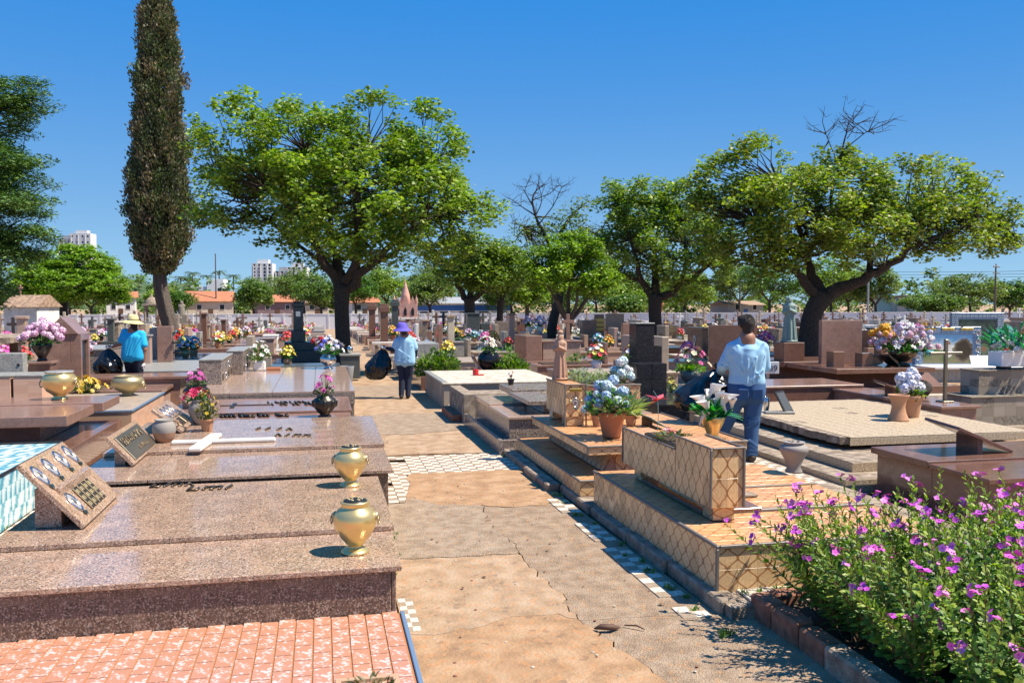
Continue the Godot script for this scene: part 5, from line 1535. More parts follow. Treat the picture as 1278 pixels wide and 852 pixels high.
	greens(t, Vector3(0, 0.29, 0), 0.12, 0.12, 50, 0.07, 0.2, [Color(0.04, 0.1, 0.03), Color(0.06, 0.14, 0.04)])
	t = thing("dark_urn", "low dark urn with bright pink flowers beside the granite vault", "urn", Vector3(-1.86, 0.486, -13.85))
	vase(t, scaled(JAR, 0.2, 0.26), M.dark_bronze, "body")
	dome(t, Vector3(0, 0.24, 0), 0.17, 0.24, 16, pinks)
	greens(t, Vector3(0, 0.24, 0), 0.14, 0.12, 50, 0.07, 0.2, [Color(0.04, 0.1, 0.03), Color(0.06, 0.14, 0.04)])
	t = thing("clay_jar", "two-tone clay jar with grey glaze beside the white cross", "jar", Vector3(-1.62, 0.541, -9.62))
	vase(t, [[0.0, 0.0], [0.075, 0.0], [0.1, 0.05], [0.115, 0.105]], M.clay_brown, "lower_body")
	vase(t, [[0.115, 0.105], [0.122, 0.14], [0.115, 0.185], [0.095, 0.21], [0.088, 0.225], [0.1, 0.24], [0.085, 0.24], [0.078, 0.22], [0.0, 0.215]], M.grey_clay, "upper_body")
	var hb := MB.new()
	hb.tube([Vector3(0.095, 0.225, 0), Vector3(0.14, 0.215, 0), Vector3(0.145, 0.17, 0), Vector3(0.118, 0.15, 0)], [0.012, 0.012, 0.012, 0.01], 6)
	part(hb.mesh(), "handle", M.clay_brown, t)
	t = thing("clay_pot", "grey clay pot with crimson flowers behind the clay jar", "pot", Vector3(-1.42, 0.541, -10.95), 0.3)
	var tilt := part(lathe(scaled(JAR, 0.15, 0.3), 20), "body", M.grey_clay, t, Vector3(0, 0.0, 0))
	dome(t, Vector3(-0.06, 0.28, 0), 0.13, 0.16, 11, [disc_flower(6, 0.06, Color(0.55, 0.02, 0.09), Color(0.3, 0.02, 0.05)), disc_flower(6, 0.05, Color(0.65, 0.05, 0.15), Color(0.3, 0.02, 0.05))])
	greens(t, Vector3(-0.06, 0.27, 0), 0.12, 0.08, 40, 0.08, 0.25, [Color(0.03, 0.14, 0.04), Color(0.05, 0.18, 0.05)])
	t = thing("flower_pot", "small terracotta pot of dry yellow flowers on the granite slab", "pot", Vector3(-1.28, 0.541, -10.34))
	vase(t, scaled(POT, 0.085, 0.14), M.pale_terracotta, "pot")
	dome(t, Vector3(0, 0.13, 0), 0.12, 0.34, 26, [disc_flower(6, 0.03, Color(0.6, 0.42, 0.03), Color(0.5, 0.3, 0.02)), disc_flower(6, 0.028, Color(0.45, 0.33, 0.08), Color(0.4, 0.26, 0.05))])
	greens(t, Vector3(0, 0.13, 0), 0.11, 0.27, 190, 0.05, 0.2, [Color(0.22, 0.2, 0.1), Color(0.16, 0.16, 0.07), Color(0.1, 0.12, 0.04)], "dry_leaves", 0.9)
	t = thing("silver_urn", "shiny silver urn with white, blue and red flowers before the tree", "urn", Vector3(0.15, 0.551, -19.6))
	vase(t, [[0.0, 0.0], [0.1, 0.0], [0.1, 0.015], [0.06, 0.04], [0.08, 0.07], [0.16, 0.13], [0.18, 0.2], [0.16, 0.26], [0.12, 0.29], [0.13, 0.31], [0.11, 0.31], [0.1, 0.28], [0, 0.27]], M.silver, "body", 28)
	dome(t, Vector3(0, 0.28, 0), 0.3, 0.4, 26, [ball_flower(0.055, [Color(0.75, 0.76, 0.8)]), disc_flower(6, 0.08, Color(0.7, 0.72, 0.75), Color(0.6, 0.5, 0.2)), ball_flower(0.05, [Color(0.1, 0.12, 0.6), Color(0.2, 0.22, 0.7)]), disc_flower(6, 0.08, Color(0.72, 0.74, 0.76), Color(0.5, 0.4, 0.2))])
	dome(t, Vector3(-0.22, 0.55, 0), 0.12, 0.1, 3, [ball_flower(0.06, [Color(0.4, 0.01, 0.02), Color(0.55, 0.02, 0.03)])])
	greens(t, Vector3(0, 0.28, 0), 0.24, 0.3, 80, 0.14, 0.25, [Color(0.05, 0.25, 0.05), Color(0.03, 0.12, 0.03)])
	t = thing("flower_box", "white flowers in a pale box at the end of the vault", "flowers", Vector3(-1.3, 0.551, -19.3))
	part(block(0.26, 0.2, 0.2, 0.02), "box", M.white_paint, t)
	part(block(0.3, 0.07, 0.14, 0.01), "brick", M.terracotta, t, Vector3(0.3, 0, 0.1))
	dome(t, Vector3(0, 0.2, 0), 0.24, 0.45, 26, [disc_flower(6, 0.07, Color(0.75, 0.74, 0.7), Color(0.6, 0.5, 0.2)), disc_flower(6, 0.06, Color(0.7, 0.68, 0.62), Color(0.6, 0.5, 0.2))])
	greens(t, Vector3(0, 0.2, 0), 0.2, 0.38, 110, 0.1, 0.25, [Color(0.05, 0.16, 0.03), Color(0.1, 0.26, 0.04)])

	# ---- second row on the left
	t = thing("tiled_grave", "grave covered in pale blue and white tiles at the left edge", "grave", Vector3(-3.6, 0, -8.6))
	slab(t, "core", M.white_plaster, -4.4, -2.745, 0.0, 0.488, -10.12, -7.7, 0.003)
	clad(t, "rt", [M.blue_tile_0, M.blue_tile_1, M.blue_tile_2, M.blue_tile_3], [M.blue_tile_0, M.blue_tile_1, M.blue_tile_2, M.blue_tile_3], -4.4, -2.745, 0.0, 0.488, -10.12, -7.7, 0.12)
	slab(t, "edge_trim", M.iron, -2.752, -2.73, 0.488, 0.51, -10.13, -7.7, 0.004)
	slab(t, "edge_trim", M.iron, -4.4, -2.753, 0.488, 0.51, -10.145, -10.12, 0.004)
	t = thing("iron_grille", "low dark iron grille lying on the blue tiled grave", "grille", Vector3(-3.6, 0.498, -9.45))
	slab(t, "rail", M.iron, -4.4, -3.30, 0.498, 0.53, -9.80, -9.75, 0.005)
	slab(t, "rail", M.iron, -3.36, -3.30, 0.498, 0.53, -9.745, -9.0, 0.005)
	t = thing("granite_grave", "dark brown granite grave with overhanging slab under the brass bowl", "grave", Vector3(-4.0, 0, -11.9))
	slab(t, "step", M.brown_granite, -5.3, -2.79, 0.0, 0.35, -13.2, -10.5, 0.006)
	slab(t, "pedestal", M.brown_granite, -5.2, -3.25, 0.351, 0.575, -12.8, -11.1, 0.006)
	slab(t, "cover_slab", M.mauve_granite, -5.3, -2.87, 0.576, 0.70, -12.0, -10.8, 0.006)
	slab(t, "cover_slab", M.mauve_granite, -5.3, -2.76, 0.60, 0.715, -12.95, -12.003, 0.006)
	t = thing("tiled_grave", "grave with brick patterned tile sides and pale top", "grave", Vector3(-4.0, 0, -14.6))
	slab(t, "core", M.grout, -5.3, -2.69, 0.0, 0.43, -16.0, -13.35, 0.003)
	clad(t, "rf", [M.brick_tile_0, M.brick_tile_1, M.brick_tile_2, M.brick_tile_3], [], -5.3, -2.69, 0.03, 0.42, -15.98, -13.36, 0.19, 0.065, "brick_tile")
	slab(t, "top_slab", M.beige_granite, -5.28, -2.7, 0.431, 0.45, -15.99, -13.37, 0.004)
	slab(t, "edge_trim", M.blue_edge, -2.698, -2.668, 0.425, 0.455, -16.0, -13.34, 0.004)
	slab(t, "edge_trim", M.blue_edge, -5.3, -2.7, 0.425, 0.455, -13.368, -13.338, 0.004)
	t = thing("brass_bowl", "shiny round brass bowl on the dark brown slab", "bowl", Vector3(-3.42, 0.716, -12.55))
	vase(t, scaled(BOWL, 1.0, 1.28), M.brass, "body", 32)
	urn_handles(t, 0.2, 0.25, 0.05, M.tarnished_brass)
	part(lathe([[0.178, 0.363], [0.178, 0.377], [0.0, 0.377]], 24), "lid", M.grey_granite, t)
	t = thing("brass_bowl", "weathered dull brass bowl on the brick tiled grave", "bowl", Vector3(-3.17, 0.45, -15.5))
	vase(t, scaled(BOWL, 1.22, 1.18), M.tarnished_brass, "body", 28)
	urn_handles(t, 0.24, 0.2, 0.05, M.tarnished_brass)
	t = thing("granite_grave", "brown granite grave with two shallow steps behind the dull bowl", "grave", Vector3(-4.0, 0, -17.3))
	slab(t, "base", M.mauve_tile, -5.3, -2.84, 0.0, 0.38, -17.6, -16.4)
	slab(t, "cover_slab", M.mauve_granite, -5.35, -2.78, 0.381, 0.45, -17.6, -16.35)
	slab(t, "base_upper", M.mauve_granite, -5.3, -2.66, 0.0, 0.545, -18.4, -17.603)
	slab(t, "cover_slab", M.mauve_granite, -5.35, -2.53, 0.546, 0.6, -18.45, -17.55)
	# chapel-shaped niche
	t = thing("niche", "brown granite chapel-shaped niche with gabled top and glass side", "niche", Vector3(-4.5, 0.45, -16.9))
	slab(t, "body", M.mauve_granite, -4.82, -4.36, 0.45, 1.45, -17.3, -16.7)
	part(gable(0.66, 0.30, 0.56, 0.0), "roof", M.mauve_granite, t, Vector3(0.0, 1.003, -0.1), Vector3(0, PI / 2, 0))
	slab(t, "post", M.mauve_granite, -4.359, -4.18, 0.45, 1.45, -16.78, -16.7)
	slab(t, "post", M.mauve_granite, -4.359, -4.18, 0.45, 1.45, -17.3, -17.22)
	slab(t, "sill", M.mauve_granite, -4.359, -4.18, 0.451, 0.55, -17.215, -16.785)
	slab(t, "lintel", M.mauve_granite, -4.359, -4.18, 1.33, 1.449, -17.215, -16.785)
	slab(t, "pane", M.window_glass, -4.24, -4.23, 0.552, 1.328, -17.21, -16.79, 0.002)
	t = thing("pedestal", "square brown granite pedestal under a dark urn on the left", "pedestal", Vector3(-4.56, 0.451, -15.8))
	part(block(0.34, 0.54, 0.34), "shaft", M.brown_granite, t)
	part(block(0.4, 0.04, 0.4), "cap", M.mauve_granite, t, Vector3(0, 0.541, 0))
	part(block(0.012, 0.3, 0.26), "relief", M.bronze, t, Vector3(0.176, 0.12, 0))
	t = thing("dark_urn", "glossy dark urn full of pale pink flowers on the pedestal", "urn", Vector3(-4.56, 1.033, -15.8))
	vase(t, [[0.0, 0.0], [0.08, 0.0], [0.075, 0.03], [0.06, 0.05], [0.11, 0.14], [0.16, 0.24], [0.15, 0.29], [0.12, 0.3], [0.0, 0.29]], M.black_glaze, "body")
	dome(t, Vector3(0, 0.3, 0), 0.29, 0.34, 44, [ball_flower(0.058, [Color(0.72, 0.42, 0.6), Color(0.75, 0.55, 0.68), Color(0.6, 0.3, 0.48)]), ball_flower(0.052, [Color(0.74, 0.5, 0.64), Color(0.76, 0.62, 0.7)])])
	greens(t, Vector3(0, 0.26, 0), 0.26, 0.16, 70, 0.1, 0.25, [Color(0.05, 0.2, 0.06), Color(0.03, 0.13, 0.04)])
	t = thing("flowers", "large pale pink flower bunch right of the brown niche", "flowers", Vector3(-4.52, 0.6, -18.0))
	vase(t, scaled(JAR, 0.1, 0.34), M.black_glaze, "vase")
	dome(t, Vector3(0, 0.35, 0), 0.15, 0.55, 16, [ball_flower(0.085, [Color(0.74, 0.42, 0.6), Color(0.76, 0.58, 0.7)]), ball_flower(0.08, [Color(0.72, 0.5, 0.64), Color(0.76, 0.66, 0.72)])])
	greens(t, Vector3(0, 0.34, 0), 0.18, 0.15, 40, 0.1, 0.25, [Color(0.05, 0.2, 0.06), Color(0.3, 0.02, 0.03)])
	t = thing("flowers", "low heap of yellow flowers behind the shiny bowl", "flowers", Vector3(-4.0, 0.451, -16.2))
	dome(t, Vector3(0, 0.0, 0), 0.27, 0.26, 40, [disc_flower(7, 0.075, Color(0.72, 0.5, 0.06), Color(0.6, 0.4, 0.05)), disc_flower(7, 0.07, Color(0.75, 0.58, 0.16), Color(0.6, 0.4, 0.05))], "flower", true)
	greens(t, Vector3(0, 0.0, 0), 0.24, 0.12, 40, 0.1, 0.25, [Color(0.1, 0.2, 0.05), Color(0.06, 0.13, 0.04)])
	for s in [[-4.82, -4.4, "brick faced low box with small plaque, leftmost"], [-4.36, -3.98, "brick faced low box beside the pedestal"]]:
		t = thing("brick_box", s[2], "box", Vector3((s[0] + s[1]) / 2, 0.451, -14.1), 0.0, "brick faced boxes")
		slab(t, "core", M.grout, s[0], s[1], 0.451, 0.93, -14.4, -13.75, 0.003)
		clad(t, "fr", [M.brick_tile_0, M.brick_tile_1, M.brick_tile_2], [], s[0], s[1], 0.46, 0.92, -14.4, -13.75, 0.17, 0.06, "brick_tile")
		slab(t, "rim", M.grey_granite, s[0] - 0.01, s[1] + 0.012, 0.931, 0.955, -14.41, -13.74, 0.004)
	t = thing("headstone", "speckled grey upright stone at the left edge", "headstone", Vector3(-4.65, 0.451, -14.7))
	part(block(0.34, 0.78, 0.2, 0.01), "stone", M.grey_granite, t)
	part(lathe([[0.0, 0.012], [0.02, 0.01], [0.024, 0.0]], 8), "boss", M.iron, t, Vector3(0.1, 0.6, 0.1), Vector3(PI / 2, 0, 0))
	t = thing("canopy_tomb", "dark canopy tomb with flat overhanging roof at the left edge", "tomb", Vector3(-6.0, 0.0, -17.0))
	slab(t, "base", M.brown_granite, -7.0, -5.45, 0.0, 0.8, -17.9, -16.2)
	slab(t, "roof_slab", M.dirty_concrete, -7.2, -5.1, 1.32, 1.42, -18.1, -16.0)
	for s in [[-6.9, -6.7], [-5.65, -5.5]]:
		slab(t, "pillar", M.mauve_granite, s[0], s[1], 0.801, 1.319, -16.45, -16.25)
		slab(t, "pillar", M.mauve_granite, s[0], s[1], 0.801, 1.319, -17.85, -17.65)
	slab(t, "cross_relief", M.wood_brown, -6.2, -5.9, 0.801, 1.25, -16.5, -16.42)
	# grey-speckled grave behind the helper, and the small dark roof at the edge
	t = thing("granite_grave", "grey speckled grave behind the helper in turquoise", "grave", Vector3(-3.4, 0.0, -20.0))
	slab(t, "base", M.speckled_granite, -4.4, -2.48, 0.0, 0.56, -22.4, -19.0)
	slab(t, "cover_slab", M.grey_granite, -4.42, -2.45, 0.561, 0.6, -22.4, -18.97)
	t = thing("bone_vault", "grey speckled vault block left of the black bag", "vault", Vector3(-4.6, 0.0, -20.3))
	slab(t, "body", M.speckled_granite, -5.4, -4.45, 0.0, 1.0, -21.4, -19.6)
	slab(t, "lid", M.grey_granite, -5.42, -4.43, 1.001, 1.04, -21.42, -19.57)
	t = thing("headstone", "pinkish stele with grey cap behind the helper's left arm", "headstone", Vector3(-4.1, 0.6, -21.6))
	part(block(0.42, 0.62, 0.25, 0.01), "stone", M.mauve_tile, t)
	part(block(0.47, 0.04, 0.3, 0.006), "cap", M.grey_granite, t, Vector3(0, 0.621, 0))
	t = thing("headstone", "rust brown stele with red flowers near the cypress trunk", "headstone", Vector3(-3.62, 0.6, -21.9))
	part(block(0.34, 0.85, 0.3, 0.01), "stone", M.mauve_granite, t)
	for k in 3:
		part(block(0.18, 0.03, 0.12, 0.006), "bracket", M.iron, t, Vector3(0.26, 0.2 + 0.24 * k, 0.05))
	dome(t, Vector3(0.3, 0.45, 0.1), 0.12, 0.3, 9, [disc_flower(6, 0.08, Color(0.55, 0.03, 0.03), Color(0.3, 0.1, 0.02)), disc_flower(6, 0.08, Color(0.1, 0.4, 0.5), Color(0.3, 0.1, 0.02)), disc_flower(6, 0.08, Color(0.5, 0.5, 0.05), Color(0.3, 0.1, 0.02))])

# ---------------------------------------------------------------- graves right of the path
func make_right() -> void:
	var t: Node3D
	var S := [M.side_tile_0, M.side_tile_1, M.side_tile_2, M.side_tile_0, M.side_tile_3]
	var T := [M.top_tile_0, M.top_tile_1, M.top_tile_2, M.top_tile_0, M.top_tile_3]
	# front tiled grave with the bench-like planter on it
	t = thing("tiled_grave", "orange ogee-tiled grave platform nearest on the right", "grave", Vector3(3.4, 0, -6.4))
	slab(t, "core", M.grout, 2.535, 4.28, 0.09, 0.392, -6.058, -5.2, 0.003)
	slab(t, "core", M.grout, 2.535, 4.28, 0.09, 0.392, -7.84, -6.06, 0.003)
	clad(t, "lf", S, T, 2.535, 4.28, 0.09, 0.392, -6.058, -5.2, 0.145, 0.151)
	clad(t, "l", S, T, 2.535, 4.28, 0.09, 0.392, -7.84, -6.06, 0.15)
	clad(t, "t", S, T, 2.535, 4.28, 0.09, 0.392, -6.058, -5.2, 0.15)
	clad(t, "t", S, T, 2.535, 4.28, 0.09, 0.392, -7.84, -6.06, 0.15)
	slab(t, "edge_trim", M.metal_edge, 2.523, 2.548, 0.385, 0.408, -7.84, -5.19, 0.004)
	slab(t, "edge_trim", M.metal_edge, 2.549, 4.28, 0.385, 0.408, -5.208, -5.186, 0.004)
	slab(t, "edge_trim", M.metal_edge, 2.523, 2.545, 0.09, 0.384, -5.21, -5.188, 0.004)
	slab(t, "joint_strip", M.metal_edge, 3.05, 4.28, 0.30, 0.418, -6.06, -6.021, 0.006)
	slab(t, "joint_strip", M.metal_edge, 3.3, 4.28, 0.399, 0.408, -6.86, -6.84, 0.003)
	slab(t, "vent_grate", M.dirty_concrete, 3.3, 3.52, 0.399, 0.418, -6.6, -6.48, 0.003)
	t = thing("planter_bench", "raised ogee-tiled planter box with taller end on the nearest platform", "planter", Vector3(2.88, 0.4, -6.6))
	slab(t, "core", M.grout, 2.752, 3.005, 0.51, 0.832, -7.62, -6.41, 0.003)
	slab(t, "core", M.grout, 2.752, 3.005, 0.51, 0.938, -6.40, -5.76, 0.003)
	clad(t, "l", S, T, 2.752, 3.005, 0.51, 0.832, -7.62, -6.41, 0.13, 0.165)
	clad(t, "lft", S, T, 2.752, 3.005, 0.51, 0.938, -6.40, -5.76, 0.13, 0.2)
	clad(t, "t", S, T, 2.752, 3.005, 0.51, 0.832, -7.62, -7.2, 0.13)
	for s in [[2.742, 2.758, 0.83, 0.846, -7.63, -6.41], [2.742, 2.758, 0.94, 0.953, -6.41, -5.755], [2.76, 3.0, 0.94, 0.953, -5.763, -5.745], [2.74, 2.757, 0.51, 0.939, -5.763, -5.745], [3.0, 3.018, 0.51, 0.953, -5.763, -5.745], [3.0, 3.018, 0.94, 0.953, -6.41, -5.765], [2.742, 2.757, 0.51, 0.829, -7.64, -7.625]]:
		slab(t, "edge_trim", M.metal_edge, s[0], s[1], s[2], s[3], s[4], s[5], 0.003)
	for s in [[2.80, 2.97, -6.0, -5.82], [2.80, 2.97, -7.45, -7.28]]:
		slab(t, "leg", M.grout, s[0], s[1], 0.401, 0.509, s[2], s[3], 0.003)
		tile_field(t, "tile", S, Vector3(s[0], 0.509, s[3]), X1, -Y1, 1, 1, s[1] - s[0], 0.1)
		tile_field(t, "tile", S, Vector3(s[0], 0.509, s[2]), Z1, -Y1, 1, 1, s[3] - s[2], 0.1)
	slab(t, "trough_floor", M.brown_granite, 2.80, 3.3, 0.401, 0.43, -7.27, -6.02, 0.004)
	slab(t, "soil_tray", M.bronze, 2.775, 2.985, 0.833, 0.86, -7.15, -6.44, 0.004)
	slab(t, "soil", M.soil, 2.79, 2.97, 0.8601, 0.866, -7.13, -6.46, 0.002)
	greens(t, Vector3(0.0, 0.465, -0.15), 0.13, 0.03, 60, 0.06, 0.2, [Color(0.1, 0.16, 0.04), Color(0.16, 0.09, 0.04), Color(0.06, 0.12, 0.03)], "plants", 0.5)
	# second tiled grave: plinth, flared base, overhanging slab
	t = thing("tiled_grave", "orange ogee-tiled grave with overhanging slab and flower pots", "grave", Vector3(3.4, 0, -9.5))
	slab(t, "plinth_core", M.grout, 2.48, 4.36, 0.09, 0.242, -10.9, -8.1, 0.003)
	clad(t, "lf", S, T, 2.48, 4.36, 0.10, 0.242, -10.9, -8.1, 0.15)
	tile_field(t, "tile", T, Vector3(2.48, 0.242, -10.9), X1, Z1, 3, 18, 0.15, 0.1556)
	tile_field(t, "tile", T, Vector3(2.93, 0.242, -8.4), X1, Z1, 9, 2, 0.15, 0.15)
	slab(t, "edge_trim", M.metal_edge, 2.468, 2.49, 0.236, 0.258, -10.9, -8.1, 0.004)
	slab(t, "edge_trim", M.metal_edge, 2.468, 4.36, 0.236, 0.258, -8.108, -8.085, 0.004)
	var b := MB.new()
	var q0 := [Vector3(2.85, 0.25, -8.45), Vector3(4.2, 0.25, -8.45), Vector3(4.2, 0.25, -10.7), Vector3(2.85, 0.25, -10.7)]
	var q1 := [Vector3(3.0, 0.46, -8.6), Vector3(4.2, 0.46, -8.6), Vector3(4.2, 0.46, -10.7), Vector3(3.0, 0.46, -10.7)]
	for i in 4:
		b.face([q0[i], q0[(i + 1) % 4], q1[(i + 1) % 4], q1[i]], (q0[i] + q0[(i + 1) % 4]) * 0.5 - Vector3(3.6, 0.2, -9.6))
	b.face(q1, Vector3.UP)
	part(b.mesh(), "flared_base", M.grout, t, -t.position)
	for i in 14:
		var f := part(block(0.157, 0.008, 0.25, 0.002), "tile", S[i % 5], t, Vector3(2.925 - 0.004, 0.355, -8.53 - 0.155 * (i + 0.5)) - t.position)
		f.basis = Basis(Vector3(0, 0, 1), Vector3(-0.814, 0.58, 0), Vector3(-0.58, -0.814, 0))
	for i in 8:
		var f := part(block(0.147, 0.008, 0.25, 0.002), "tile", S[i % 5], t, Vector3(2.98 + 0.15 * (i + 0.5), 0.355, -8.525 + 0.004) - t.position)
		f.basis = Basis(Vector3(1, 0, 0), Vector3(0, 0.58, 0.814), Vector3(0, -0.814, 0.58))
	slab(t, "slab_core", M.grout, 2.625, 4.375, 0.461, 0.542, -10.68, -8.31, 0.003)
	clad(t, "lf", S, T, 2.625, 4.375, 0.463, 0.542, -10.68, -8.31, 0.15)
	clad(t, "t", S, T, 2.625, 4.375, 0.463, 0.542, -10.68, -8.31, 0.15)
	slab(t, "edge_trim", M.metal_edge, 2.612, 2.636, 0.538, 0.558, -10.69, -8.31, 0.004)
	slab(t, "edge_trim", M.metal_edge, 2.612, 4.385, 0.538, 0.558, -8.318, -8.296, 0.004)
	slab(t, "edge_trim", M.metal_edge, 4.365, 4.387, 0.538, 0.558, -10.69, -8.32, 0.004)
	slab(t, "edge_trim", M.metal_edge, 2.612, 2.634, 0.462, 0.537, -8.32, -8.298, 0.004)
	# tiled altar on it
	t = thing("tiled_altar", "ogee-tiled altar box with small oval portrait on the overhanging slab", "altar", Vector3(2.95, 0.551, -10.2))
	slab(t, "core", M.grout, 2.80, 3.05, 0.66, 1.03, -10.62, -9.76, 0.003)
	clad(t, "lft", S, T, 2.80, 3.05, 0.66, 1.03, -10.62, -9.76, 0.125, 0.185)
	for s in [[2.79, 2.806, 1.03, 1.046, -10.63, -9.75], [2.807, 3.045, 1.03, 1.046, -9.762, -9.746], [2.788, 2.804, 0.552, 1.029, -9.762, -9.744], [3.046, 3.062, 0.552, 1.046, -9.762, -9.744]]:
		slab(t, "edge_trim", M.metal_edge, s[0], s[1], s[2], s[3], s[4], s[5], 0.003)
	for s in [[-10.55, -10.4], [-9.98, -9.768]]:
		slab(t, "leg", M.grout, 2.82, 3.03, 0.551, 0.659, s[0], s[1], 0.003)
		tile_field(t, "tile", S, Vector3(2.82, 0.659, s[1]), X1, -Y1, 1, 1, 0.21, 0.1)
		tile_field(t, "tile", S, Vector3(2.82, 0.659, s[0]), Z1, -Y1, 1, 1, s[1] - s[0], 0.1)
	oval(t, Basis(Vector3(1, 0, 0), Vector3(0, 0, 1), Vector3(0, -1, 0)), Vector3(2.925, 0.83, -9.75), 0.045, 0.055)
	slab(t, "nameplate", M.gold_plate, 2.85, 3.0, 0.955, 0.995, -9.75, -9.742, 0.002)
	for s in [[2.86, 0.84], [2.99, 0.84]]:
		part(lathe([[0.0, 0.014], [0.02, 0.01], [0.024, 0.0]], 8), "rosette", M.tarnished_brass, t, Vector3(s[0], s[1], -9.75) - t.position, Vector3(PI / 2, 0, 0))
	t = thing("tiled_planter", "ogee-tiled trough planted with silvery foliage behind the altar box", "planter", Vector3(3.45, 0.551, -10.45))
	slab(t, "core", M.grout, 3.07, 3.92, 0.551, 0.97, -10.66, -10.25, 0.003)
	clad(t, "f", S, T, 3.07, 3.92, 0.56, 0.97, -10.66, -10.25, 0.14)
	slab(t, "edge_trim", M.metal_edge, 3.07, 3.93, 0.965, 0.985, -10.258, -10.236, 0.003)
	slab(t, "soil", M.soil, 3.1, 3.9, 0.971, 0.98, -10.63, -10.28, 0.003)
	var mil := [Color(0.36, 0.43, 0.36), Color(0.28, 0.36, 0.28), Color(0.42, 0.48, 0.42), Color(0.2, 0.3, 0.16)]
	for s in [[-0.28, 0.16, 0.24, 300], [0.0, 0.14, 0.2, 240], [0.22, 0.12, 0.2, 170]]:
		greens(t, Vector3(s[0], 0.42, 0.0), s[1], s[2], s[3], 0.055, 0.16, mil, "silver_foliage", 0.8)
	dome(t, Vector3(0.3, 0.42, 0.0), 0.12, 0.3, 9, [ball_flower(0.06, [Color(0.5, 0.68, 0.72), Color(0.6, 0.74, 0.74)]), ball_flower(0.05, [Color(0.66, 0.7, 0.72)])])
	dome(t, Vector3(-0.36, 0.42, 0.06), 0.06, 0.08, 4, [disc_flower(6, 0.05, Color(0.7, 0.5, 0.38), Color(0.6, 0.4, 0.2))])
	statue_virgin("clay coloured statue of a veiled praying woman on the tiled altar", Vector3(2.93, 1.04, -10.45), 0.62, M.robe_clay, true)
	# pots on the overhanging slab
	t = thing("flower_pot", "large terracotta pot of pale blue hydrangeas and spiky grey grass", "pot", Vector3(3.06, 0.551, -8.85))
	vase(t, [[0.0, 0.0], [0.095, 0.0], [0.1, 0.02], [0.135, 0.2], [0.145, 0.25], [0.155, 0.255], [0.155, 0.28], [0.135, 0.28], [0.125, 0.24], [0, 0.235]], M.terracotta, "pot")
	dome(t, Vector3(-0.05, 0.26, 0), 0.22, 0.34, 18, [ball_flower(0.055, [Color(0.40, 0.55, 0.72), Color(0.5, 0.64, 0.75), Color(0.3, 0.45, 0.68)]), ball_flower(0.05, [Color(0.55, 0.68, 0.74), Color(0.6, 0.72, 0.7)])], "hydrangea")
	greens(t, Vector3(-0.04, 0.26, 0), 0.24, 0.3, 170, 0.1, 0.3, [Color(0.07, 0.2, 0.07), Color(0.12, 0.28, 0.1)])
	greens(t, Vector3(0.08, 0.26, 0.06), 0.14, 0.1, 150, 0.24, 0.035, [Color(0.25, 0.36, 0.3), Color(0.34, 0.44, 0.36)], "grass_blades", 0.9)
	t = thing("flower_pot", "small terracotta pot of magenta flowers left of the hydrangeas", "pot", Vector3(3.18, 0.551, -9.72))
	vase(t, scaled(POT, 0.075, 0.13), M.pale_terracotta, "pot")
	greens(t, Vector3(0, 0.12, 0), 0.08, 0.13, 110, 0.05, 0.3, [Color(0.16, 0.25, 0.03), Color(0.3, 0.3, 0.03), Color(0.08, 0.15, 0.02)])
	dome(t, Vector3(0, 0.12, 0), 0.08, 0.32, 14, [disc_flower(6, 0.045, Color(0.68, 0.03, 0.3), Color(0.4, 0.02, 0.2))])
	t = thing("flower_pot", "small terracotta pot of yellow flowers right of the hydrangeas", "pot", Vector3(3.58, 0.551, -9.66))
	vase(t, scaled(POT, 0.08, 0.13), M.pale_terracotta, "pot")
	greens(t, Vector3(0, 0.12, 0), 0.1, 0.1, 100, 0.06, 0.3, [Color(0.08, 0.2, 0.03), Color(0.12, 0.25, 0.04)])
	dome(t, Vector3(0, 0.12, 0), 0.1, 0.2, 12, [disc_flower(6, 0.035, Color(0.7, 0.5, 0.02), Color(0.5, 0.3, 0.02))])
	dome(t, Vector3(0.02, 0.2, 0), 0.09, 0.2, 6, [disc_flower(6, 0.04, Color(0.6, 0.06, 0.03), Color(0.5, 0.3, 0.02))])
	t = thing("flower_pot", "slim terracotta pot hidden between altar and hydrangeas", "pot", Vector3(3.24, 0.551, -9.36))
	vase(t, scaled(POT, 0.06, 0.17), M.terracotta, "pot")
	t = thing("open_book", "open green book plaque tilted on the tiled slab", "plaque", Vector3(3.78, 0.551, -9.5))
	var o := part(block(0.22, 0.012, 0.42, 0.003), "book_plate", M.robe_green, t, Vector3(0, 0.07, 0), Vector3(0, 0, -0.55))
	part(block(0.19, 0.004, 0.36, 0.001), "page", M.cream_plaster, o, Vector3(0, 0.012, 0))
	part(block(0.02, 0.1, 0.3, 0.002), "prop", M.iron, t, Vector3(-0.06, 0, 0))
	t = thing("garden_dragonfly", "red garden dragonfly on a thin blue wire stake", "ornament", Vector3(3.64, 0.551, -8.98))
	b = MB.new()
	b.tube([Vector3(0, 0, 0), Vector3(0.01, 0.2, 0), Vector3(0.0, 0.4, 0), Vector3(-0.05, 0.48, 0)], [0.004, 0.004, 0.005, 0.003], 5)
	part(b.mesh(), "stake", M.teal_wall, t)
	b = MB.new()
	b.tube([Vector3(-0.11, 0.33, 0.02), Vector3(-0.03, 0.375, 0.01), Vector3(0.07, 0.41, 0)], [0.008, 0.016, 0.006], 6)
	part(b.mesh(), "body", M.red_plastic, t)
	for k in 4:
		b = MB.new()
		b.leaf(Vector3(0, 0.385, 0), Vector3(0.11 * (1 if k % 2 else -1), 0.40 + 0.03 * (k / 2), 0.10 * (1 if k < 2 else -1)), Vector3(0.03, 0, 0.02), Vector3(0, 0.005, 0), Color(0.7, 0.1, 0.15))
		part(b.mesh(), "wing", M.petal, t)
	lily_vase()
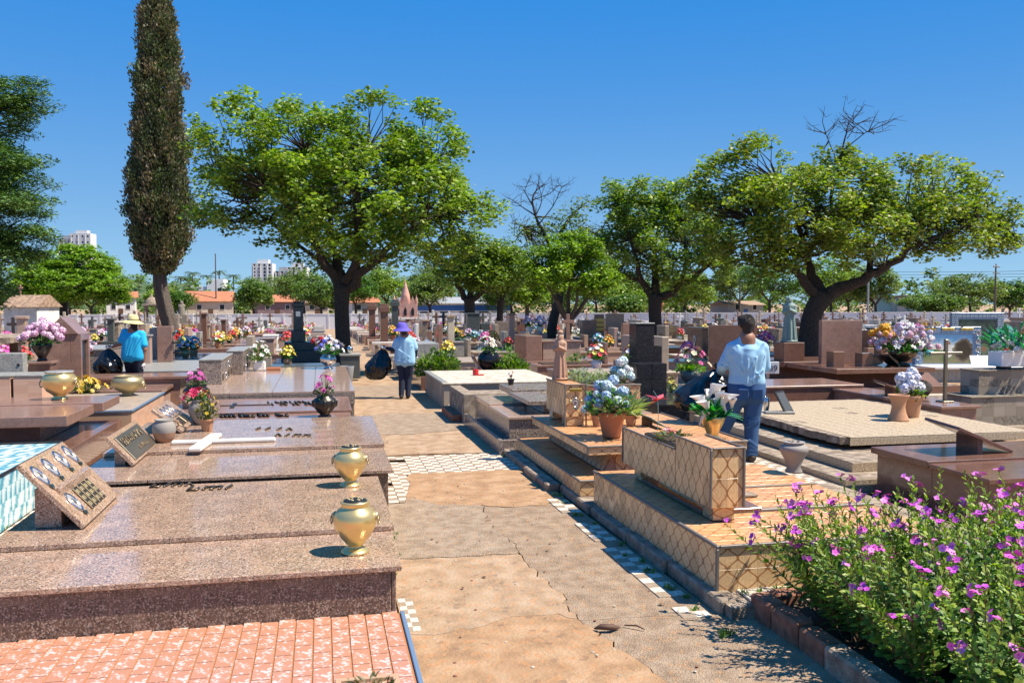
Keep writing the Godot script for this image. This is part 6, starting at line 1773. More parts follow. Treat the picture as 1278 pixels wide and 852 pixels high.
	t = thing("flowers", "small heap of pinkish red flowers behind the planter box", "flowers", Vector3(3.6, 0.551, -8.62))
	dome(t, Vector3.ZERO, 0.17, 0.08, 12, [disc_flower(7, 0.06, Color(0.7, 0.12, 0.14), Color(0.5, 0.1, 0.1)), disc_flower(7, 0.055, Color(0.75, 0.4, 0.4), Color(0.5, 0.1, 0.1))], "flower", false)
	t = thing("clay_urn", "grey cement urn standing on the nearest tiled platform", "urn", Vector3(4.36, 0.40, -7.36))
	vase(t, [[0.0, 0.0], [0.075, 0.0], [0.08, 0.015], [0.06, 0.05], [0.085, 0.12], [0.13, 0.2], [0.135, 0.235], [0.115, 0.255], [0.09, 0.265], [0.09, 0.285], [0.1, 0.29], [0.08, 0.292], [0, 0.29]], M.grey_clay, "body")
	for k in 5:
		part(lathe([[0.014, 0.0], [0.015, 0.004], [0.008, 0.006], [0.006, 0.0]], 8), "stem_hole", M.soil, t, Vector3(cos(TAU * k / 5.0), 0, sin(TAU * k / 5.0)) * 0.045 + Vector3(0, 0.29, 0))
	# drain grate
	t = thing("drain_cover", "small cast cement drain grate before the tiled platform", "grate", Vector3(2.86, 0.091, -5.07))
	for i in 9:
		part(block(0.38, 0.016, 0.018, 0.003), "bar", M.pale_concrete, t, Vector3(0, 0, -0.13 + i * 0.032), Vector3(0, -0.1, 0))
	for i in 6:
		part(block(0.018, 0.015, 0.29, 0.003), "bar", M.pale_concrete, t, Vector3(-0.18 + i * 0.072, 0, 0), Vector3(0, -0.1, 0))

	# third: grey-brown granite with raised nameplate slab
	t = thing("granite_grave", "grey brown granite grave with trough step and raised nameplate slab", "grave", Vector3(3.3, 0, -12.4))
	for s in [[2.26, 2.32, -13.8, -11.0], [2.321, 4.4, -11.06, -11.0]]:
		slab(t, "trough_wall", M.speckled_granite, s[0], s[1], 0.0, 0.21, s[2], s[3])
	slab(t, "trough_floor", M.grey_granite, 2.321, 2.42, 0.0, 0.14, -13.8, -11.062)
	slab(t, "body", M.speckled_granite, 2.42, 4.4, 0.0, 0.46, -13.6, -11.12)
	slab(t, "cover_slab", M.tan_granite, 2.39, 4.42, 0.461, 0.5, -12.4, -11.09)
	slab(t, "cover_slab", M.tan_granite, 2.39, 4.42, 0.461, 0.525, -13.62, -12.404)
	slab(t, "support", M.speckled_granite, 2.95, 3.45, 0.501, 0.63, -12.35, -11.35)
	slab(t, "name_slab", M.speckled_granite, 2.7, 3.75, 0.631, 0.69, -12.42, -11.2)
	slab(t, "name_slab", M.speckled_granite, 2.75, 3.7, 0.631, 0.72, -13.4, -12.424)
	slab(t, "support", M.speckled_granite, 2.95, 3.45, 0.526, 0.63, -13.3, -12.5)
	for s in [[3.82, -11.7], [3.72, -12.9]]:
		part(block(0.5, 0.14, 0.2), "vase_block", M.speckled_granite, t, Vector3(s[0], 0.527, s[1]) - t.position)
	for k in 3:
		lettering(t, Vector3(2.85 + k * 0.28, 0.694 if k else 0.724, -12.2 - 0.3 * (1 - k)), Vector3(0.8, 0, 0.4).normalized(), Vector3(0.3, 0, -1), 0.28, 0.07, M.gold_plate, 1)
	t = thing("flower_pot", "tiny black pot with one pink bloom on the name slab", "pot", Vector3(2.9, 0.721, -13.2))
	vase(t, scaled(POT, 0.06, 0.09), M.black_glaze, "pot")
	dome(t, Vector3(0, 0.07, 0), 0.05, 0.16, 3, [disc_flower(6, 0.04, Color(0.7, 0.1, 0.3), Color(0.5, 0.1, 0.1)), disc_flower(6, 0.035, Color(0.7, 0.7, 0.7), Color(0.5, 0.5, 0.1))])
	t = thing("cement_grave", "dark weathered cement grave box between two larger graves", "grave", Vector3(3.3, 0, -14.7))
	slab(t, "wall", M.dirty_concrete, 2.28, 2.48, 0.0, 0.5, -15.6, -14.0)
	slab(t, "wall", M.dirty_concrete, 2.481, 4.4, 0.0, 0.5, -14.15, -14.0)
	slab(t, "fill", M.dirty_concrete, 2.481, 4.4, 0.0, 0.4, -15.6, -14.151)
	slab(t, "foot_step", M.brick_earth, 2.12, 2.279, 0.0, 0.14, -15.5, -14.2)
	t = thing("cement_grave", "grave with bright bare cement top and grey tiled sides", "grave", Vector3(3.3, 0, -17.5))
	slab(t, "core", M.dirty_concrete, 2.24, 4.5, 0.0, 0.47, -18.95, -16.05, 0.004)
	clad(t, "lf", [M.masonry_1, M.masonry_2, M.masonry_3, M.masonry_2], [], 2.24, 4.5, 0.0, 0.46, -18.95, -16.05, 0.3, 0.23)
	slab(t, "top", M.pale_concrete, 2.21, 4.53, 0.471, 0.505, -18.97, -16.02, 0.01)
	slab(t, "rim_tiles", M.grey_granite, 2.2, 2.32, 0.506, 0.518, -18.9, -16.1, 0.004)
	t = thing("candle_tin", "small red candle tin on the bare cement top", "tin", Vector3(3.12, 0.506, -17.6))
	part(lathe([[0.0, 0.0], [0.06, 0.0], [0.062, 0.006], [0.062, 0.12], [0.056, 0.124], [0.0, 0.118]], 16), "tin", M.red_plastic, t)
	part(block(0.12, 0.02, 0.1, 0.004), "lid", M.red_plastic, t, Vector3(0.1, 0, 0.03))
	# planted grave with the black ball urn
	t = thing("planted_grave", "low brown grave frame overgrown with leafy shrubs and dark slabs", "grave", Vector3(3.3, 0, -20.6))
	slab(t, "frame", M.brown_granite, 2.2, 4.5, 0.0, 0.34, -21.8, -19.5)
	slab(t, "cover_slab", M.brown_granite, 2.5, 4.4, 0.341, 0.40, -21.4, -19.8)
	part(block(0.7, 0.04, 0.6), "tilted_plate", M.brown_granite, t, Vector3(-0.4, 0.5, 0.2), Vector3(0, 0, -0.9))
	part(block(0.4, 0.04, 0.4), "tilted_plate", M.brown_granite, t, Vector3(0.35, 0.54, 0.0), Vector3(0, 0, -1.1))
	for s in [["leafy green shrub by the path beside the woman", 2.65, -20.0, 0.5, 0.75, 520], ["leafy light green shrub around the black ball urn", 4.35, -19.9, 0.45, 0.6, 420]]:
		var sh := thing("shrub", s[0], "shrub", Vector3(s[1], 0.2, s[2]))
		var sb := MB.new()
		for k in 16:
			var a := rng.randf() * TAU
			sb.tube([Vector3.ZERO, Vector3(cos(a) * s[3] * 0.5, s[4] * 0.5, sin(a) * s[3] * 0.5), Vector3(cos(a) * s[3] * 0.8, s[4] * 0.95, sin(a) * s[3] * 0.8)], [0.012, 0.008, 0.004], 4, false)
		part(sb.mesh(), "stems", M.grey_bark, sh)
		greens(sh, Vector3(0, 0.05, 0), s[3], s[4], s[5] * 2, 0.11, 0.28, [Color(0.12, 0.22, 0.03), Color(0.2, 0.3, 0.05), Color(0.07, 0.15, 0.02)], "leaves", 0.8)
	t = thing("ball_urn", "round black urn with white lilies among the shrubs", "urn", Vector3(3.85, 0.401, -19.95))
	vase(t, [[0.0, 0.0], [0.1, 0.0], [0.18, 0.06], [0.25, 0.16], [0.27, 0.27], [0.23, 0.39], [0.15, 0.46], [0.13, 0.48], [0.0, 0.47]], M.black_glaze, "body", 28)
	dome(t, Vector3(0, 0.45, 0), 0.26, 0.36, 15, [disc_flower(6, 0.11, Color(0.74, 0.72, 0.64), Color(0.5, 0.2, 0.1)), disc_flower(6, 0.1, Color(0.72, 0.66, 0.55), Color(0.5, 0.2, 0.1))], "lily")
	greens(t, Vector3(0, 0.42, 0), 0.2, 0.2, 40, 0.12, 0.25, [Color(0.08, 0.2, 0.05)])

	# ---- second row on the right
	t = thing("marble_grave", "veined black marble grave with stepped tower", "grave", Vector3(6.1, 0.0, -14.2))
	b = MB.new()
	b.prism(PackedVector2Array([Vector2(5.12, -12.58), Vector2(5.6, -12.5), Vector2(7.0, -13.9), Vector2(7.15, -15.4), Vector2(5.75, -15.9), Vector2(5.09, -14.5)]), 0.0, 0.40)
	part(b.mesh(), "base", M.veined_marble, t, -t.position)
	b = MB.new()
	b.prism(PackedVector2Array([Vector2(5.09, -12.55), Vector2(5.62, -12.46), Vector2(7.03, -13.88), Vector2(7.18, -15.42), Vector2(5.73, -15.93), Vector2(5.06, -14.5)]), 0.401, 0.425)
	part(b.mesh(), "top_slab", M.veined_marble, t, -t.position)
	for k in 2:
		for j in 2:
			part(block(0.27, 0.27, 0.34, 0.004), "tower_block", M.veined_marble, t, Vector3(5.36 + k * 0.274, 0.426 + j * 0.274, -14.0) - t.position)
	for j in 4:
		part(block(0.34, 0.295, 0.36, 0.004), "tower_block", M.veined_marble, t, Vector3(5.66, 0.426 + j * 0.3, -14.75) - t.position)
	part(block(0.15, 0.8, 0.3, 0.004), "tower_wing", M.veined_marble, t, Vector3(5.915, 0.426, -14.75) - t.position)
	part(block(0.36, 0.02, 0.38, 0.004), "tower_cap", M.grey_granite, t, Vector3(5.66, 1.626, -14.75) - t.position)
	t = thing("grey_urn", "grey glazed urn with pink and cream flowers on black marble", "urn", Vector3(6.68, 0.426, -14.9))
	vase(t, [[0.0, 0.0], [0.1, 0.0], [0.1, 0.02], [0.05, 0.05], [0.09, 0.1], [0.17, 0.17], [0.2, 0.24], [0.19, 0.3], [0.16, 0.33], [0.0, 0.32]], M.grey_glaze, "body", 28)
	greens(t, Vector3(0, 0.3, 0), 0.22, 0.14, 110, 0.11, 0.3, [Color(0.1, 0.32, 0.03), Color(0.16, 0.4, 0.04), Color(0.4, 0.42, 0.05)])
	dome(t, Vector3(0, 0.32, 0), 0.32, 0.46, 30, [disc_flower(7, 0.08, Color(0.72, 0.12, 0.36), Color(0.6, 0.5, 0.1)), disc_flower(7, 0.07, Color(0.74, 0.6, 0.44), Color(0.6, 0.5, 0.2)), disc_flower(7, 0.075, Color(0.74, 0.34, 0.45), Color(0.6, 0.5, 0.2)), disc_flower(5, 0.06, Color(0.65, 0.66, 0.4), Color(0.6, 0.5, 0.2))])
	t = thing("flowers", "small yellow flower bunch beside the black tower", "flowers", Vector3(6.05, 0.426, -14.3))
	dome(t, Vector3(0, 0.0, 0), 0.1, 0.26, 14, [disc_flower(6, 0.05, Color(0.6, 0.55, 0.1), Color(0.5, 0.4, 0.05))])
	greens(t, Vector3(0, 0, 0), 0.1, 0.2, 50, 0.06, 0.2, [Color(0.2, 0.25, 0.08)])
	# tiled steps and the broken-edged cement platform
	t = thing("cement_grave", "broad beige-tiled platform grave with broken overhanging edge", "grave", Vector3(7.0, 0.0, -11.0))
	slab(t, "step_core", M.dirty_concrete, 5.30, 8.4, 0.0, 0.165, -12.4, -7.95, 0.004)
	clad(t, "lf", [M.beige_tile_0, M.beige_tile_1, M.beige_tile_2, M.beige_tile_3], [], 5.30, 7.2, 0.03, 0.16, -12.4, -7.95, 0.15, 0.13)
	slab(t, "step_core", M.dirty_concrete, 5.62, 8.4, 0.1651, 0.27, -12.4, -8.3, 0.004)
	clad(t, "lf", [M.beige_tile_0, M.beige_tile_1, M.beige_tile_2, M.beige_tile_3], [], 5.62, 7.4, 0.17, 0.265, -12.4, -8.3, 0.15, 0.095)
	slab(t, "plinth", M.dirty_concrete, 6.2, 8.6, 0.271, 0.33, -12.3, -9.25, 0.004)
	var pp := jag([[5.96, -12.6], [5.95, -11.5], [6.0, -10.6], [5.93, -9.9], [5.97, -9.07]], 0.035, 31)
	pp.append_array(PackedVector2Array([Vector2(8.6, -8.95), Vector2(8.7, -12.6)]))
	b = MB.new()
	b.prism(pp, 0.331, 0.42)
	part(b.mesh(), "platform_slab", M.dirty_concrete, t, -t.position)
	clad(t, "f", [M.beige_tile_0, M.beige_tile_1, M.beige_tile_2, M.beige_tile_3], [], 6.02, 8.55, 0.335, 0.42, -12.5, -8.945, 0.13, 0.085)
	tile_field(t, "tile", [M.beige_tile_0, M.beige_tile_1, M.beige_tile_2, M.beige_tile_3], Vector3(6.06, 0.42, -12.5), X1, Z1, 14, 20, 0.178, 0.176, 0.006, 0.008, 0.0, 0.02, 0.004)
	t = thing("flower_pot", "terracotta pot of white hydrangeas on the beige platform", "pot", Vector3(7.95, 0.429, -10.45))
	vase(t, scaled(POT, 0.185, 0.30), M.pale_terracotta, "pot")
	greens(t, Vector3(0, 0.28, 0), 0.15, 0.2, 90, 0.1, 0.3, [Color(0.12, 0.3, 0.03), Color(0.3, 0.4, 0.05), Color(0.06, 0.16, 0.03)])
	dome(t, Vector3(0, 0.3, 0), 0.17, 0.30, 11, [ball_flower(0.08, [Color(0.66, 0.68, 0.78), Color(0.74, 0.75, 0.8)]), ball_flower(0.075, [Color(0.6, 0.62, 0.76), Color(0.74, 0.75, 0.8)])], "hydrangea")
	t = thing("clay_urn", "empty hourglass-shaped terracotta vase beside the hydrangeas", "vase", Vector3(7.55, 0.429, -10.15))
	vase(t, [[0.0, 0.0], [0.135, 0.0], [0.135, 0.015], [0.1, 0.1], [0.085, 0.18], [0.1, 0.27], [0.135, 0.33], [0.14, 0.345], [0.125, 0.345], [0.09, 0.28], [0.0, 0.25]], M.pale_terracotta, "body")
	t = thing("photo_stand", "small framed photograph leaning on the beige platform", "frame", Vector3(6.55, 0.429, -11.2), -0.3)
	o = part(block(0.30, 0.34, 0.02, 0.004), "frame", M.iron, t, Vector3(0, 0, 0), Vector3(-0.5, 0.95, 0))
	part(block(0.25, 0.28, 0.006, 0.002), "photograph", M.plaque_grey, o, Vector3(0, 0.03, 0.012))
	part(block(0.4, 0.03, 0.16, 0.004), "stone_foot", M.grey_granite, t, Vector3(-0.16, 0, 0.1))
	part(lathe(scaled(JAR, 0.05, 0.22), 14), "small_vase", M.silver, t, Vector3(-0.3, 0, -0.1))
	# brown granite grave with tilted plaque, lower right
	t = thing("granite_grave", "reddish brown granite grave with sloped plaque at the right edge", "grave", Vector3(6.8, 0.0, -7.1))
	slab(t, "base", M.brown_granite, 5.58, 8.2, 0.0, 0.455, -7.0, -6.3)
	slab(t, "base", M.brown_granite, 5.58, 8.2, 0.0, 0.455, -7.82, -7.004)
	slab(t, "cover_slab", M.brown_granite, 5.54, 8.2, 0.456, 0.5, -7.0, -6.25, 0.005)
	slab(t, "cover_slab", M.brown_granite, 5.53, 8.2, 0.456, 0.52, -7.86, -7.004, 0.005)
	t = thing("tablet", "dark brown plaque propped on the reddish granite grave", "tablet", Vector3(6.3, 0.521, -7.4))
	part(block(0.76, 0.03, 0.44, 0.004), "stone_plate", M.brown_granite, t, Vector3(0, 0.15, 0.0), Vector3(0.1, 0.1, -0.36))
	part(block(0.06, 0.2, 0.3, 0.004), "foot_stone", M.brown_granite, t, Vector3(0.0, -0.02, 0.02))
	# low brown grave with metal cross
	t = thing("granite_grave", "low brown granite grave with thin metal cross at its corner", "grave", Vector3(9.3, 0.0, -12.3))
	slab(t, "base", M.mauve_granite, 8.82, 9.42, 0.0, 0.455, -13.6, -10.9)
	slab(t, "cover_slab", M.mauve_granite, 8.78, 9.46, 0.456, 0.5, -13.6, -10.85)
	t = thing("metal_cross", "thin bronze cross standing on the low brown grave", "cross", Vector3(9.24, 0.501, -11.35))
	part(block(0.05, 0.95, 0.05, 0.006), "shaft", M.plaque_grey, t)
	part(block(0.56, 0.04, 0.045, 0.006), "arm", M.plaque_grey, t, Vector3(0, 0.72, 0.0))
	part(block(0.18, 0.02, 0.18, 0.004), "foot", M.plaque_grey, t, Vector3(0, 0, 0))
	t = thing("tablet", "small brown tilted plaque at the foot of the metal cross", "tablet", Vector3(9.05, 0.501, -12.35))
	part(block(0.5, 0.03, 0.34, 0.004), "stone_plate", M.brown_granite, t, Vector3(0, 0.12, 0), Vector3(0.1, 0, -0.35))
	part(block(0.08, 0.16, 0.24, 0.004), "foot_stone", M.brown_granite, t, Vector3(0, 0, 0))
	t = thing("boulder", "dark round rock behind the thin metal cross", "rock", Vector3(9.28, 0.501, -11.95))
	b = MB.new()
	var rows := []
	for i in 9:
		var row := PackedVector3Array()
		for j in 14:
			var th := TAU * j / 14.0
			var ph := PI * i / 8.0
			row.append(Vector3(sin(ph) * cos(th) * 0.17, 0.12 - 0.13 * cos(ph), sin(ph) * sin(th) * 0.15) * (1.0 + 0.12 * sin(3 * th + i) + 0.07 * sin(5 * th - 2 * i)))
		rows.append(row)
	b.grid(rows, true)
	part(b.mesh(), "rock", M.bark, t)
	# stone block tomb at the right edge
	t = thing("stone_tomb", "stepped tomb faced with square stone blocks at the right edge", "tomb", Vector3(11.2, 0.0, -12.6))
	slab(t, "foundation", M.dirty_concrete, 9.5, 13.0, 0.0, 0.10, -12.05, -11.15)
	var lev := [[9.75, 0.101, 0.54, -11.4], [10.05, 0.561, 0.93, -11.6]]
	for s in lev:
		slab(t, "core", M.grout, s[0], 13.0, s[1], s[2], -12.0, s[3], 0.004)
		clad(t, "lf", [M.stone_mottle, M.masonry_1, M.masonry_2, M.stone_mottle, M.masonry_3], [], s[0], 12.4, s[1], s[2], -12.0, s[3], 0.2, 0.14, "stone_block")
		slab(t, "coping", M.stone_mottle, s[0] - 0.02, 13.0, s[2] + 0.001, s[2] + 0.02, -12.0, s[3] + 0.02, 0.004)
	slab(t, "pillar", M.stone_mottle, 11.6, 12.0, 0.951, 1.6, -11.98, -11.7)
	t = thing("planter", "white planter of teal foliage and white and orange flowers", "planter", Vector3(10.98, 0.951, -11.8))
	part(block(0.95, 0.24, 0.3, 0.01), "trough", M.white_paint, t, Vector3(0, 0.04, 0))
	for k in 2:
		part(block(0.1, 0.04, 0.22, 0.004), "foot", M.iron, t, Vector3(-0.3 + 0.6 * k, 0, 0))
	greens(t, Vector3(0, 0.28, 0), 0.4, 0.4, 170, 0.22, 0.14, [Color(0.02, 0.25, 0.24), Color(0.04, 0.34, 0.32), Color(0.02, 0.16, 0.15)], "teal_leaves", 0.9)
	dome(t, Vector3(0, 0.28, 0), 0.45, 0.2, 26, [ball_flower(0.05, [Color(0.74, 0.74, 0.72)])])
	dome(t, Vector3(0.28, 0.45, 0), 0.14, 0.3, 6, [ball_flower(0.09, [Color(0.72, 0.3, 0.08), Color(0.74, 0.5, 0.1)]), ball_flower(0.08, [Color(0.75, 0.5, 0.42)])])
	# big brown grave with headboard
	t = thing("granite_grave", "large red brown granite grave with headboard slab and flared base", "grave", Vector3(11.2, 0.0, -17.3))
	slab(t, "cement_footing", M.pale_concrete, 9.9, 13.4, 0.0, 0.1, -19.6, -15.5)
	slab(t, "step", M.brown_granite, 10.1, 13.2, 0.101, 0.26, -19.4, -15.75)
	b = MB.new()
	q0 = [Vector3(10.35, 0.261, -15.95), Vector3(12.9, 0.261, -15.95), Vector3(12.9, 0.261, -19.1), Vector3(10.35, 0.261, -19.1)]
	q1 = [Vector3(10.6, 0.56, -16.2), Vector3(12.7, 0.56, -16.2), Vector3(12.7, 0.56, -18.9), Vector3(10.6, 0.56, -18.9)]
	for i in 4:
		b.face([q0[i], q0[(i + 1) % 4], q1[(i + 1) % 4], q1[i]], (q0[i] + q0[(i + 1) % 4]) * 0.5 - Vector3(11.6, 0.4, -17.5))
	b.face(q1, Vector3.UP)
	part(b.mesh(), "flared_base", M.brown_granite, t, -t.position)
	slab(t, "cover_slab", M.brown_granite, 10.2, 12.5, 0.561, 0.66, -17.6, -15.65)
	slab(t, "cover_slab", M.brown_granite, 10.15, 12.5, 0.561, 0.68, -19.2, -17.604)
	slab(t, "headboard", M.mauve_granite, 10.75, 11.75, 0.661, 1.62, -17.2, -17.08)
	for s in [[10.62, 0.32], [11.3, 0.28]]:
		part(block(0.26, s[1], 0.26), "vase_block", M.brown_granite, t, Vector3(s[0], 0.661, -16.35) - t.position)
	part(block(0.3, 0.2, 0.3), "vase_block", M.brown_granite, t, Vector3(11.7, 0.661, -16.6) - t.position, Vector3(0, 0, 0.3))
	part(block(0.4, 0.04, 0.4), "open_book", M.bronze, t, Vector3(11.95, 0.74, -16.4) - t.position, Vector3(0, 0, -0.7))
	t = thing("statue_plinth", "square brown granite plinth under the green veiled statue", "plinth", Vector3(10.5, 0.682, -18.0))
	part(block(0.52, 0.42, 0.45, 0.008), "plinth", M.brown_granite, t)
	statue_virgin("pale green statue of a veiled woman on the brown plinth", Vector3(10.5, 1.104, -18.0), 1.12, M.robe_green, false)
	t = thing("bronze_urn", "bronze bowl overflowing with pink, white and orange flowers", "urn", Vector3(12.2, 0.661, -16.3))
	vase(t, [[0.0, 0.0], [0.16, 0.0], [0.15, 0.03], [0.08, 0.07], [0.14, 0.12], [0.26, 0.2], [0.3, 0.28], [0.27, 0.3], [0.0, 0.29]], M.bronze, "body", 28)
	dome(t, Vector3(0, 0.28, 0), 0.62, 0.6, 110, [ball_flower(0.06, [Color(0.75, 0.72, 0.74), Color(0.72, 0.5, 0.62)]), ball_flower(0.058, [Color(0.74, 0.35, 0.48), Color(0.76, 0.66, 0.7)]), ball_flower(0.055, [Color(0.55, 0.5, 0.68), Color(0.74, 0.73, 0.75)]), disc_flower(6, 0.09, Color(0.74, 0.74, 0.7), Color(0.5, 0.5, 0.2))])
	dome(t, Vector3(-0.5, 0.6, 0), 0.2, 0.25, 9, [ball_flower(0.075, [Color(0.75, 0.33, 0.02), Color(0.75, 0.5, 0.03)])])
	dome(t, Vector3(0.45, 0.2, 0.1), 0.2, 0.2, 8, [ball_flower(0.07, [Color(0.1, 0.5, 0.56), Color(0.2, 0.6, 0.62)])])
	greens(t, Vector3(0, 0.28, 0), 0.4, 0.2, 130, 0.16, 0.25, [Color(0.03, 0.14, 0.03), Color(0.05, 0.2, 0.06)])
	# number plate
	t = thing("number_plate", "small white grave number plate reading 339", "sign", Vector3(9.6, 0.45, -17.3), -0.21)
	part(block(0.46, 0.26, 0.03, 0.006), "plate", M.white_paint, t)
	part(block(0.06, 0.46, 0.03, 0.004), "post", M.pale_concrete, t, Vector3(0, -0.46, -0.035))
	var tm := TextMesh.new()
	tm.text = "339"
	tm.font_size = 22
	tm.pixel_size = 0.008
	tm.depth = 0.008
	var fnt := SystemFont.new()
	fnt.font_names = PackedStringArray(["Droid Sans"])
	tm.font = fnt
	part(tm, "digits", M.iron, t, Vector3(0.05, 0.12, 0.02))
	# tall panel behind the man and reddish block
	t = thing("headstone", "tall red brown headstone panel behind the man", "headstone", Vector3(7.6, 0.0, -15.2), -0.2)
	part(block(0.78, 1.58, 0.1, 0.006), "stone", M.brown_granite, t)
	part(block(1.0, 0.5, 0.5, 0.006), "base", M.brown_granite, t, Vector3(0.1, 0, 0.0))
	t = thing("granite_grave", "dark red granite block grave in front of the tall panel", "grave", Vector3(8.1, 0.0, -15.0))
	slab(t, "base", M.brown_granite, 7.45, 9.4, 0.0, 0.52, -14.9, -13.6)
	slab(t, "cover_slab", M.mauve_granite, 7.4, 9.4, 0.521, 0.56, -14.92, -13.58)
	make_shrines()

func lily_vase() -> void:
	var t := thing("lily_vase", "golden vase of white calla lilies with green fronds", "vase", Vector3(4.1, 0.551, -8.56))
	vase(t, [[0.0, 0.0], [0.075, 0.0], [0.08, 0.012], [0.06, 0.03], [0.075, 0.08], [0.115, 0.16], [0.13, 0.21], [0.135, 0.235], [0.12, 0.235], [0.115, 0.21], [0.0, 0.2]], M.brass, "body", 28)
	# calla: a rolled sheet flaring to a point
	for i in 11:
		var b := MB.new()
		b.col = Color(0.74, 0.73, 0.70)
		var rows := []
		for r in 7:
			var v := r / 6.0
			var row := PackedVector3Array()
			for c in 15:
				var u := c / 14.0
				var a := lerpf(-2.7, 2.7, u)
				var rad := 0.01 + 0.04 * v * v
				var lip := 0.085 * v * v * exp(-pow((u - 0.5) * 3.0, 2.0))
				row.append(Vector3(sin(a) * rad, 0.14 * v + lip * 0.6, cos(a) * rad + lip))
			rows.append(row)
		b.grid(rows, false, Vector3(0, 0.1, 0))
		b.col = Color(0.7, 0.5, 0.05)
		b.tube([Vector3(0, 0.03, 0), Vector3(0, 0.13, 0)], [0.007, 0.004], 6)
		var s: Array = [[0.0, 0.36, 0.05], [0.06, 0.34, 0.10], [-0.06, 0.38, 0.0], [0.13, 0.36, 0.02], [-0.12, 0.33, 0.08], [0.18, 0.3, 0.08], [-0.02, 0.44, -0.04], [-0.18, 0.16, 0.06], [0.08, 0.42, -0.02], [0.1, 0.29, 0.12], [-0.1, 0.28, 0.13]][i]
		var o := part(b.mesh(), "calla_lily", M.petal, t, Vector3(s[0], s[1], s[2]))
		o.basis = Basis(Vector3.UP, i * 1.1 + 0.4) * Basis(Vector3.RIGHT, 0.35)
		var sb := MB.new()
		sb.col = Color(0.05, 0.2, 0.05)
		sb.tube([Vector3(0, 0.19, 0), Vector3(s[0] * 0.6, s[1] * 0.8, s[2] * 0.6), Vector3(s[0], s[1] + 0.02, s[2])], [0.006, 0.005, 0.005], 5, false)
		part(sb.mesh(), "stem", M.leaf, t)
	greens(t, Vector3(-0.02, 0.2, 0.03), 0.12, 0.2, 60, 0.15, 0.22, [Color(0.02, 0.28, 0.05), Color(0.03, 0.36, 0.08), Color(0.01, 0.18, 0.05)], "leaves", 0.7)
	# teal fern fronds falling to the right
	for i in 7:
		var b := MB.new()
		var p := Vector3(0.03, 0.23, 0.03)
		var a := -0.5 + 0.22 * i
		var d := Vector3(cos(a), 0.45 - 0.08 * (i % 3), sin(a)).normalized()
		for k in 12:
			var q := p + d * 0.024
			for s in [-1.0, 1.0]:
				var sd: Vector3 = d.cross(Vector3.UP).normalized() * s
				b.leaf(p, p + (sd * 0.8 + d * 0.7).normalized() * 0.06 * (1.0 - 0.04 * k), d * 0.009, Vector3(0, 0.003, 0), Color(0.06, 0.36, 0.30) * (0.8 + 0.05 * (k % 5)))
			p = q
			d = (d + Vector3(0, -0.07, 0)).normalized()
		part(b.mesh(), "fern_frond", M.leaf, t)

func statue_virgin(label: String, at: Vector3, h: float, m: Material, crown: bool) -> void:
	var t := thing("statue", label, "statue", at, -0.5)
	var caps := [[Vector3(0, 0.10, 0), Vector3(0, 0.5, 0.0), 0.125, 0.085], [Vector3(0, 0.5, 0), Vector3(0, 0.72, 0), 0.085, 0.10], [Vector3(-0.07, 0.73, 0), Vector3(0.07, 0.73, 0), 0.06, 0.06], [Vector3(0, 0.74, 0.0), Vector3(0, 0.86, 0.0), 0.065, 0.066],
		[Vector3(-0.10, 0.72, 0.0), Vector3(-0.11, 0.6, 0.05), 0.04, 0.035], [Vector3(-0.11, 0.6, 0.05), Vector3(-0.015, 0.66, 0.115), 0.032, 0.02], [Vector3(0.10, 0.72, 0.0), Vector3(0.11, 0.6, 0.05), 0.04, 0.035], [Vector3(0.11, 0.6, 0.05), Vector3(0.015, 0.66, 0.115), 0.032, 0.02], [Vector3(0, 0.66, 0.115), Vector3(0, 0.74, 0.12), 0.02, 0.008]]
	# folds of the mantle
	for k in 9:
		var a := TAU * k / 9.0
		caps.append([Vector3(cos(a) * 0.135, 0.03, sin(a) * 0.135), Vector3(cos(a) * 0.09, 0.58, sin(a) * 0.085), 0.03, 0.012])
	var scaled_caps := []
	for c in caps:
		scaled_caps.append([c[0] * h, c[1] * h, c[2] * h, c[3] * h])
	part(blob(scaled_caps, h * 0.016, h * 0.02), "robed_figure", m, t)
	var face := blob([[Vector3(0, 0.85, 0.035) * h, Vector3(0, 0.88, 0.03) * h, 0.042 * h, 0.042 * h], [Vector3(0, 0.865, 0.07) * h, Vector3(0, 0.85, 0.082) * h, 0.008 * h, 0.008 * h]], h * 0.008, h * 0.012)
	part(face, "face", m, t)
	part(lathe([[0.0, 0.0], [0.17 * h, 0.0], [0.165 * h, 0.035 * h], [0.12 * h, 0.06 * h], [0, 0.06 * h]], 18), "cloud_base", m, t)
	if crown:
		part(lathe([[0.045 * h, 0.92 * h], [0.06 * h, 0.94 * h], [0.062 * h, 0.975 * h], [0.03 * h, 1.0 * h], [0.0, 1.01 * h]], 14), "crown", m, t)
		part(block(0.012, 0.035, 0.012, 0.002), "crown_cross", m, t, Vector3(0, 1.0 * h, 0))

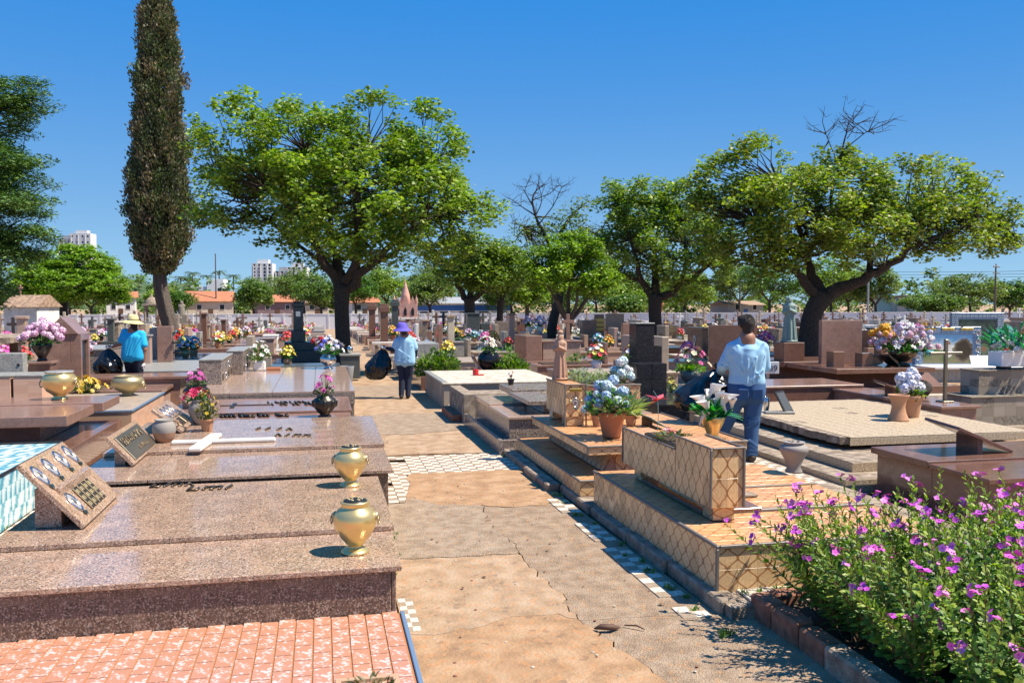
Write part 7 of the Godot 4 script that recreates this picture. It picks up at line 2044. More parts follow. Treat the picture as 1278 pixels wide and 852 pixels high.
func make_shrines() -> void:
	# picture of a shepherd in white by an open cave, painted on glazed panel: generic devotional scene
	var nz := noise(SIMP, 2.0, 801, 4)
	var scene1 := paint(160, 110, func(u: float, v: float) -> Color:
		var n := nz.get_noise_2d(u * 2.0, v * 2.0)
		var c := Color(0.42, 0.62, 0.78).lerp(Color(0.86, 0.85, 0.8), smoothstep(0.1, 0.5, v + n * 0.3))
		if v > 0.45 + 0.08 * sin(u * 5.0) + n * 0.05:
			c = Color(0.34, 0.46, 0.25).lerp(Color(0.5, 0.48, 0.35), clampf(v + n, 0, 1))
		var cave := Vector2((u - 0.82) / 0.2, (v - 0.55) / 0.42).length() + n * 0.2
		if cave < 1.0:
			c = Color(0.24, 0.2, 0.16).lerp(Color(0.5, 0.44, 0.36), smoothstep(0.6, 1.0, cave))
		if Vector2((u - 0.52) / (0.05 + 0.05 * v), (v - 0.58) / 0.22).length() < 1.0:
			c = Color(0.85, 0.82, 0.78)
		if Vector2((u - 0.52) / 0.035, (v - 0.3) / 0.055).length() < 1.0:
			c = Color(0.66, 0.46, 0.32)
		if absf(v - 0.45) < 0.025 and u > 0.38 and u < 0.52:
			c = Color(0.84, 0.8, 0.76)
		return c)
	var scene2 := paint(128, 110, func(u: float, v: float) -> Color:
		var n := nz.get_noise_2d(u * 2.0 + 9.0, v * 2.0)
		var c := Color(0.16, 0.24, 0.22).lerp(Color(0.3, 0.38, 0.34), clampf(0.5 + n, 0, 1))
		var h1 := Vector2(u - 0.42, v - 0.35).length()
		var h2 := Vector2(u - 0.68, v - 0.72).length()
		if h1 < 0.2 or h2 < 0.14:
			c = c.lerp(Color(0.62, 0.68, 0.5), 0.55)
		if Vector2((u - 0.42) / 0.11, (v - 0.36) / 0.15).length() < 1.0 or (v > 0.48 and absf(u - 0.4) < 0.1 + 0.25 * (v - 0.48)):
			c = Color(0.72, 0.7, 0.64)
		if Vector2((u - 0.45) / 0.06, (v - 0.38) / 0.09).length() < 1.0 or Vector2((u - 0.68) / 0.06, (v - 0.72) / 0.08).length() < 1.0:
			c = Color(0.64, 0.47, 0.36)
		return c)
	uvmat("shrine_scene_0", scene1, 0.25)
	uvmat("shrine_scene_1", scene2, 0.25)
	var t := thing("shrine", "blue tiled shrine panel with landscape picture and oval portraits", "shrine", Vector3(16.3, -0.05, -20.0), -0.2)
	part(block(2.3, 0.36, 1.3, 0.01), "plinth", M.grey_granite, t, Vector3(0.2, 0, 0.3))
	part(block(2.5, 0.06, 1.5, 0.01), "ledge", M.white_paint, t, Vector3(0.2, 0.361, 0.3))
	shrine_face(t, 1.78, 1.0, 0.42, M.shrine_scene_0)
	for i in 3:
		part(block(0.34, 0.07, 0.012, 0.002), "gold_plate", M.gold_plate, t, Vector3(-0.5 + i * 0.5, 1.32, 0.085))
	for i in 8:
		var o := Vector3(-0.8 if i < 4 else 0.8, 0.6 + (i % 4) * 0.22, 0.079)
		oval(t, Basis(Vector3(1, 0, 0), Vector3(0, 0, 1), Vector3(0, -1, 0)), o + t.position, 0.06, 0.075)
	t = thing("shrine", "tall blue brick-framed shrine with mother and child picture", "shrine", Vector3(19.8, -0.1, -23.0), -0.2)
	part(block(2.0, 0.3, 1.2, 0.01), "plinth", M.grey_granite, t, Vector3(0, 0, 0.3))
	shrine_face(t, 1.65, 1.5, 0.3, M.shrine_scene_1)
	t = thing("hanging_planter", "gold cone planter with white and red flowers on the shrine", "planter", Vector3(17.5, 0.37, -19.3))
	part(lathe([[0.0, 0.0], [0.05, 0.0], [0.16, 0.36], [0.14, 0.36], [0.0, 0.33]], 18), "cone", M.gold_plate, t)
	dome(t, Vector3(0, 0.34, 0), 0.26, 0.4, 16, [ball_flower(0.07, [Color(0.74, 0.73, 0.7)]), ball_flower(0.07, [Color(0.74, 0.73, 0.7)]), ball_flower(0.07, [Color(0.6, 0.03, 0.04)])])
	greens(t, Vector3(0, 0.33, 0), 0.2, 0.2, 60, 0.12, 0.2, [Color(0.1, 0.22, 0.05)])
	t = thing("open_book", "white open book plaque on the shrine ledge", "plaque", Vector3(16.5, 0.37, -18.95), -0.2)
	for k in 2:
		part(block(0.26, 0.32, 0.02, 0.004), "page", M.white_paint, t, Vector3(-0.13 + 0.26 * k, 0.0, 0), Vector3(-0.5, 0.12 * (1 if k else -1), 0))

func shrine_face(t: Node3D, w: float, h: float, y: float, pic: Material) -> void:
	part(block(w, h, 0.12, 0.006), "back_wall", M.blue_glaze, t, Vector3(0, y, 0))
	var nh := int(h / 0.075)
	for s in [-1.0, 1.0]:
		for i in nh:
			for j in 2:
				part(block(0.1, h / nh - 0.006, 0.02, 0.003), "blue_brick", M.blue_glaze, t, Vector3(s * (w / 2 - 0.06 - 0.105 * j), y + i * h / nh + 0.003, 0.066))
	var nw := int((w - 0.42) / 0.12)
	for i in nw:
		for j in 2:
			part(block((w - 0.42) / nw - 0.006, 0.08, 0.02, 0.003), "blue_brick", M.blue_glaze, t, Vector3(-(w - 0.42) / 2 + (i + 0.5) * (w - 0.42) / nw, y + h - 0.09 - 0.088 * j, 0.066))
	var b := MB.new()
	var pw := w - 0.46
	var ph := h - 0.24
	b.face([Vector3(-pw / 2, 0, 0), Vector3(pw / 2, 0, 0), Vector3(pw / 2, ph, 0), Vector3(-pw / 2, ph, 0)], Vector3(0, 0, 1))
	b.uv = PackedVector2Array()
	for q in b.v:
		b.uv.append(Vector2(q.x / pw + 0.5, 1.0 - q.y / ph))
	part(b.mesh(), "picture", pic, t, Vector3(0, y + 0.03, 0.064))

# ---------------------------------------------------------------- people and bags
func V(x: float, y: float, z: float) -> Vector3:
	return Vector3(x, y, z)

func hand(t: Node3D, wrist: Vector3, dir: Vector3, side: Vector3, m: Material, called := "hand") -> void:
	# palm, four curled fingers and a thumb
	var n := dir.cross(side).normalized()
	var caps := [[wrist, wrist + dir * 0.05, 0.026, 0.03], [wrist + dir * 0.05 - side * 0.022, wrist + dir * 0.08 - side * 0.026, 0.02, 0.018], [wrist + dir * 0.05 + side * 0.022, wrist + dir * 0.08 + side * 0.026, 0.02, 0.018]]
	for f in 4:
		var o := wrist + dir * 0.088 + side * (-0.03 + 0.02 * f)
		var L: float = [0.034, 0.04, 0.038, 0.03][f]
		var k := o + dir * L * 0.8 - n * 0.006
		var e := k + (dir * 0.5 - n * 0.9).normalized() * L * 0.75
		caps.append([o, k, 0.0105, 0.0095])
		caps.append([k, e, 0.0095, 0.0085])
	caps.append([wrist + dir * 0.03 - side * 0.03, wrist + dir * 0.06 - side * 0.055 - n * 0.01, 0.014, 0.0115])
	caps.append([wrist + dir * 0.06 - side * 0.055 - n * 0.01, wrist + dir * 0.088 - side * 0.05 - n * 0.03, 0.0115, 0.0095])
	part(blob(caps, 0.0055, 0.006), called, m, t)

func head(t: Node3D, c: Vector3, face: Vector3, m: Material) -> void:
	# skull, jaw, nose, ears, brow; eyes and mouth as small pieces
	var r := face.cross(Vector3.UP).normalized()
	var u := r.cross(face)
	var caps := [[c + u * 0.025 - face * 0.022, c + u * 0.02 + face * 0.022, 0.077, 0.075], [c - u * 0.03 + face * 0.03, c - u * 0.08 + face * 0.052, 0.058, 0.038], [c + face * 0.088 + u * 0.005, c + face * 0.11 - u * 0.03, 0.011, 0.015], [c + face * 0.082 + u * 0.03 - r * 0.034, c + face * 0.082 + u * 0.03 + r * 0.034, 0.011, 0.011], [c - u * 0.06 - face * 0.01, c - u * 0.13 - face * 0.02, 0.05, 0.05]]
	for s in [-1.0, 1.0]:
		caps.append([c + r * s * 0.078 + u * 0.01 - face * 0.01, c + r * s * 0.08 - u * 0.03 - face * 0.005, 0.017, 0.012])
	part(blob(caps, 0.009, 0.02), "head", m, t)
	for s in [-1.0, 1.0]:
		part(blob([[c + face * 0.088 + u * 0.008 + r * s * 0.03, c + face * 0.089 + u * 0.008 + r * s * 0.034, 0.009, 0.009]], 0.004, 0.004), "eye", M.hair, t)
	part(blob([[c + face * 0.088 - u * 0.062 - r * 0.02, c + face * 0.088 - u * 0.062 + r * 0.02, 0.006, 0.006]], 0.004, 0.004), "mouth", M.brick_earth, t)

func folds(caps: Array, a: Vector3, b: Vector3, n: int, spread: Vector3, r := 0.014) -> void:
	for i in n:
		var o := spread * (float(i) / maxf(1.0, n - 1) - 0.5)
		caps.append([a + o, b + o * 0.6 + Vector3(0.01 * sin(i * 2.1), 0, 0), r, r * 0.6])

func trash_bag(label: String, at: Vector3, neck: Vector3, c: Vector3, rx: float, ry: float, turn := -0.2176) -> void:
	var t := thing("trash_bag", label, "bag", at, turn)
	var b := MB.new()
	var rows := []
	var N := 46
	for i in 26:
		var v := i / 25.0
		var row := PackedVector3Array()
		var p := neck.lerp(c - Vector3(0, ry, 0), v)
		var w := 0.07 + 0.93 * pow(v / 0.55, 0.75) if v < 0.55 else sqrt(maxf(0.0, 1.0 - pow((v - 0.55) / 0.45, 2.6)))
		for j in N:
			var a := TAU * j / N
			var cr := 1.0 + 0.17 * sin(a * 9.0 + v * 5.0) * (1.0 - v) + 0.05 * sin(a * 17.0 - v * 9.0) + 0.07 * sin(a * 3.0 + v * 7.0) + 0.03 * sin(v * 40.0 + a * 5.0)
			row.append(p + Vector3(cos(a) * rx * w * cr, 0.03 * sin(a * 5.0 + v * 9.0) * w, sin(a) * rx * 0.75 * w * cr))
		rows.append(row)
	b.grid(rows, true)
	part(b.mesh(), "sack", M.bag_plastic, t)
	b = MB.new()
	for j in 9:
		var a := TAU * j / 9.0
		b.leaf(neck, neck + Vector3(cos(a) * 0.07, 0.075, sin(a) * 0.07), Vector3(-sin(a), 0, cos(a)) * 0.03, Vector3(0, 0.01, 0), Color.WHITE)
	part(b.mesh(), "gathered_mouth", M.bag_plastic, t)

func make_people() -> void:
	var t: Node3D
	# the man on the right, back to the camera
	t = thing("person", "man in light blue long-sleeved shirt and jeans seen from behind", "person", Vector3(5.0, 0.11, -9.42), -0.2176)
	var body := [[V(-0.05, 1.46, 0), V(-0.05, 1.0, 0), 0.1, 0.1], [V(-0.2, 1.36, 0), V(0.1, 1.36, 0), 0.055, 0.055], [V(-0.14, 0.9, 0), V(0.04, 0.9, 0), 0.1, 0.1], [V(0.04, 0.88, 0), V(0.01, 0.48, -0.02), 0.085, 0.06], [V(0.01, 0.48, -0.02), V(0.01, 0.1, 0.0), 0.06, 0.045], [V(-0.14, 0.88, 0), V(-0.25, 0.5, -0.12), 0.085, 0.06], [V(-0.25, 0.5, -0.12), V(-0.36, 0.1, -0.22), 0.06, 0.045],
		[V(-0.23, 1.38, 0), V(-0.32, 1.14, -0.05), 0.05, 0.045], [V(-0.32, 1.14, -0.05), V(-0.30, 1.05, -0.27), 0.042, 0.032], [V(0.13, 1.38, 0), V(0.18, 1.13, -0.06), 0.05, 0.045], [V(0.18, 1.13, -0.06), V(0.04, 1.05, -0.27), 0.042, 0.032], [V(-0.06, 1.46, -0.01), V(-0.06, 1.56, -0.02), 0.055, 0.055]]
	part(blob(body, 0.02, 0.03), "body", M.skin, t)
	head(t, V(-0.065, 1.635, -0.03), V(-0.35, -0.12, -0.93).normalized(), M.skin)
	part(blob([[V(-0.057, 1.68, -0.035), V(-0.06, 1.662, 0.0), 0.079, 0.084], [V(-0.055, 1.64, 0.022), V(-0.055, 1.56, 0.025), 0.078, 0.056], [V(-0.10, 1.70, -0.09), V(-0.02, 1.71, -0.09), 0.045, 0.045], [V(-0.125, 1.66, 0.0), V(-0.125, 1.62, 0.02), 0.025, 0.016], [V(0.01, 1.66, 0.0), V(0.015, 1.62, 0.02), 0.025, 0.016]], 0.01, 0.02), "hair", M.hair, t)
	var tb := MB.new()
	for k in 420:
		var y := 1.0 - 1.35 * (k + 0.5) / 420.0
		var a := k * 2.39996
		var d := V(cos(a) * sqrt(1.0 - y * y), y, sin(a) * sqrt(1.0 - y * y))
		if d.z < -0.35 and y < 0.45:
			continue
		var o := V(-0.057, 1.655, -0.012) + d * V(0.078, 0.085, 0.088)
		var dn := (V(0.3, -1.0, 0.2) - d * d.dot(V(0.3, -1.0, 0.2))).normalized() + d * rng.randf_range(0.3, 0.8)
		tb.tube([o, o + dn * 0.022, o + dn * 0.034 - d * 0.006], [0.0055, 0.0045, 0.0015], 4, false)
	part(tb.mesh(), "hair_strands", M.hair, t)
	var shirt := [[V(-0.21, 1.36, 0), V(0.11, 1.36, 0), 0.075, 0.075], [V(-0.05, 1.48, 0), V(-0.2, 1.375, 0), 0.05, 0.06], [V(-0.05, 1.48, 0), V(0.1, 1.375, 0), 0.05, 0.06], [V(-0.05, 1.44, 0), V(-0.05, 1.34, 0.01), 0.07, 0.125], [V(-0.15, 1.28, 0), V(-0.14, 0.96, 0), 0.125, 0.112], [V(0.05, 1.28, 0), V(0.04, 0.96, 0), 0.125, 0.112], [V(-0.05, 1.25, 0.03), V(-0.05, 0.95, 0.02), 0.12, 0.11], [V(-0.15, 0.96, 0), V(0.05, 0.96, 0), 0.118, 0.118],
		[V(-0.235, 1.35, 0), V(-0.325, 1.14, -0.05), 0.074, 0.066], [V(-0.325, 1.14, -0.05), V(-0.305, 1.06, -0.24), 0.062, 0.052], [V(0.135, 1.35, 0), V(0.185, 1.13, -0.06), 0.074, 0.066], [V(0.185, 1.13, -0.06), V(0.05, 1.05, -0.25), 0.062, 0.05]]
	folds(shirt, V(0.02, 1.25, 0.15), V(-0.02, 0.95, 0.14), 3, V(0.2, 0.05, 0), 0.009)
	shirt.append([V(-0.11, 1.475, 0.01), V(0.0, 1.475, 0.02), 0.035, 0.035])
	shirt.append([V(-0.14, 1.18, 0.12), V(0.08, 1.02, 0.13), 0.012, 0.006])
	shirt.append([V(0.11, 1.1, 0.1), V(-0.04, 0.99, 0.14), 0.012, 0.006])
	folds(shirt, V(0.10, 1.36, 0.08), V(-0.03, 1.15, 0.155), 3, V(0.06, 0.12, 0), 0.012)
	folds(shirt, V(-0.22, 1.34, 0.07), V(-0.12, 1.1, 0.14), 3, V(0.06, 0.1, 0), 0.012)
	folds(shirt, V(-0.36, 1.2, 0.03), V(-0.28, 1.14, 0.03), 3, V(0.0, 0.1, 0), 0.01)
	part(blob(shirt, 0.0125, 0.022), "shirt", M.pale_blue_cotton, t)
	var jeans := [[V(-0.15, 0.89, 0.0), V(0.05, 0.89, 0.0), 0.125, 0.125], [V(-0.13, 0.80, 0.03), V(-0.13, 0.82, 0.03), 0.12, 0.12], [V(0.04, 0.80, 0.03), V(0.04, 0.82, 0.03), 0.12, 0.12], [V(0.045, 0.84, 0), V(0.02, 0.47, -0.02), 0.125, 0.092], [V(0.02, 0.47, -0.02), V(0.01, 0.1, 0.01), 0.09, 0.075], [V(-0.14, 0.84, 0), V(-0.25, 0.48, -0.12), 0.125, 0.092], [V(-0.25, 0.48, -0.12), V(-0.36, 0.1, -0.22), 0.09, 0.075]]
	folds(jeans, V(-0.04, 0.18, 0.075), V(0.07, 0.13, 0.075), 4, V(0, 0.16, 0), 0.012)
	folds(jeans, V(-0.06, 0.46, 0.07), V(0.08, 0.5, 0.06), 3, V(0, 0.09, 0), 0.012)
	var jn := part(blob(jeans, 0.0125, 0.025), "jeans", M.denim, t)
	for s in [-0.13, 0.04]:
		part(block(0.12, 0.13, 0.012, 0.004), "back_pocket", M.denim, jn, V(s, 0.75, 0.143), V(0.12, 0, 0))
	part(blob([[V(0.01, 0.05, 0.05), V(0.0, 0.04, -0.16), 0.05, 0.042], [V(0.01, 0.09, 0.02), V(0.01, 0.05, 0.02), 0.05, 0.05]], 0.012, 0.02), "shoe", M.shoe_brown, t)
	part(blob([[V(-0.35, 0.05, -0.18), V(-0.4, 0.04, -0.38), 0.05, 0.042], [V(-0.36, 0.09, -0.2), V(-0.36, 0.05, -0.2), 0.05, 0.05]], 0.012, 0.02), "shoe", M.shoe_brown, t)
	hand(t, V(-0.305, 1.05, -0.27), V(-0.25, -0.25, -0.93).normalized(), V(0.95, 0, -0.25).normalized(), M.skin)
	hand(t, V(0.035, 1.05, -0.27), V(-0.9, -0.15, -0.4).normalized(), V(0.3, 0, -0.9).normalized(), M.skin)
	trash_bag("black rubbish bag held in front of the man in blue", Vector3(5.0, 0.11, -9.42), V(-0.34, 1.08, -0.3), V(-0.6, 0.86, -0.2), 0.32, 0.3)

	# the woman walking up the path
	t = thing("person", "woman in purple bucket hat and light blue shirt walking away", "person", Vector3(1.7, 0.015, -18.0), -0.2176)
	body = [[V(0, 1.28, 0), V(0, 0.9, 0), 0.09, 0.09], [V(-0.14, 1.25, 0), V(0.14, 1.25, 0), 0.045, 0.045], [V(-0.08, 0.84, 0), V(0.08, 0.84, 0), 0.1, 0.1], [V(0.08, 0.8, 0), V(0.07, 0.44, -0.05), 0.075, 0.055], [V(0.07, 0.44, -0.05), V(0.06, 0.1, 0.02), 0.05, 0.04], [V(-0.08, 0.8, 0), V(-0.06, 0.44, -0.02), 0.075, 0.055], [V(-0.06, 0.44, -0.02), V(-0.07, 0.1, 0.06), 0.05, 0.04], [V(-0.17, 1.24, 0), V(-0.24, 1.02, 0.04), 0.042, 0.036], [V(-0.24, 1.02, 0.04), V(-0.4, 1.05, -0.03), 0.036, 0.028], [V(0.17, 1.24, 0), V(0.21, 1.0, -0.04), 0.042, 0.036], [V(0.21, 1.0, -0.04), V(0.2, 0.86, -0.2), 0.036, 0.028], [V(0, 1.28, -0.01), V(0, 1.38, -0.01), 0.05, 0.048]]
	part(blob(body, 0.02, 0.03), "body", M.skin, t)
	head(t, V(-0.02, 1.44, -0.02), V(-0.2, -0.1, -0.97).normalized(), M.skin)
	part(blob([[V(-0.02, 1.45, 0.02), V(-0.02, 1.36, 0.04), 0.09, 0.05]], 0.012, 0.02), "hair", M.hair, t)
	shirt = [[V(-0.14, 1.22, 0), V(0.14, 1.22, 0), 0.062, 0.062], [V(0, 1.33, 0), V(-0.13, 1.24, 0), 0.045, 0.05], [V(0, 1.33, 0), V(0.13, 1.24, 0), 0.045, 0.05], [V(0, 1.3, 0), V(0, 1.22, 0), 0.06, 0.1], [V(-0.09, 1.15, 0), V(-0.10, 0.78, 0.0), 0.115, 0.125], [V(0.09, 1.15, 0), V(0.09, 0.78, 0), 0.115, 0.125], [V(0, 1.2, 0.01), V(0, 0.77, 0.01), 0.11, 0.125], [V(-0.16, 1.21, 0), V(-0.21, 1.07, 0.02), 0.066, 0.068], [V(0.16, 1.21, 0), V(0.205, 1.06, -0.02), 0.066, 0.068]]
	folds(shirt, V(-0.14, 0.92, 0.12), V(0.1, 0.8, 0.125), 5, V(0.0, 0.22, 0), 0.012)
	folds(shirt, V(0.12, 1.1, 0.1), V(0.0, 0.85, 0.13), 3, V(0.1, 0.0, 0), 0.012)
	part(blob(shirt, 0.014, 0.022), "shirt", M.pale_blue_cotton, t)
	part(blob([[V(-0.20, 1.12, 0.02), V(-0.245, 1.015, 0.04), 0.05, 0.046], [V(-0.245, 1.015, 0.04), V(-0.37, 1.045, -0.02), 0.046, 0.038]], 0.012, 0.015), "sleeve", M.navy_cotton, t)
	part(blob([[V(0.2, 1.1, -0.02), V(0.215, 1.0, -0.04), 0.05, 0.046], [V(0.215, 1.0, -0.04), V(0.2, 0.88, -0.18), 0.046, 0.036]], 0.012, 0.015), "sleeve", M.navy_cotton, t)
	part(blob([[V(-0.08, 0.82, 0), V(0.08, 0.82, 0), 0.125, 0.125], [V(0.085, 0.8, 0), V(0.07, 0.44, -0.05), 0.11, 0.075], [V(0.07, 0.44, -0.05), V(0.06, 0.08, 0.02), 0.072, 0.055], [V(-0.085, 0.8, 0), V(-0.065, 0.44, -0.02), 0.11, 0.075], [V(-0.065, 0.44, -0.02), V(-0.07, 0.08, 0.06), 0.072, 0.055]], 0.014, 0.02), "jeans", M.dark_denim, t)
	part(blob([[V(0.06, 0.045, 0.03), V(0.06, 0.035, -0.14), 0.042, 0.036]], 0.012, 0.02), "shoe", M.shoe, t)
	part(blob([[V(-0.07, 0.045, 0.09), V(-0.08, 0.035, -0.08), 0.042, 0.036]], 0.012, 0.02), "shoe", M.shoe, t)
	var hat := part(lathe([[0.0, 1.59], [0.05, 1.588], [0.085, 1.572], [0.106, 1.53], [0.118, 1.482], [0.155, 1.45], [0.196, 1.412], [0.192, 1.407], [0.15, 1.437], [0.112, 1.47], [0.1, 1.52], [0.0, 1.55]], 26), "bucket_hat", M.purple_cotton, t, V(-0.02, 0, 0), V(0.03, 0, 0.02))
	part(lathe([[0.122, 1.48], [0.117, 1.5], [0.112, 1.5]], 26), "hat_band", M.purple_cotton, hat)
	hand(t, V(-0.4, 1.05, -0.03), V(-0.9, 0.05, -0.2).normalized(), V(0.1, 0, -1).normalized(), M.white_glove, "glove")
	hand(t, V(0.2, 0.86, -0.2), V(0, -0.4, -0.9).normalized(), V(1, 0, 0), M.white_glove, "glove")
	trash_bag("half full black bag in the walking woman's left hand", Vector3(1.7, 0.015, -18.0), V(-0.47, 1.03, -0.06), V(-0.62, 0.68, -0.04), 0.26, 0.3)

	# the helper in turquoise on the left
	t = thing("person", "helper in turquoise T-shirt and straw hat among the left graves", "person", Vector3(-3.72, 0.02, -18.75), -0.2176)
	body = [[V(0, 1.42, 0), V(0, 1.0, 0), 0.1, 0.1], [V(-0.13, 1.4, 0), V(0.16, 1.36, 0), 0.05, 0.05], [V(-0.09, 0.9, 0), V(0.09, 0.9, 0), 0.11, 0.11], [V(0.08, 0.86, 0), V(0.1, 0.46, -0.02), 0.085, 0.06], [V(0.1, 0.46, -0.02), V(0.1, 0.08, 0.0), 0.055, 0.045], [V(-0.08, 0.86, 0), V(-0.1, 0.46, -0.1), 0.085, 0.06], [V(-0.1, 0.46, -0.1), V(-0.12, 0.08, -0.1), 0.055, 0.045], [V(-0.16, 1.4, 0), V(-0.22, 1.16, 0.03), 0.05, 0.046], [V(-0.22, 1.16, 0.03), V(-0.42, 1.09, 0.0), 0.046, 0.033], [V(0.18, 1.35, 0), V(0.24, 1.05, 0.02), 0.05, 0.042], [V(0.24, 1.05, 0.02), V(0.21, 0.78, 0.0), 0.04, 0.032], [V(0.02, 1.42, -0.01), V(0.02, 1.55, -0.02), 0.055, 0.052]]
	part(blob(body, 0.02, 0.03), "body", M.skin, t)
	head(t, V(0.0, 1.6, -0.03), V(-0.55, -0.15, -0.8).normalized(), M.skin)
	part(blob([[V(0.02, 1.6, 0.02), V(0.06, 1.46, 0.05), 0.09, 0.05]], 0.012, 0.02), "hair", M.hair, t)
	shirt = [[V(-0.14, 1.39, 0), V(0.17, 1.35, 0), 0.07, 0.07], [V(0.01, 1.44, 0), V(0.01, 1.36, 0), 0.065, 0.11], [V(-0.08, 1.26, 0), V(-0.09, 0.9, 0), 0.13, 0.15], [V(0.1, 1.26, 0), V(0.09, 0.9, 0), 0.13, 0.145], [V(0.01, 1.28, 0.01), V(0, 0.9, 0.01), 0.12, 0.145], [V(-0.16, 1.39, 0), V(-0.215, 1.22, 0.02), 0.078, 0.078], [V(0.18, 1.35, 0), V(0.225, 1.14, 0.02), 0.078, 0.076]]
	folds(shirt, V(0.12, 1.3, 0.11), V(-0.02, 0.92, 0.15), 4, V(0.2, 0.0, 0), 0.012)
	part(blob(shirt, 0.014, 0.022), "shirt", M.turquoise_cotton, t)
	part(blob([[V(-0.09, 0.88, 0), V(0.09, 0.88, 0), 0.13, 0.13], [V(0.085, 0.86, 0), V(0.1, 0.46, -0.02), 0.12, 0.08], [V(0.1, 0.46, -0.02), V(0.1, 0.08, 0), 0.078, 0.06], [V(-0.085, 0.86, 0), V(-0.1, 0.46, -0.1), 0.12, 0.08], [V(-0.1, 0.46, -0.1), V(-0.12, 0.08, -0.1), 0.078, 0.06]], 0.016, 0.02), "trousers", M.navy_cotton, t)
	part(blob([[V(0.1, 0.045, 0.03), V(0.1, 0.035, -0.15), 0.045, 0.038]], 0.014, 0.02), "shoe", M.shoe, t)
	part(blob([[V(-0.12, 0.045, -0.07), V(-0.14, 0.035, -0.25), 0.045, 0.038]], 0.014, 0.02), "shoe", M.shoe, t)
	hat = part(lathe([[0.0, 1.785], [0.07, 1.775], [0.10, 1.74], [0.112, 1.66], [0.12, 1.655], [0.18, 1.63], [0.205, 1.605], [0.2, 1.6], [0.17, 1.62], [0.11, 1.645], [0.0, 1.7]], 26), "straw_hat", M.straw, t, V(-0.16, -0.02, -0.03), V(0.02, 0, -0.1))
	part(lathe([[0.1135, 1.66], [0.1125, 1.69], [0.108, 1.69]], 26), "hat_band", M.tarnished_brass, hat)
	hand(t, V(-0.42, 1.09, 0.0), V(-0.97, -0.2, 0).normalized(), V(0, 0, -1), M.white_glove, "glove")
	hand(t, V(0.21, 0.77, 0.0), V(-0.05, -1, 0).normalized(), V(0, 0, -1), M.white_glove, "glove")
	trash_bag("full black bag held by the helper in turquoise", Vector3(-3.72, 0.02, -18.75), V(-0.5, 1.06, 0.0), V(-0.53, 0.72, 0.0), 0.28, 0.26)

# ---------------------------------------------------------------- the crowded graves further back
const ORD := ["first", "second", "third", "fourth", "fifth", "sixth", "seventh", "eighth", "ninth", "tenth", "eleventh", "twelfth", "thirteenth", "fourteenth", "fifteenth", "sixteenth", "seventeenth", "eighteenth", "nineteenth", "twentieth", "last"]

func stone_cross(t: Node3D, at: Vector3, h: float, m: Material) -> void:
	var w := h * 0.13
	var c := part(block(w, h, w * 0.8, 0.01), "cross", m, t, at)
	part(block(h * 0.5, w, w * 0.8, 0.01), "cross_arm", m, c, Vector3(0, h * 0.62, 0.003))

func bunch(kind: int) -> Array:
	# blossoms and leaves of a small bouquet, one mesh each; shared by all bouquets of a kind
	var key := "bunch%d" % kind
	if not cache.has(key):
		var pal: Array = [[Color(0.72, 0.45, 0.6), Color(0.75, 0.6, 0.68)], [Color(0.72, 0.52, 0.04), Color(0.74, 0.6, 0.15)], [Color(0.58, 0.03, 0.04), Color(0.66, 0.1, 0.08)], [Color(0.74, 0.73, 0.7), Color(0.7, 0.7, 0.62)], [Color(0.74, 0.3, 0.03), Color(0.74, 0.46, 0.06)], [Color(0.68, 0.08, 0.36), Color(0.72, 0.26, 0.5)], [Color(0.74, 0.73, 0.72), Color(0.62, 0.05, 0.06), Color(0.74, 0.6, 0.1)], [Color(0.2, 0.35, 0.68), Color(0.72, 0.73, 0.74), Color(0.15, 0.5, 0.55)]][kind]
		var f := MB.new()
		var g := MB.new()
		for i in 24:
			var q := sqrt((i + 0.5) / 24.0)
			var a := i * 2.39996
			var p := Vector3(cos(a) * 0.2 * q, 0.34 * (1.0 - 0.7 * q * q) * rng.randf_range(0.85, 1.1), sin(a) * 0.2 * q)
			var d := Vector3(cos(a) * q, 0.6, sin(a) * q).normalized()
			var u := d.cross(Vector3(0.3, 0.2, 0.9)).normalized()
			var w := d.cross(u)
			for k in 6:
				var th := TAU * k / 6.0
				var e := u * cos(th) + w * sin(th)
				f.leaf(p, p + (e + d * 0.5) * 0.06, e.cross(d) * 0.03, d * 0.008, pal[i % pal.size()] * rng.randf_range(0.85, 1.08))
		for i in 50:
			var a := rng.randf() * TAU
			var p := Vector3(cos(a) * 0.12, 0.2 * rng.randf(), sin(a) * 0.12) * rng.randf()
			var d := Vector3(cos(a), rng.randf_range(0.0, 1.0), sin(a)).normalized()
			g.leaf(p, p + d * 0.16, d.cross(Vector3.UP).normalized() * 0.03, Vector3(0, 0.01, 0), Color(0.06, 0.18, 0.04) * rng.randf_range(0.7, 1.5))
		cache[key] = [f.mesh(), g.mesh(), lathe(scaled(JAR, 0.11, 0.2), 12)]
	return cache[key]

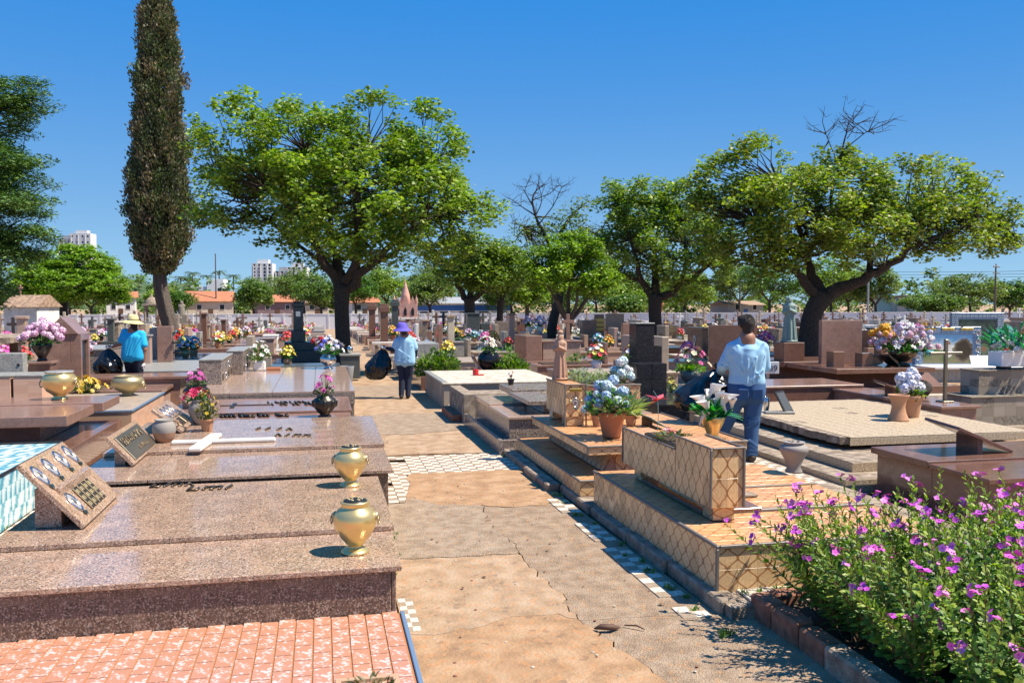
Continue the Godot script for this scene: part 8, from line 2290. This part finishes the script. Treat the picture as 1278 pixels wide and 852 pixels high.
func grave(kind: int, at: Vector3, lx: float, lz: float, hx: float, m: Material, m2: Material, label: String) -> float:
	# hx: -1 or 1, the end where the head of the grave lies; returns the height of its top
	var names := ["slab_grave", "cross_grave", "vault_grave", "pillar_grave", "book_grave", "planted_grave", "wall_grave"]
	var t := thing(names[kind], label, "grave", at, 0.0, "graves in the crowded back rows")
	var h := 0.3 + 0.22 * rng.randf()
	part(block(lx, h, lz, 0.008), "base", m, t)
	part(block(lx + 0.06, 0.05, lz + 0.06, 0.008), "cover_slab", m2, t, Vector3(0, h + 0.001, 0))
	var y := h + 0.052
	var e := hx * (lx / 2 - 0.22)
	match kind:
		0:
			part(block(0.16, 0.5 + 0.4 * rng.randf(), lz * 0.7, 0.01), "headstone", m, t, Vector3(e, y, 0))
			part(block(0.012, 0.14, 0.22, 0.002), "plaque", M.gold_plate if rng.randf() < 0.5 else M.silver, t, Vector3(e - hx * 0.086, y + 0.25, 0))
			part(block(0.22, 0.24, 0.22, 0.008), "vase_block", m2, t, Vector3(e - hx * 0.4, y, lz * 0.25))
		1:
			part(block(0.4, 0.35, lz * 0.6, 0.01), "pedestal", m, t, Vector3(e, y, 0))
			stone_cross(t, Vector3(e, y + 0.351, 0), 0.7 + 0.3 * rng.randf(), m2)
		2:
			part(block(0.5, 0.5, lz * 0.92, 0.01), "vault", m, t, Vector3(e, y, 0))
			part(block(0.54, 0.04, lz * 0.96, 0.006), "vault_lid", m2, t, Vector3(e, y + 0.501, 0))
			for k in 2:
				part(block(0.012, 0.16, 0.2, 0.002), "plaque", M.gold_plate, t, Vector3(e - hx * 0.257, y + 0.2, (k - 0.5) * lz * 0.4))
		3:
			part(block(0.6, 0.25, 0.6, 0.01), "pedestal", m, t, Vector3(e, y, 0))
			var ph := 0.45 + 0.6 * rng.randf()
			part(block(0.22, ph, 0.22, 0.012), "pillar", m, t, Vector3(e, y + 0.251, 0))
			part(block(0.3, 0.08, 0.3, 0.012), "capital", m2, t, Vector3(e, y + 0.252 + ph, 0))
		4:
			part(block(lx * 0.5, 0.12, lz * 0.6, 0.006), "name_slab", m, t, Vector3(0, y, 0), Vector3.ZERO)
			part(block(0.4, 0.03, 0.34, 0.004), "book_plate", M.bronze, t, Vector3(e, y + 0.12, 0), Vector3(0, 0, -hx * -0.6))
			part(block(0.3, 0.1, 0.3, 0.004), "book_rest", m2, t, Vector3(e, y, 0))
		5:
			part(block(lx * 0.8, 0.02, lz * 0.6, 0.004), "soil_bed", M.soil, t, Vector3(0, y, 0))
			greens(t, Vector3(0, y + 0.02, 0), lz * 0.35, 0.25, 60, 0.16, 0.2, [Color(0.08, 0.18, 0.03), Color(0.13, 0.24, 0.05)], "plants", 0.8)
			part(block(0.1, 0.55, lz * 0.6, 0.008), "headstone", m2, t, Vector3(e, y, 0))
		6:
			part(block(0.22, 0.95, lz * 1.0, 0.01), "back_wall", m, t, Vector3(e, y, 0))
			part(block(0.3, 0.06, lz * 1.06, 0.008), "coping", m2, t, Vector3(e, y + 0.951, 0))
			oval(t, Basis(Vector3(0, 0, hx), Vector3(-hx, 0, 0), Vector3(0, -1, 0)), t.position + Vector3(e - hx * 0.115, y + 0.65, 0), 0.09, 0.12)
	return y

func make_filler() -> void:
	var mats := [["brown granite", M.brown_granite, M.mauve_granite], ["mauve granite", M.mauve_granite, M.mauve_granite], ["grey granite", M.grey_granite, M.speckled_granite], ["tan granite", M.tan_granite, M.tan_granite], ["speckled granite", M.speckled_granite, M.tan_granite], ["beige stone", M.beige_granite, M.beige_granite], ["dark green granite", M.green_granite, M.green_granite], ["white plaster", M.white_plaster, M.white_plaster], ["weathered cement", M.dirty_concrete, M.pale_concrete], ["mauve tiled", M.mauve_tile, M.mauve_granite], ["red brown granite", M.brown_granite, M.brown_granite], ["cream plaster", M.cream_plaster, M.beige_granite]]
	var kinds := ["slab grave with headstone", "grave with stone cross", "grave with vault", "grave with pillar", "grave with open book", "planted grave", "grave with back wall"]
	var fl := ["pale pink", "yellow", "red", "white", "orange", "magenta", "mixed red and yellow", "blue and white"]
	var taken_spots := [[0.71, -25.6, 1.1], [13.0, -21.2, 1.2], [14.35, -35.7, 1.1], [9.57, -32.6, 0.9], [10.47, -38.6, 0.9], [8.69, -51.3, 1.0], [10.95, -53.0, 0.8], [13.05, -54.5, 0.7], [-5.43, -32.9, 1.3], [-12.7, -33.2, 1.0], [-0.4, -28.3, 1.6], [2.9, -41.0, 1.2], [2.9, -49.9, 1.2], [4.12, -49.5, 1.0], [3.4, -23.6, 1.7], [7.87, -42.4, 1.3], [9.3, -37.4, 1.2], [12.5, -36.5, 2.0], [12.6, -29.6, 2.0], [7.3, -26.0, 2.2], [-11.5, -39.5, 1.9], [16.3, -20.0, 2.2], [19.8, -23.0, 2.0]]
	var far := MB.new()
	var cols := []
	for k in 22:
		cols.append([-0.85 - 3.1 * k, ORD[mini(k, 20)] + " column left of the path", -1.0])
	for k in 36:
		cols.append([3.45 + 3.1 * k, ORD[mini(k, 20)] + " column right of the path" if k < 20 else "outer column far right", 1.0])
	for ci in cols.size():
		var c: Array = cols[ci]
		var X: float = c[0]
		var row := 0
		var z := -19.0
		if X > -2.0 and X < 0.5:
			z = -21.6
		elif X < -2.0 and X > -5.0:
			z = -23.6
		elif X > 2.0 and X < 5.0:
			z = -23.0
		elif X > 5.0 and X < 8.0:
			z = -17.2
		elif X > 8.0 and X < 14.0:
			z = -20.6
		while z > -101.0:
			var lz := rng.randf_range(0.95, 1.45)
			z -= lz / 2 + 0.35
			row += 1
			var zz := z
			z -= lz / 2 + (0.35 if z > -56 else 1.0)
			var xc := X * 0.976 + zz * 0.2159
			var D := X * 0.2159 - zz * 0.976
			var wallz := -100.0 + maxf(0.0, X - 22.0) * 0.38
			if absf(xc) > 0.61 * D + 2.0 or zz < wallz:
				continue
			var bad := false
			for s in taken_spots:
				if absf(X - s[0]) < s[2] + 0.7 and absf(zz - s[1]) < s[2] + 0.3:
					bad = true
			if bad:
				continue
			var lx := rng.randf_range(2.0, 2.4)
			var mi := rng.randi() % mats.size()
			var ki: int = [0, 0, 1, 2, 3, 4, 5, 6, 0, 2, 4, 0][rng.randi() % 12]
			if zz < -52.0:
				# beyond here the graves melt together
				var g0 := gy(zz) - 0.03
				var tone: Color = [Color(0.14, 0.07, 0.05), Color(0.22, 0.14, 0.11), Color(0.3, 0.28, 0.26), Color(0.4, 0.33, 0.26), Color(0.1, 0.1, 0.1), Color(0.6, 0.58, 0.54), Color(0.3, 0.22, 0.17)][rng.randi() % 7]
				far.col = tone
				var hh := rng.randf_range(0.3, 0.6)
				far.bevel(Vector3(X - lx / 2, g0, zz - lz / 2), Vector3(X + lx / 2, g0 + hh, zz + lz / 2), 0.02)
				var ex: float = X + c[2] * (lx / 2 - 0.25)
				var th := rng.randf_range(0.3, 1.3)
				far.bevel(Vector3(ex - 0.15, g0 + hh, zz - lz * 0.35), Vector3(ex + 0.15, g0 + hh + th * 0.6, zz + lz * 0.35), 0.02)
				if rng.randf() < 0.45:
					far.bevel(Vector3(ex - 0.07, g0 + hh + th * 0.6, zz - 0.07), Vector3(ex + 0.07, g0 + hh + th * 0.6 + 0.8, zz + 0.07), 0.02)
					far.bevel(Vector3(ex - 0.26, g0 + hh + th * 0.6 + 0.45, zz - 0.06), Vector3(ex + 0.26, g0 + hh + th * 0.6 + 0.58, zz + 0.06), 0.02)
				if rng.randf() < 0.7:
					var fc: Color = [Color(0.7, 0.1, 0.1), Color(0.74, 0.55, 0.05), Color(0.74, 0.4, 0.55), Color(0.74, 0.72, 0.7), Color(0.74, 0.33, 0.04), Color(0.65, 0.1, 0.4)][rng.randi() % 6]
					for i in 16:
						var p := Vector3(X + rng.randf_range(-0.8, 0.8) * 0.25, g0 + hh + rng.randf_range(0.05, 0.4), zz + rng.randf_range(-0.25, 0.25))
						far.leaf(p, p + Vector3(rng.randfn(), rng.randf(), rng.randfn()) * 0.14, Vector3(rng.randfn(), rng.randfn(), 0.3).normalized() * 0.08, Vector3.ZERO, fc if i < 11 else Color(0.06, 0.16, 0.04))
				continue
			var at := Vector3(X + rng.randf_range(-0.12, 0.12), gy(zz) - 0.04, zz)
			var lab := "%s %s, %s row, %s" % [mats[mi][0], kinds[ki], ORD[mini(row - 1, 20)], c[1]]
			var y := grave(ki, at, lx, lz, c[2], mats[mi][1], mats[mi][2], lab)
			if rng.randf() < 0.85:
				var k := rng.randi() % 8
				var bn := bunch(k)
				var t := thing("flowers", "%s flowers on grave, %s row, %s" % [fl[k], ORD[mini(row - 1, 20)], c[1]], "flowers", at + Vector3(c[2] * rng.randf_range(-0.2, 0.3) , y, rng.randf_range(0.0, lz * 0.2)), rng.randf() * TAU, "flower bunches in the back rows")
				part(bn[2], "vase", [M.terracotta, M.tarnished_brass, M.black_glaze, M.white_paint, M.pale_terracotta][rng.randi() % 5], t)
				part(bn[0], "blossoms", M.petal, t, Vector3(0, 0.17, 0))
				part(bn[1], "leaves", M.leaf, t, Vector3(0, 0.17, 0))
				t.scale = Vector3.ONE * rng.randf_range(0.85, 1.35)
	var fg := part(far.mesh(), "far_graves", M.tint, self)
	fg.set_meta("kind", "stuff")
	fg.set_meta("label", "mass of small graves, crosses and flowers before the far wall")
	fg.set_meta("category", "graves")

func make_landmarks() -> void:
	var t: Node3D
	# dark monument beside the big tree
	t = thing("monument", "dark green granite monument with tall square pillar left of big tree", "monument", Vector3(-0.35, gy(-28.3) - 0.03, -28.3))
	for s in [[2.2, 0.3, 2.2, 0.0], [1.7, 0.34, 1.7, 0.301], [0.95, 0.26, 0.9, 0.642]]:
		part(block(s[0], s[1], s[2], 0.012), "step", M.green_granite, t, Vector3(-0.3 if s[0] < 1.0 else 0.0, s[3], 0))
	part(block(0.44, 0.35, 0.44, 0.012), "pedestal", M.green_granite, t, Vector3(-0.35, 0.903, 0))
	part(block(0.3, 0.75, 0.3, 0.012), "pillar", M.green_granite, t, Vector3(-0.35, 1.254, 0))
	part(block(0.4, 0.12, 0.4, 0.02), "capital", M.green_granite, t, Vector3(-0.35, 2.005, 0))
	part(block(0.3, 0.06, 0.3, 0.02), "finial", M.green_granite, t, Vector3(-0.35, 2.126, 0))
	part(block(0.14, 0.16, 0.01, 0.002), "plaque", M.silver, t, Vector3(-0.35, 1.7, 0.155))
	t = thing("granite_grave", "low dark slab grave between big tree and platform grave", "grave", Vector3(-0.55, 0, -22.1))
	part(block(1.9, 0.42, 1.0, 0.01), "base", M.brown_granite, t, Vector3(0, 0, 0))
	part(block(2.0, 0.05, 1.1, 0.01), "cover_slab", M.green_granite, t, Vector3(0, 0.421, 0))
	t = thing("bucket", "grey plastic bucket at the foot of the big tree", "bucket", Vector3(0.62, 0.0, -21.9))
	part(lathe([[0.0, 0.0], [0.13, 0.0], [0.18, 0.42], [0.185, 0.43], [0.17, 0.43], [0.12, 0.04], [0, 0.03]], 18), "pail", M.steel_grey, t)
	t = thing("grave_lantern", "grey granite box with small metal vase before the tree trunk", "lantern", Vector3(0.75, 0.0, -23.4))
	part(block(0.5, 0.6, 0.4, 0.01), "box", M.green_granite, t)
	part(block(0.56, 0.05, 0.46, 0.008), "lid", M.grey_granite, t, Vector3(0, 0.601, 0))
	part(lathe(scaled(JAR, 0.08, 0.2), 14), "vase", M.silver, t, Vector3(0, 0.652, 0))
	# columns
	for s in [[2.85, -49.9, 2.4, "farther of two red brown square columns left of the woman", M.brown_granite], [2.9, -41.0, 2.25, "nearer of two red brown square columns left of the woman", M.brown_granite], [4.12, -49.5, 2.6, "dark grey column with lantern top behind the woman's hat", M.green_granite]]:
		t = thing("column", s[3], "column", Vector3(s[0], gy(s[1]) - 0.03, s[1]))
		part(block(0.8, 0.5, 0.8, 0.012), "base", s[4], t)
		part(block(0.36, s[2] - 0.9, 0.36, 0.012), "shaft", s[4], t, Vector3(0, 0.501, 0))
		part(block(0.5, 0.3, 0.5, 0.03), "capital", s[4], t, Vector3(0, s[2] - 0.398, 0))
		part(block(0.38, 0.1, 0.38, 0.03), "cap_stone", s[4], t, Vector3(0, s[2] - 0.097, 0))
	# pale terrazzo grave behind the woman
	t = thing("granite_grave", "pale terrazzo grave with grey vault block right of the woman", "grave", Vector3(3.5, gy(-23.6), -23.6))
	part(block(2.4, 0.44, 2.0, 0.01), "base", M.grey_granite, t, Vector3(0.1, 0, 0))
	part(block(2.46, 0.04, 2.06, 0.006), "cover_slab", M.beige_granite, t, Vector3(0.1, 0.441, 0))
	part(block(0.62, 0.48, 1.5, 0.01), "vault", M.grey_granite, t, Vector3(-0.75, 0.482, 0))
	var bn := bunch(1)
	t = thing("flowers", "yellow flowers in white vase beside the grey vault", "flowers", Vector3(3.35, 0.45, -23.2))
	part(bn[2], "vase", M.white_paint, t)
	part(bn[0], "blossoms", M.petal, t, Vector3(0, 0.17, 0))
	part(bn[1], "leaves", M.leaf, t, Vector3(0, 0.17, 0))
	# stepped dark tower and brick box, middle
	t = thing("monument", "dark stepped granite tower with speckled urn box, middle distance", "monument", Vector3(7.87, gy(-42.4) - 0.03, -42.4))
	for s in [[2.2, 0.4, 1.6, 0.0, 0.0], [1.2, 0.35, 1.0, 0.401, -0.3], [0.62, 1.0, 0.6, 0.752, -0.5], [0.7, 0.06, 0.66, 1.753, -0.5], [0.45, 0.55, 0.5, 0.752, 0.1]]:
		part(block(s[0], s[1], s[2], 0.012), "block", M.green_granite, t, Vector3(s[4], s[3], 0))
	part(block(0.8, 0.85, 0.6, 0.012), "urn_box", M.speckled_granite, t, Vector3(1.0, 0.55, 0.4))
	part(block(0.6, 0.15, 0.5, 0.012), "urn_foot", M.brown_granite, t, Vector3(1.0, 0.401, 0.3))
	t = thing("brick_box", "pinkish tiled box topped with flowers in the middle distance", "box", Vector3(9.3, gy(-37.4) - 0.03, -37.4))
	part(block(1.1, 0.4, 0.9, 0.01), "base", M.brick_earth, t)
	part(block(0.95, 0.5, 0.8, 0.01), "box", M.mauve_tile, t, Vector3(0, 0.401, 0))
	bn = bunch(0)
	for s in [[-0.25, "pink flower bunch on the pinkish tiled box, left"], [0.25, "pink flower bunch on the pinkish tiled box, right"]]:
		var q := thing("flowers", s[1], "flowers", t.position + Vector3(s[0], 0.902, 0), s[0] * 3)
		part(bn[2], "vase", M.white_paint, q)
		part(bn[0], "blossoms", M.petal, q, Vector3(0, 0.17, 0))
		part(bn[1], "leaves", M.leaf, q, Vector3(0, 0.17, 0))
		q.scale = Vector3.ONE * 1.5
	t = thing("wall_grave", "long mauve granite block grave with plates left of black tower", "grave", Vector3(12.5, gy(-36.5) - 0.03, -36.5))
	part(block(2.9, 0.62, 1.6, 0.012), "base", M.mauve_granite, t)
	part(block(1.3, 0.1, 1.7, 0.012), "cover_slab", M.tan_granite, t, Vector3(-0.8, 0.621, 0))
	part(block(1.5, 0.05, 1.66, 0.012), "cover_slab", M.tan_granite, t, Vector3(0.72, 0.621, 0))
	part(block(0.6, 0.75, 0.6, 0.012), "pedestal", M.mauve_granite, t, Vector3(-0.9, 0.722, -0.3))
	part(block(0.85, 0.8, 0.12, 0.012), "headboard", M.tan_granite, t, Vector3(0.45, 0.95, -0.6))
	part(block(0.2, 0.28, 0.14, 0.012), "headboard_post", M.tan_granite, t, Vector3(0.45, 0.672, -0.6))
	for k in 3:
		part(block(0.4, 0.16, 0.03, 0.004), "gold_plate", M.gold_plate, t, Vector3(-0.3, 0.98 + 0.2 * k, -0.5))
	part(block(0.45, 1.0, 0.06, 0.01), "plate_post", M.mauve_granite, t, Vector3(-0.3, 0.722, -0.56))
	t = thing("brass_bowl", "round gold ball vase on the long mauve grave", "bowl", Vector3(13.4, gy(-36.5) + 0.645, -36.2))
	part(lathe(scaled(BOWL, 1.0, 1.2), 20), "body", M.brass, t)
	t = thing("granite_grave", "long dark granite grave right behind the black tower", "grave", Vector3(12.6, gy(-29.6) - 0.03, -29.6))
	part(block(3.4, 0.5, 1.6, 0.012), "base", M.brown_granite, t)
	part(block(3.5, 0.05, 1.7, 0.012), "cover_slab", M.black_granite, t, Vector3(0, 0.501, 0))
	part(block(0.9, 0.85, 0.2, 0.012), "headstone", M.mauve_granite, t, Vector3(-1.4, 0.552, -0.4))
	part(block(0.5, 0.06, 0.4, 0.006), "book_plate", M.bronze, t, Vector3(1.3, 0.6, 0.2), Vector3(0, 0, 0.4))
	t = thing("throne_grave", "brown granite grave shaped like an armchair behind the statue", "grave", Vector3(7.2, gy(-26.0) - 0.02, -26.0))
	part(block(2.6, 0.35, 1.9, 0.012), "base", M.mauve_granite, t)
	part(block(0.5, 0.75, 1.6, 0.012), "arm", M.mauve_granite, t, Vector3(-0.95, 0.351, 0))
	part(block(1.2, 0.55, 1.4, 0.012), "seat", M.tan_granite, t, Vector3(-0.05, 0.351, 0))
	part(block(1.3, 0.04, 1.5, 0.012), "seat_slab", M.mauve_granite, t, Vector3(-0.05, 0.902, 0))
	stone_cross(t, Vector3(0.45, 0.943, -0.4), 0.8, M.mauve_granite)
	# little domed temple and a pedestal with a robed figure, left background
	t = thing("domed_monument", "grey domed monument on slim columns left of the cypress trunk", "monument", Vector3(-15.2, gy(-85.0) - 0.03, -85.0))
	part(block(1.6, 1.0, 1.6, 0.02), "base", M.dirty_concrete, t)
	for k in 4:
		part(lathe([[0.0, 0.0], [0.14, 0.0], [0.11, 0.1], [0.1, 1.5], [0.14, 1.6], [0.0, 1.6]], 10), "column", M.dirty_concrete, t, Vector3(0.5 * (1 if k % 2 else -1), 1.001, 0.5 * (1 if k < 2 else -1)))
	part(block(1.4, 0.2, 1.4, 0.02), "entablature", M.dirty_concrete, t, Vector3(0, 2.602, 0))
	part(lathe([[0.6, 0.0], [0.55, 0.25], [0.35, 0.5], [0.1, 0.65], [0.08, 0.85], [0.0, 0.95]], 16), "dome", M.dirty_concrete, t, Vector3(0, 2.803, 0))
	t = thing("figure_monument", "grey stone figure on stepped pedestal right of the cypress trunk", "monument", Vector3(-12.0, gy(-81.0) - 0.03, -81.0))
	part(block(2.0, 0.9, 1.8, 0.02), "base", M.dirty_concrete, t)
	part(block(1.0, 0.9, 1.0, 0.03), "pedestal", M.stone_mottle, t, Vector3(0, 0.901, 0))
	part(blob([[V(0, 1.85, 0), V(0, 2.4, 0), 0.3, 0.24], [V(-0.16, 2.55, 0), V(0.16, 2.55, 0), 0.16, 0.16], [V(0, 2.6, 0), V(0, 2.85, 0), 0.12, 0.15]], 0.05, 0.06), "figure", M.stone_mottle, t)
	# cream mausoleum
	t = thing("mausoleum", "small cream mausoleum with tiled gable roof and cross", "mausoleum", Vector3(-11.75, gy(-39.5) - 0.03, -39.5), -0.35)
	part(block(1.5, 2.1, 1.4, 0.02), "wall", M.white_plaster, t)
	part(gable(1.5, 0.5, 1.4, 0.1), "roof", M.old_roof, t, Vector3(0, 2.103, 0), Vector3(0, 0.0, 0))
	part(block(0.3, 0.25, 0.02, 0.004), "plaque", M.white_stone, t, Vector3(-0.1, 1.0, 0.708))
	stone_cross(t, Vector3(-0.5, 2.59, 0), 0.45, M.pink_plaster)
	# pink gothic chapel tomb
	t = thing("chapel_tomb", "pink gothic chapel tomb with pointed spire beyond the woman", "chapel", Vector3(8.0, gy(-84.0) - 0.03, -84.0), -0.1)
	part(block(2.3, 2.7, 2.2, 0.02), "wall", M.pink_plaster, t)
	part(block(2.5, 0.15, 2.4, 0.02), "cornice", M.white_plaster, t, Vector3(0, 1.3, 0))
	for s in [-0.7, 0.0, 0.7]:
		var b := MB.new()
		b.plate([Vector2(-0.32, 0), Vector2(0.32, 0), Vector2(0, 1.05 if s == 0.0 else 0.8)], -0.1, 0.1)
		part(b.mesh(), "gable", M.pink_plaster, t, Vector3(s, 2.702, 1.0))
		b = MB.new()
		b.plate([Vector2(-0.13, 0), Vector2(0.13, 0), Vector2(0.13, 0.55), Vector2(0, 0.8), Vector2(-0.13, 0.55)], -0.03, 0.03)
		part(b.mesh(), "window", M.dark_glass, t, Vector3(s, 1.65, 1.11))
	part(lathe([[0.0, 5.3], [0.03, 5.0], [0.12, 4.6], [0.4, 3.7], [0.55, 2.705], [0.0, 2.705]], 8), "spire", M.pink_plaster, t)
	for s in [-1.05, 1.05]:
		for z in [-0.95, 0.95]:
			part(lathe([[0.0, 1.0], [0.06, 0.6], [0.12, 0.55], [0.12, 0.0], [0.0, 0.0]], 6), "pinnacle", M.pink_plaster, t, Vector3(s, 2.703, z))
	part(block(0.7, 1.2, 0.04, 0.01), "door", M.wood_brown, t, Vector3(0, 0.05, 1.1))

# ---------------------------------------------------------------- the flowering bush in the right corner
func make_bush() -> void:
	var t := thing("planter_wall", "low crumbling brick and cement planter edge around flowering bush", "wall", Vector3(2.72, 0.0, -4.2))
	var z := -4.98
	while z > -4.99 and z < -2.4:
		var l := rng.randf_range(0.24, 0.3) if z < -4.3 else rng.randf_range(0.5, 0.7)
		var m: Material = M.brick_earth if z < -4.3 else M.dirty_concrete
		part(block(0.13, 0.16 + rng.randf_range(-0.02, 0.015), l - 0.012, 0.014), "block", m, t, Vector3(rng.randf_range(-0.012, 0.012), 0.0, z + l / 2 + 4.2), Vector3(rng.randf_range(-0.03, 0.03), rng.randf_range(-0.04, 0.04), rng.randf_range(-0.04, 0.04)))
		z += l
	for i in 9:
		part(block(0.22, 0.16 + rng.randf_range(-0.02, 0.02), 0.12, 0.016), "block", M.brick_earth, t, Vector3(0.2 + i * 0.235, 0.0, -0.78), Vector3(0, rng.randf_range(-0.04, 0.04), 0))
	t = thing("flowering_bush", "large bush with glossy leaves and magenta flowers, bottom right corner", "bush", Vector3(3.6, 0.07, -4.2))
	var r := RandomNumberGenerator.new()
	r.seed = 4411
	var st := MB.new()
	var lf := MB.new()
	st.col = Color(0.16, 0.09, 0.05)
	var cols := [Color(0.13, 0.25, 0.05), Color(0.18, 0.32, 0.06), Color(0.09, 0.18, 0.04), Color(0.26, 0.4, 0.06), Color(0.36, 0.46, 0.08), Color(0.15, 0.27, 0.07)]
	var petals := []
	for k in 3:
		var c: Color = [Color(0.68, 0.10, 0.50), Color(0.74, 0.2, 0.60), Color(0.52, 0.07, 0.50)][k]
		var cl := MB.new()
		var fl := disc_flower(5, 0.019, c, Color(0.35, 0.02, 0.25), 0.2).surface_get_arrays(0)
		for j in 4:
			var tf := Transform3D(Basis.from_euler(Vector3(r.randfn() * 0.4, r.randf() * TAU, r.randfn() * 0.4)), Vector3(cos(j * 1.9) * 0.02, 0.004 * j, sin(j * 1.9) * 0.02) * (1.0 if j else 0.0))
			var k0 := cl.v.size()
			for q in fl[Mesh.ARRAY_VERTEX].size():
				cl.v.append(tf * fl[Mesh.ARRAY_VERTEX][q])
				cl.n.append(tf.basis * fl[Mesh.ARRAY_NORMAL][q])
				cl.uv.append(Vector2.ZERO)
				cl.c.append(fl[Mesh.ARRAY_COLOR][q] * (0.85 + 0.1 * j))
			for q in fl[Mesh.ARRAY_INDEX]:
				cl.ix.append(k0 + q)
		petals.append(cl.mesh())
	var nf := 0
	for s in 640:
		var bx := r.randf_range(-0.72, 1.25)
		var bz := r.randf_range(-0.55, 0.95)
		var p := Vector3(bx, 0.02, bz)
		var out := Vector3(bx - 0.2 + r.randfn() * 0.3, 0, bz - 0.1 + r.randfn() * 0.3)
		var L := r.randf_range(0.35, 0.88)
		if s % 9 == 0:
			L = r.randf_range(0.8, 0.98)
		var top := 0.80 - 0.12 * (bx - 0.2) * (bx - 0.2) - 0.10 * bz * bz
		L = minf(L, top * 1.12)
		if s < 16:
			# long arching shoots over the left wall
			p = Vector3(r.randf_range(-0.7, -0.4), 0.05, r.randf_range(-0.55, 0.0))
			out = Vector3(-0.75, 0, r.randf_range(-0.5, 0.1))
			L = r.randf_range(0.55, 0.8)
		var d := (Vector3(0, 1.25, 0) + out * 0.55).normalized()
		var pts := [p]
		var n := 9
		for i in n:
			p += d * (L / n)
			pts.append(p)
			d = (d + Vector3(r.randfn() * 0.1, (0.03 if s >= 16 else -0.02), r.randfn() * 0.1) + out * 0.04).normalized()
		var rad := []
		for i in n + 1:
			rad.append(0.006 * (1.0 - 0.75 * i / n))
		st.tube(pts, rad, 5, false)
		var tone := r.randf_range(0.75, 1.25)
		for i in 46:
			var f := 0.12 + 0.88 * i / 45.0
			var k := mini(int(f * n), n - 1)
			var q: Vector3 = pts[k].lerp(pts[k + 1], f * n - k)
			var ax: Vector3 = (pts[k + 1] - pts[k]).normalized()
			var a := i * 2.4 + s
			var side := ax.cross(Vector3(cos(a), 0.1, sin(a))).normalized()
			var dir := (side + ax * (0.35 + 0.9 * f * f)).normalized()
			var ll := lerpf(0.082, 0.034, f * f) * r.randf_range(0.75, 1.2)
			var cr := dir.cross(ax).normalized()
			var mid := q + dir * ll * 0.5 + ax * ll * 0.08
			var c: Color = cols[(r.randi() if f < 0.8 else 3 + r.randi() % 2) % cols.size()] * (tone * r.randf_range(0.8, 1.2))
			lf.leaf(q, mid + dir * ll * 0.15, cr * ll * 0.21, ax * ll * 0.03, c)
			lf.leaf(q + dir * ll * 0.30, q + dir * ll - ax * ll * 0.06, cr * ll * 0.19, ax * ll * 0.05, c * 1.05)
		if (L > 0.46 or bz > 0.35 or s < 16) and nf < 297:
			for k in 1:
				var o := part(petals[r.randi() % 3], "flower_cluster", M.petal, t, p + Vector3(r.randfn() * 0.012, 0.006 + r.randf() * 0.012, r.randfn() * 0.012))
				o.basis = Basis(Quaternion(Vector3.UP, (d + Vector3(r.randfn() * 0.5, 0.4, r.randfn() * 0.5)).normalized())) * Basis(Vector3.UP, r.randf() * TAU)
				o.scale = Vector3.ONE * r.randf_range(0.85, 1.3)
				nf += 1
	part(st.mesh(), "stems", M.tint, t)
	var fo := part(lf.mesh(), "foliage", M.leaf, t)
	fo.set_meta("kind", "stuff")
	# strap-leaved plant at the edge
	t = thing("strap_leaf_plant", "plant with broad arching yellow green strap leaves at right edge", "plant", Vector3(4.75, 0.02, -5.05))
	for i in 6:
		var b := MB.new()
		var p := Vector3(0, 0, 0)
		var a := i * 1.1 + 2.0
		var d := Vector3(cos(a) * 0.35, 1.0, sin(a) * 0.35).normalized()
		var rows := []
		for k in 10:
			var w := 0.03 * sin(PI * (k + 0.7) / 10.6)
			var sd := Vector3(-sin(a), 0, cos(a)) * w
			rows.append(PackedVector3Array([p - sd, p - Vector3(0, w * 0.3, 0), p + sd]))
			p += d * 0.075
			d = (d + Vector3(cos(a) * 0.09, -0.13, sin(a) * 0.09)).normalized()
		b.col = Color(0.3, 0.38, 0.07) * (0.8 + 0.1 * (i % 4))
		b.grid(rows, false, Vector3(0, -5, 0))
		part(b.mesh(), "strap_leaf", M.leaf, t)

# ---------------------------------------------------------------- scene
func _ready() -> void:
	rng.seed = 20240
	var cam := Camera3D.new()
	cam.name = "camera"
	cam.fov = 43.053
	cam.near = 0.1
	cam.far = 4000.0
	add_child(cam)
	cam.position = Vector3(0, 2.0, 0)
	cam.rotation_degrees = Vector3(-2.545, -12.466, 0)
	var sky := ProceduralSkyMaterial.new()
	sky.sky_top_color = lin(0.003, 0.14, 0.44)
	sky.sky_horizon_color = lin(0.235, 0.395, 0.51)
	sky.sky_curve = 0.1
	sky.ground_bottom_color = lin(0.22, 0.16, 0.11)
	sky.ground_horizon_color = lin(0.30, 0.34, 0.36)
	sky.sun_angle_max = 8.0
	var env := Environment.new()
	env.background_mode = Environment.BG_SKY
	env.sky = Sky.new()
	env.sky.sky_material = sky
	env.tonemap_mode = Environment.TONE_MAPPER_LINEAR
	env.tonemap_exposure = 1.72
	env.sdfgi_enabled = true
	env.ssao_enabled = true
	env.ssil_enabled = true
	var we := WorldEnvironment.new()
	we.name = "environment"
	we.environment = env
	add_child(we)
	var sun := DirectionalLight3D.new()
	sun.name = "sun"
	add_child(sun)
	sun.light_energy = 1.6
	sun.light_color = Color(1.0, 0.955, 0.88)
	sun.light_angular_distance = 0.5
	sun.shadow_enabled = true
	sun.look_at_from_position(Vector3(0.496, 0.848, 0.185) * 50.0, Vector3.ZERO)

	make_materials()
	make_ground()
	make_boundary_wall()
	make_buildings()
	make_trees()
	make_left()
	make_right()
	make_landmarks()
	make_filler()
	make_people()
	make_bush()
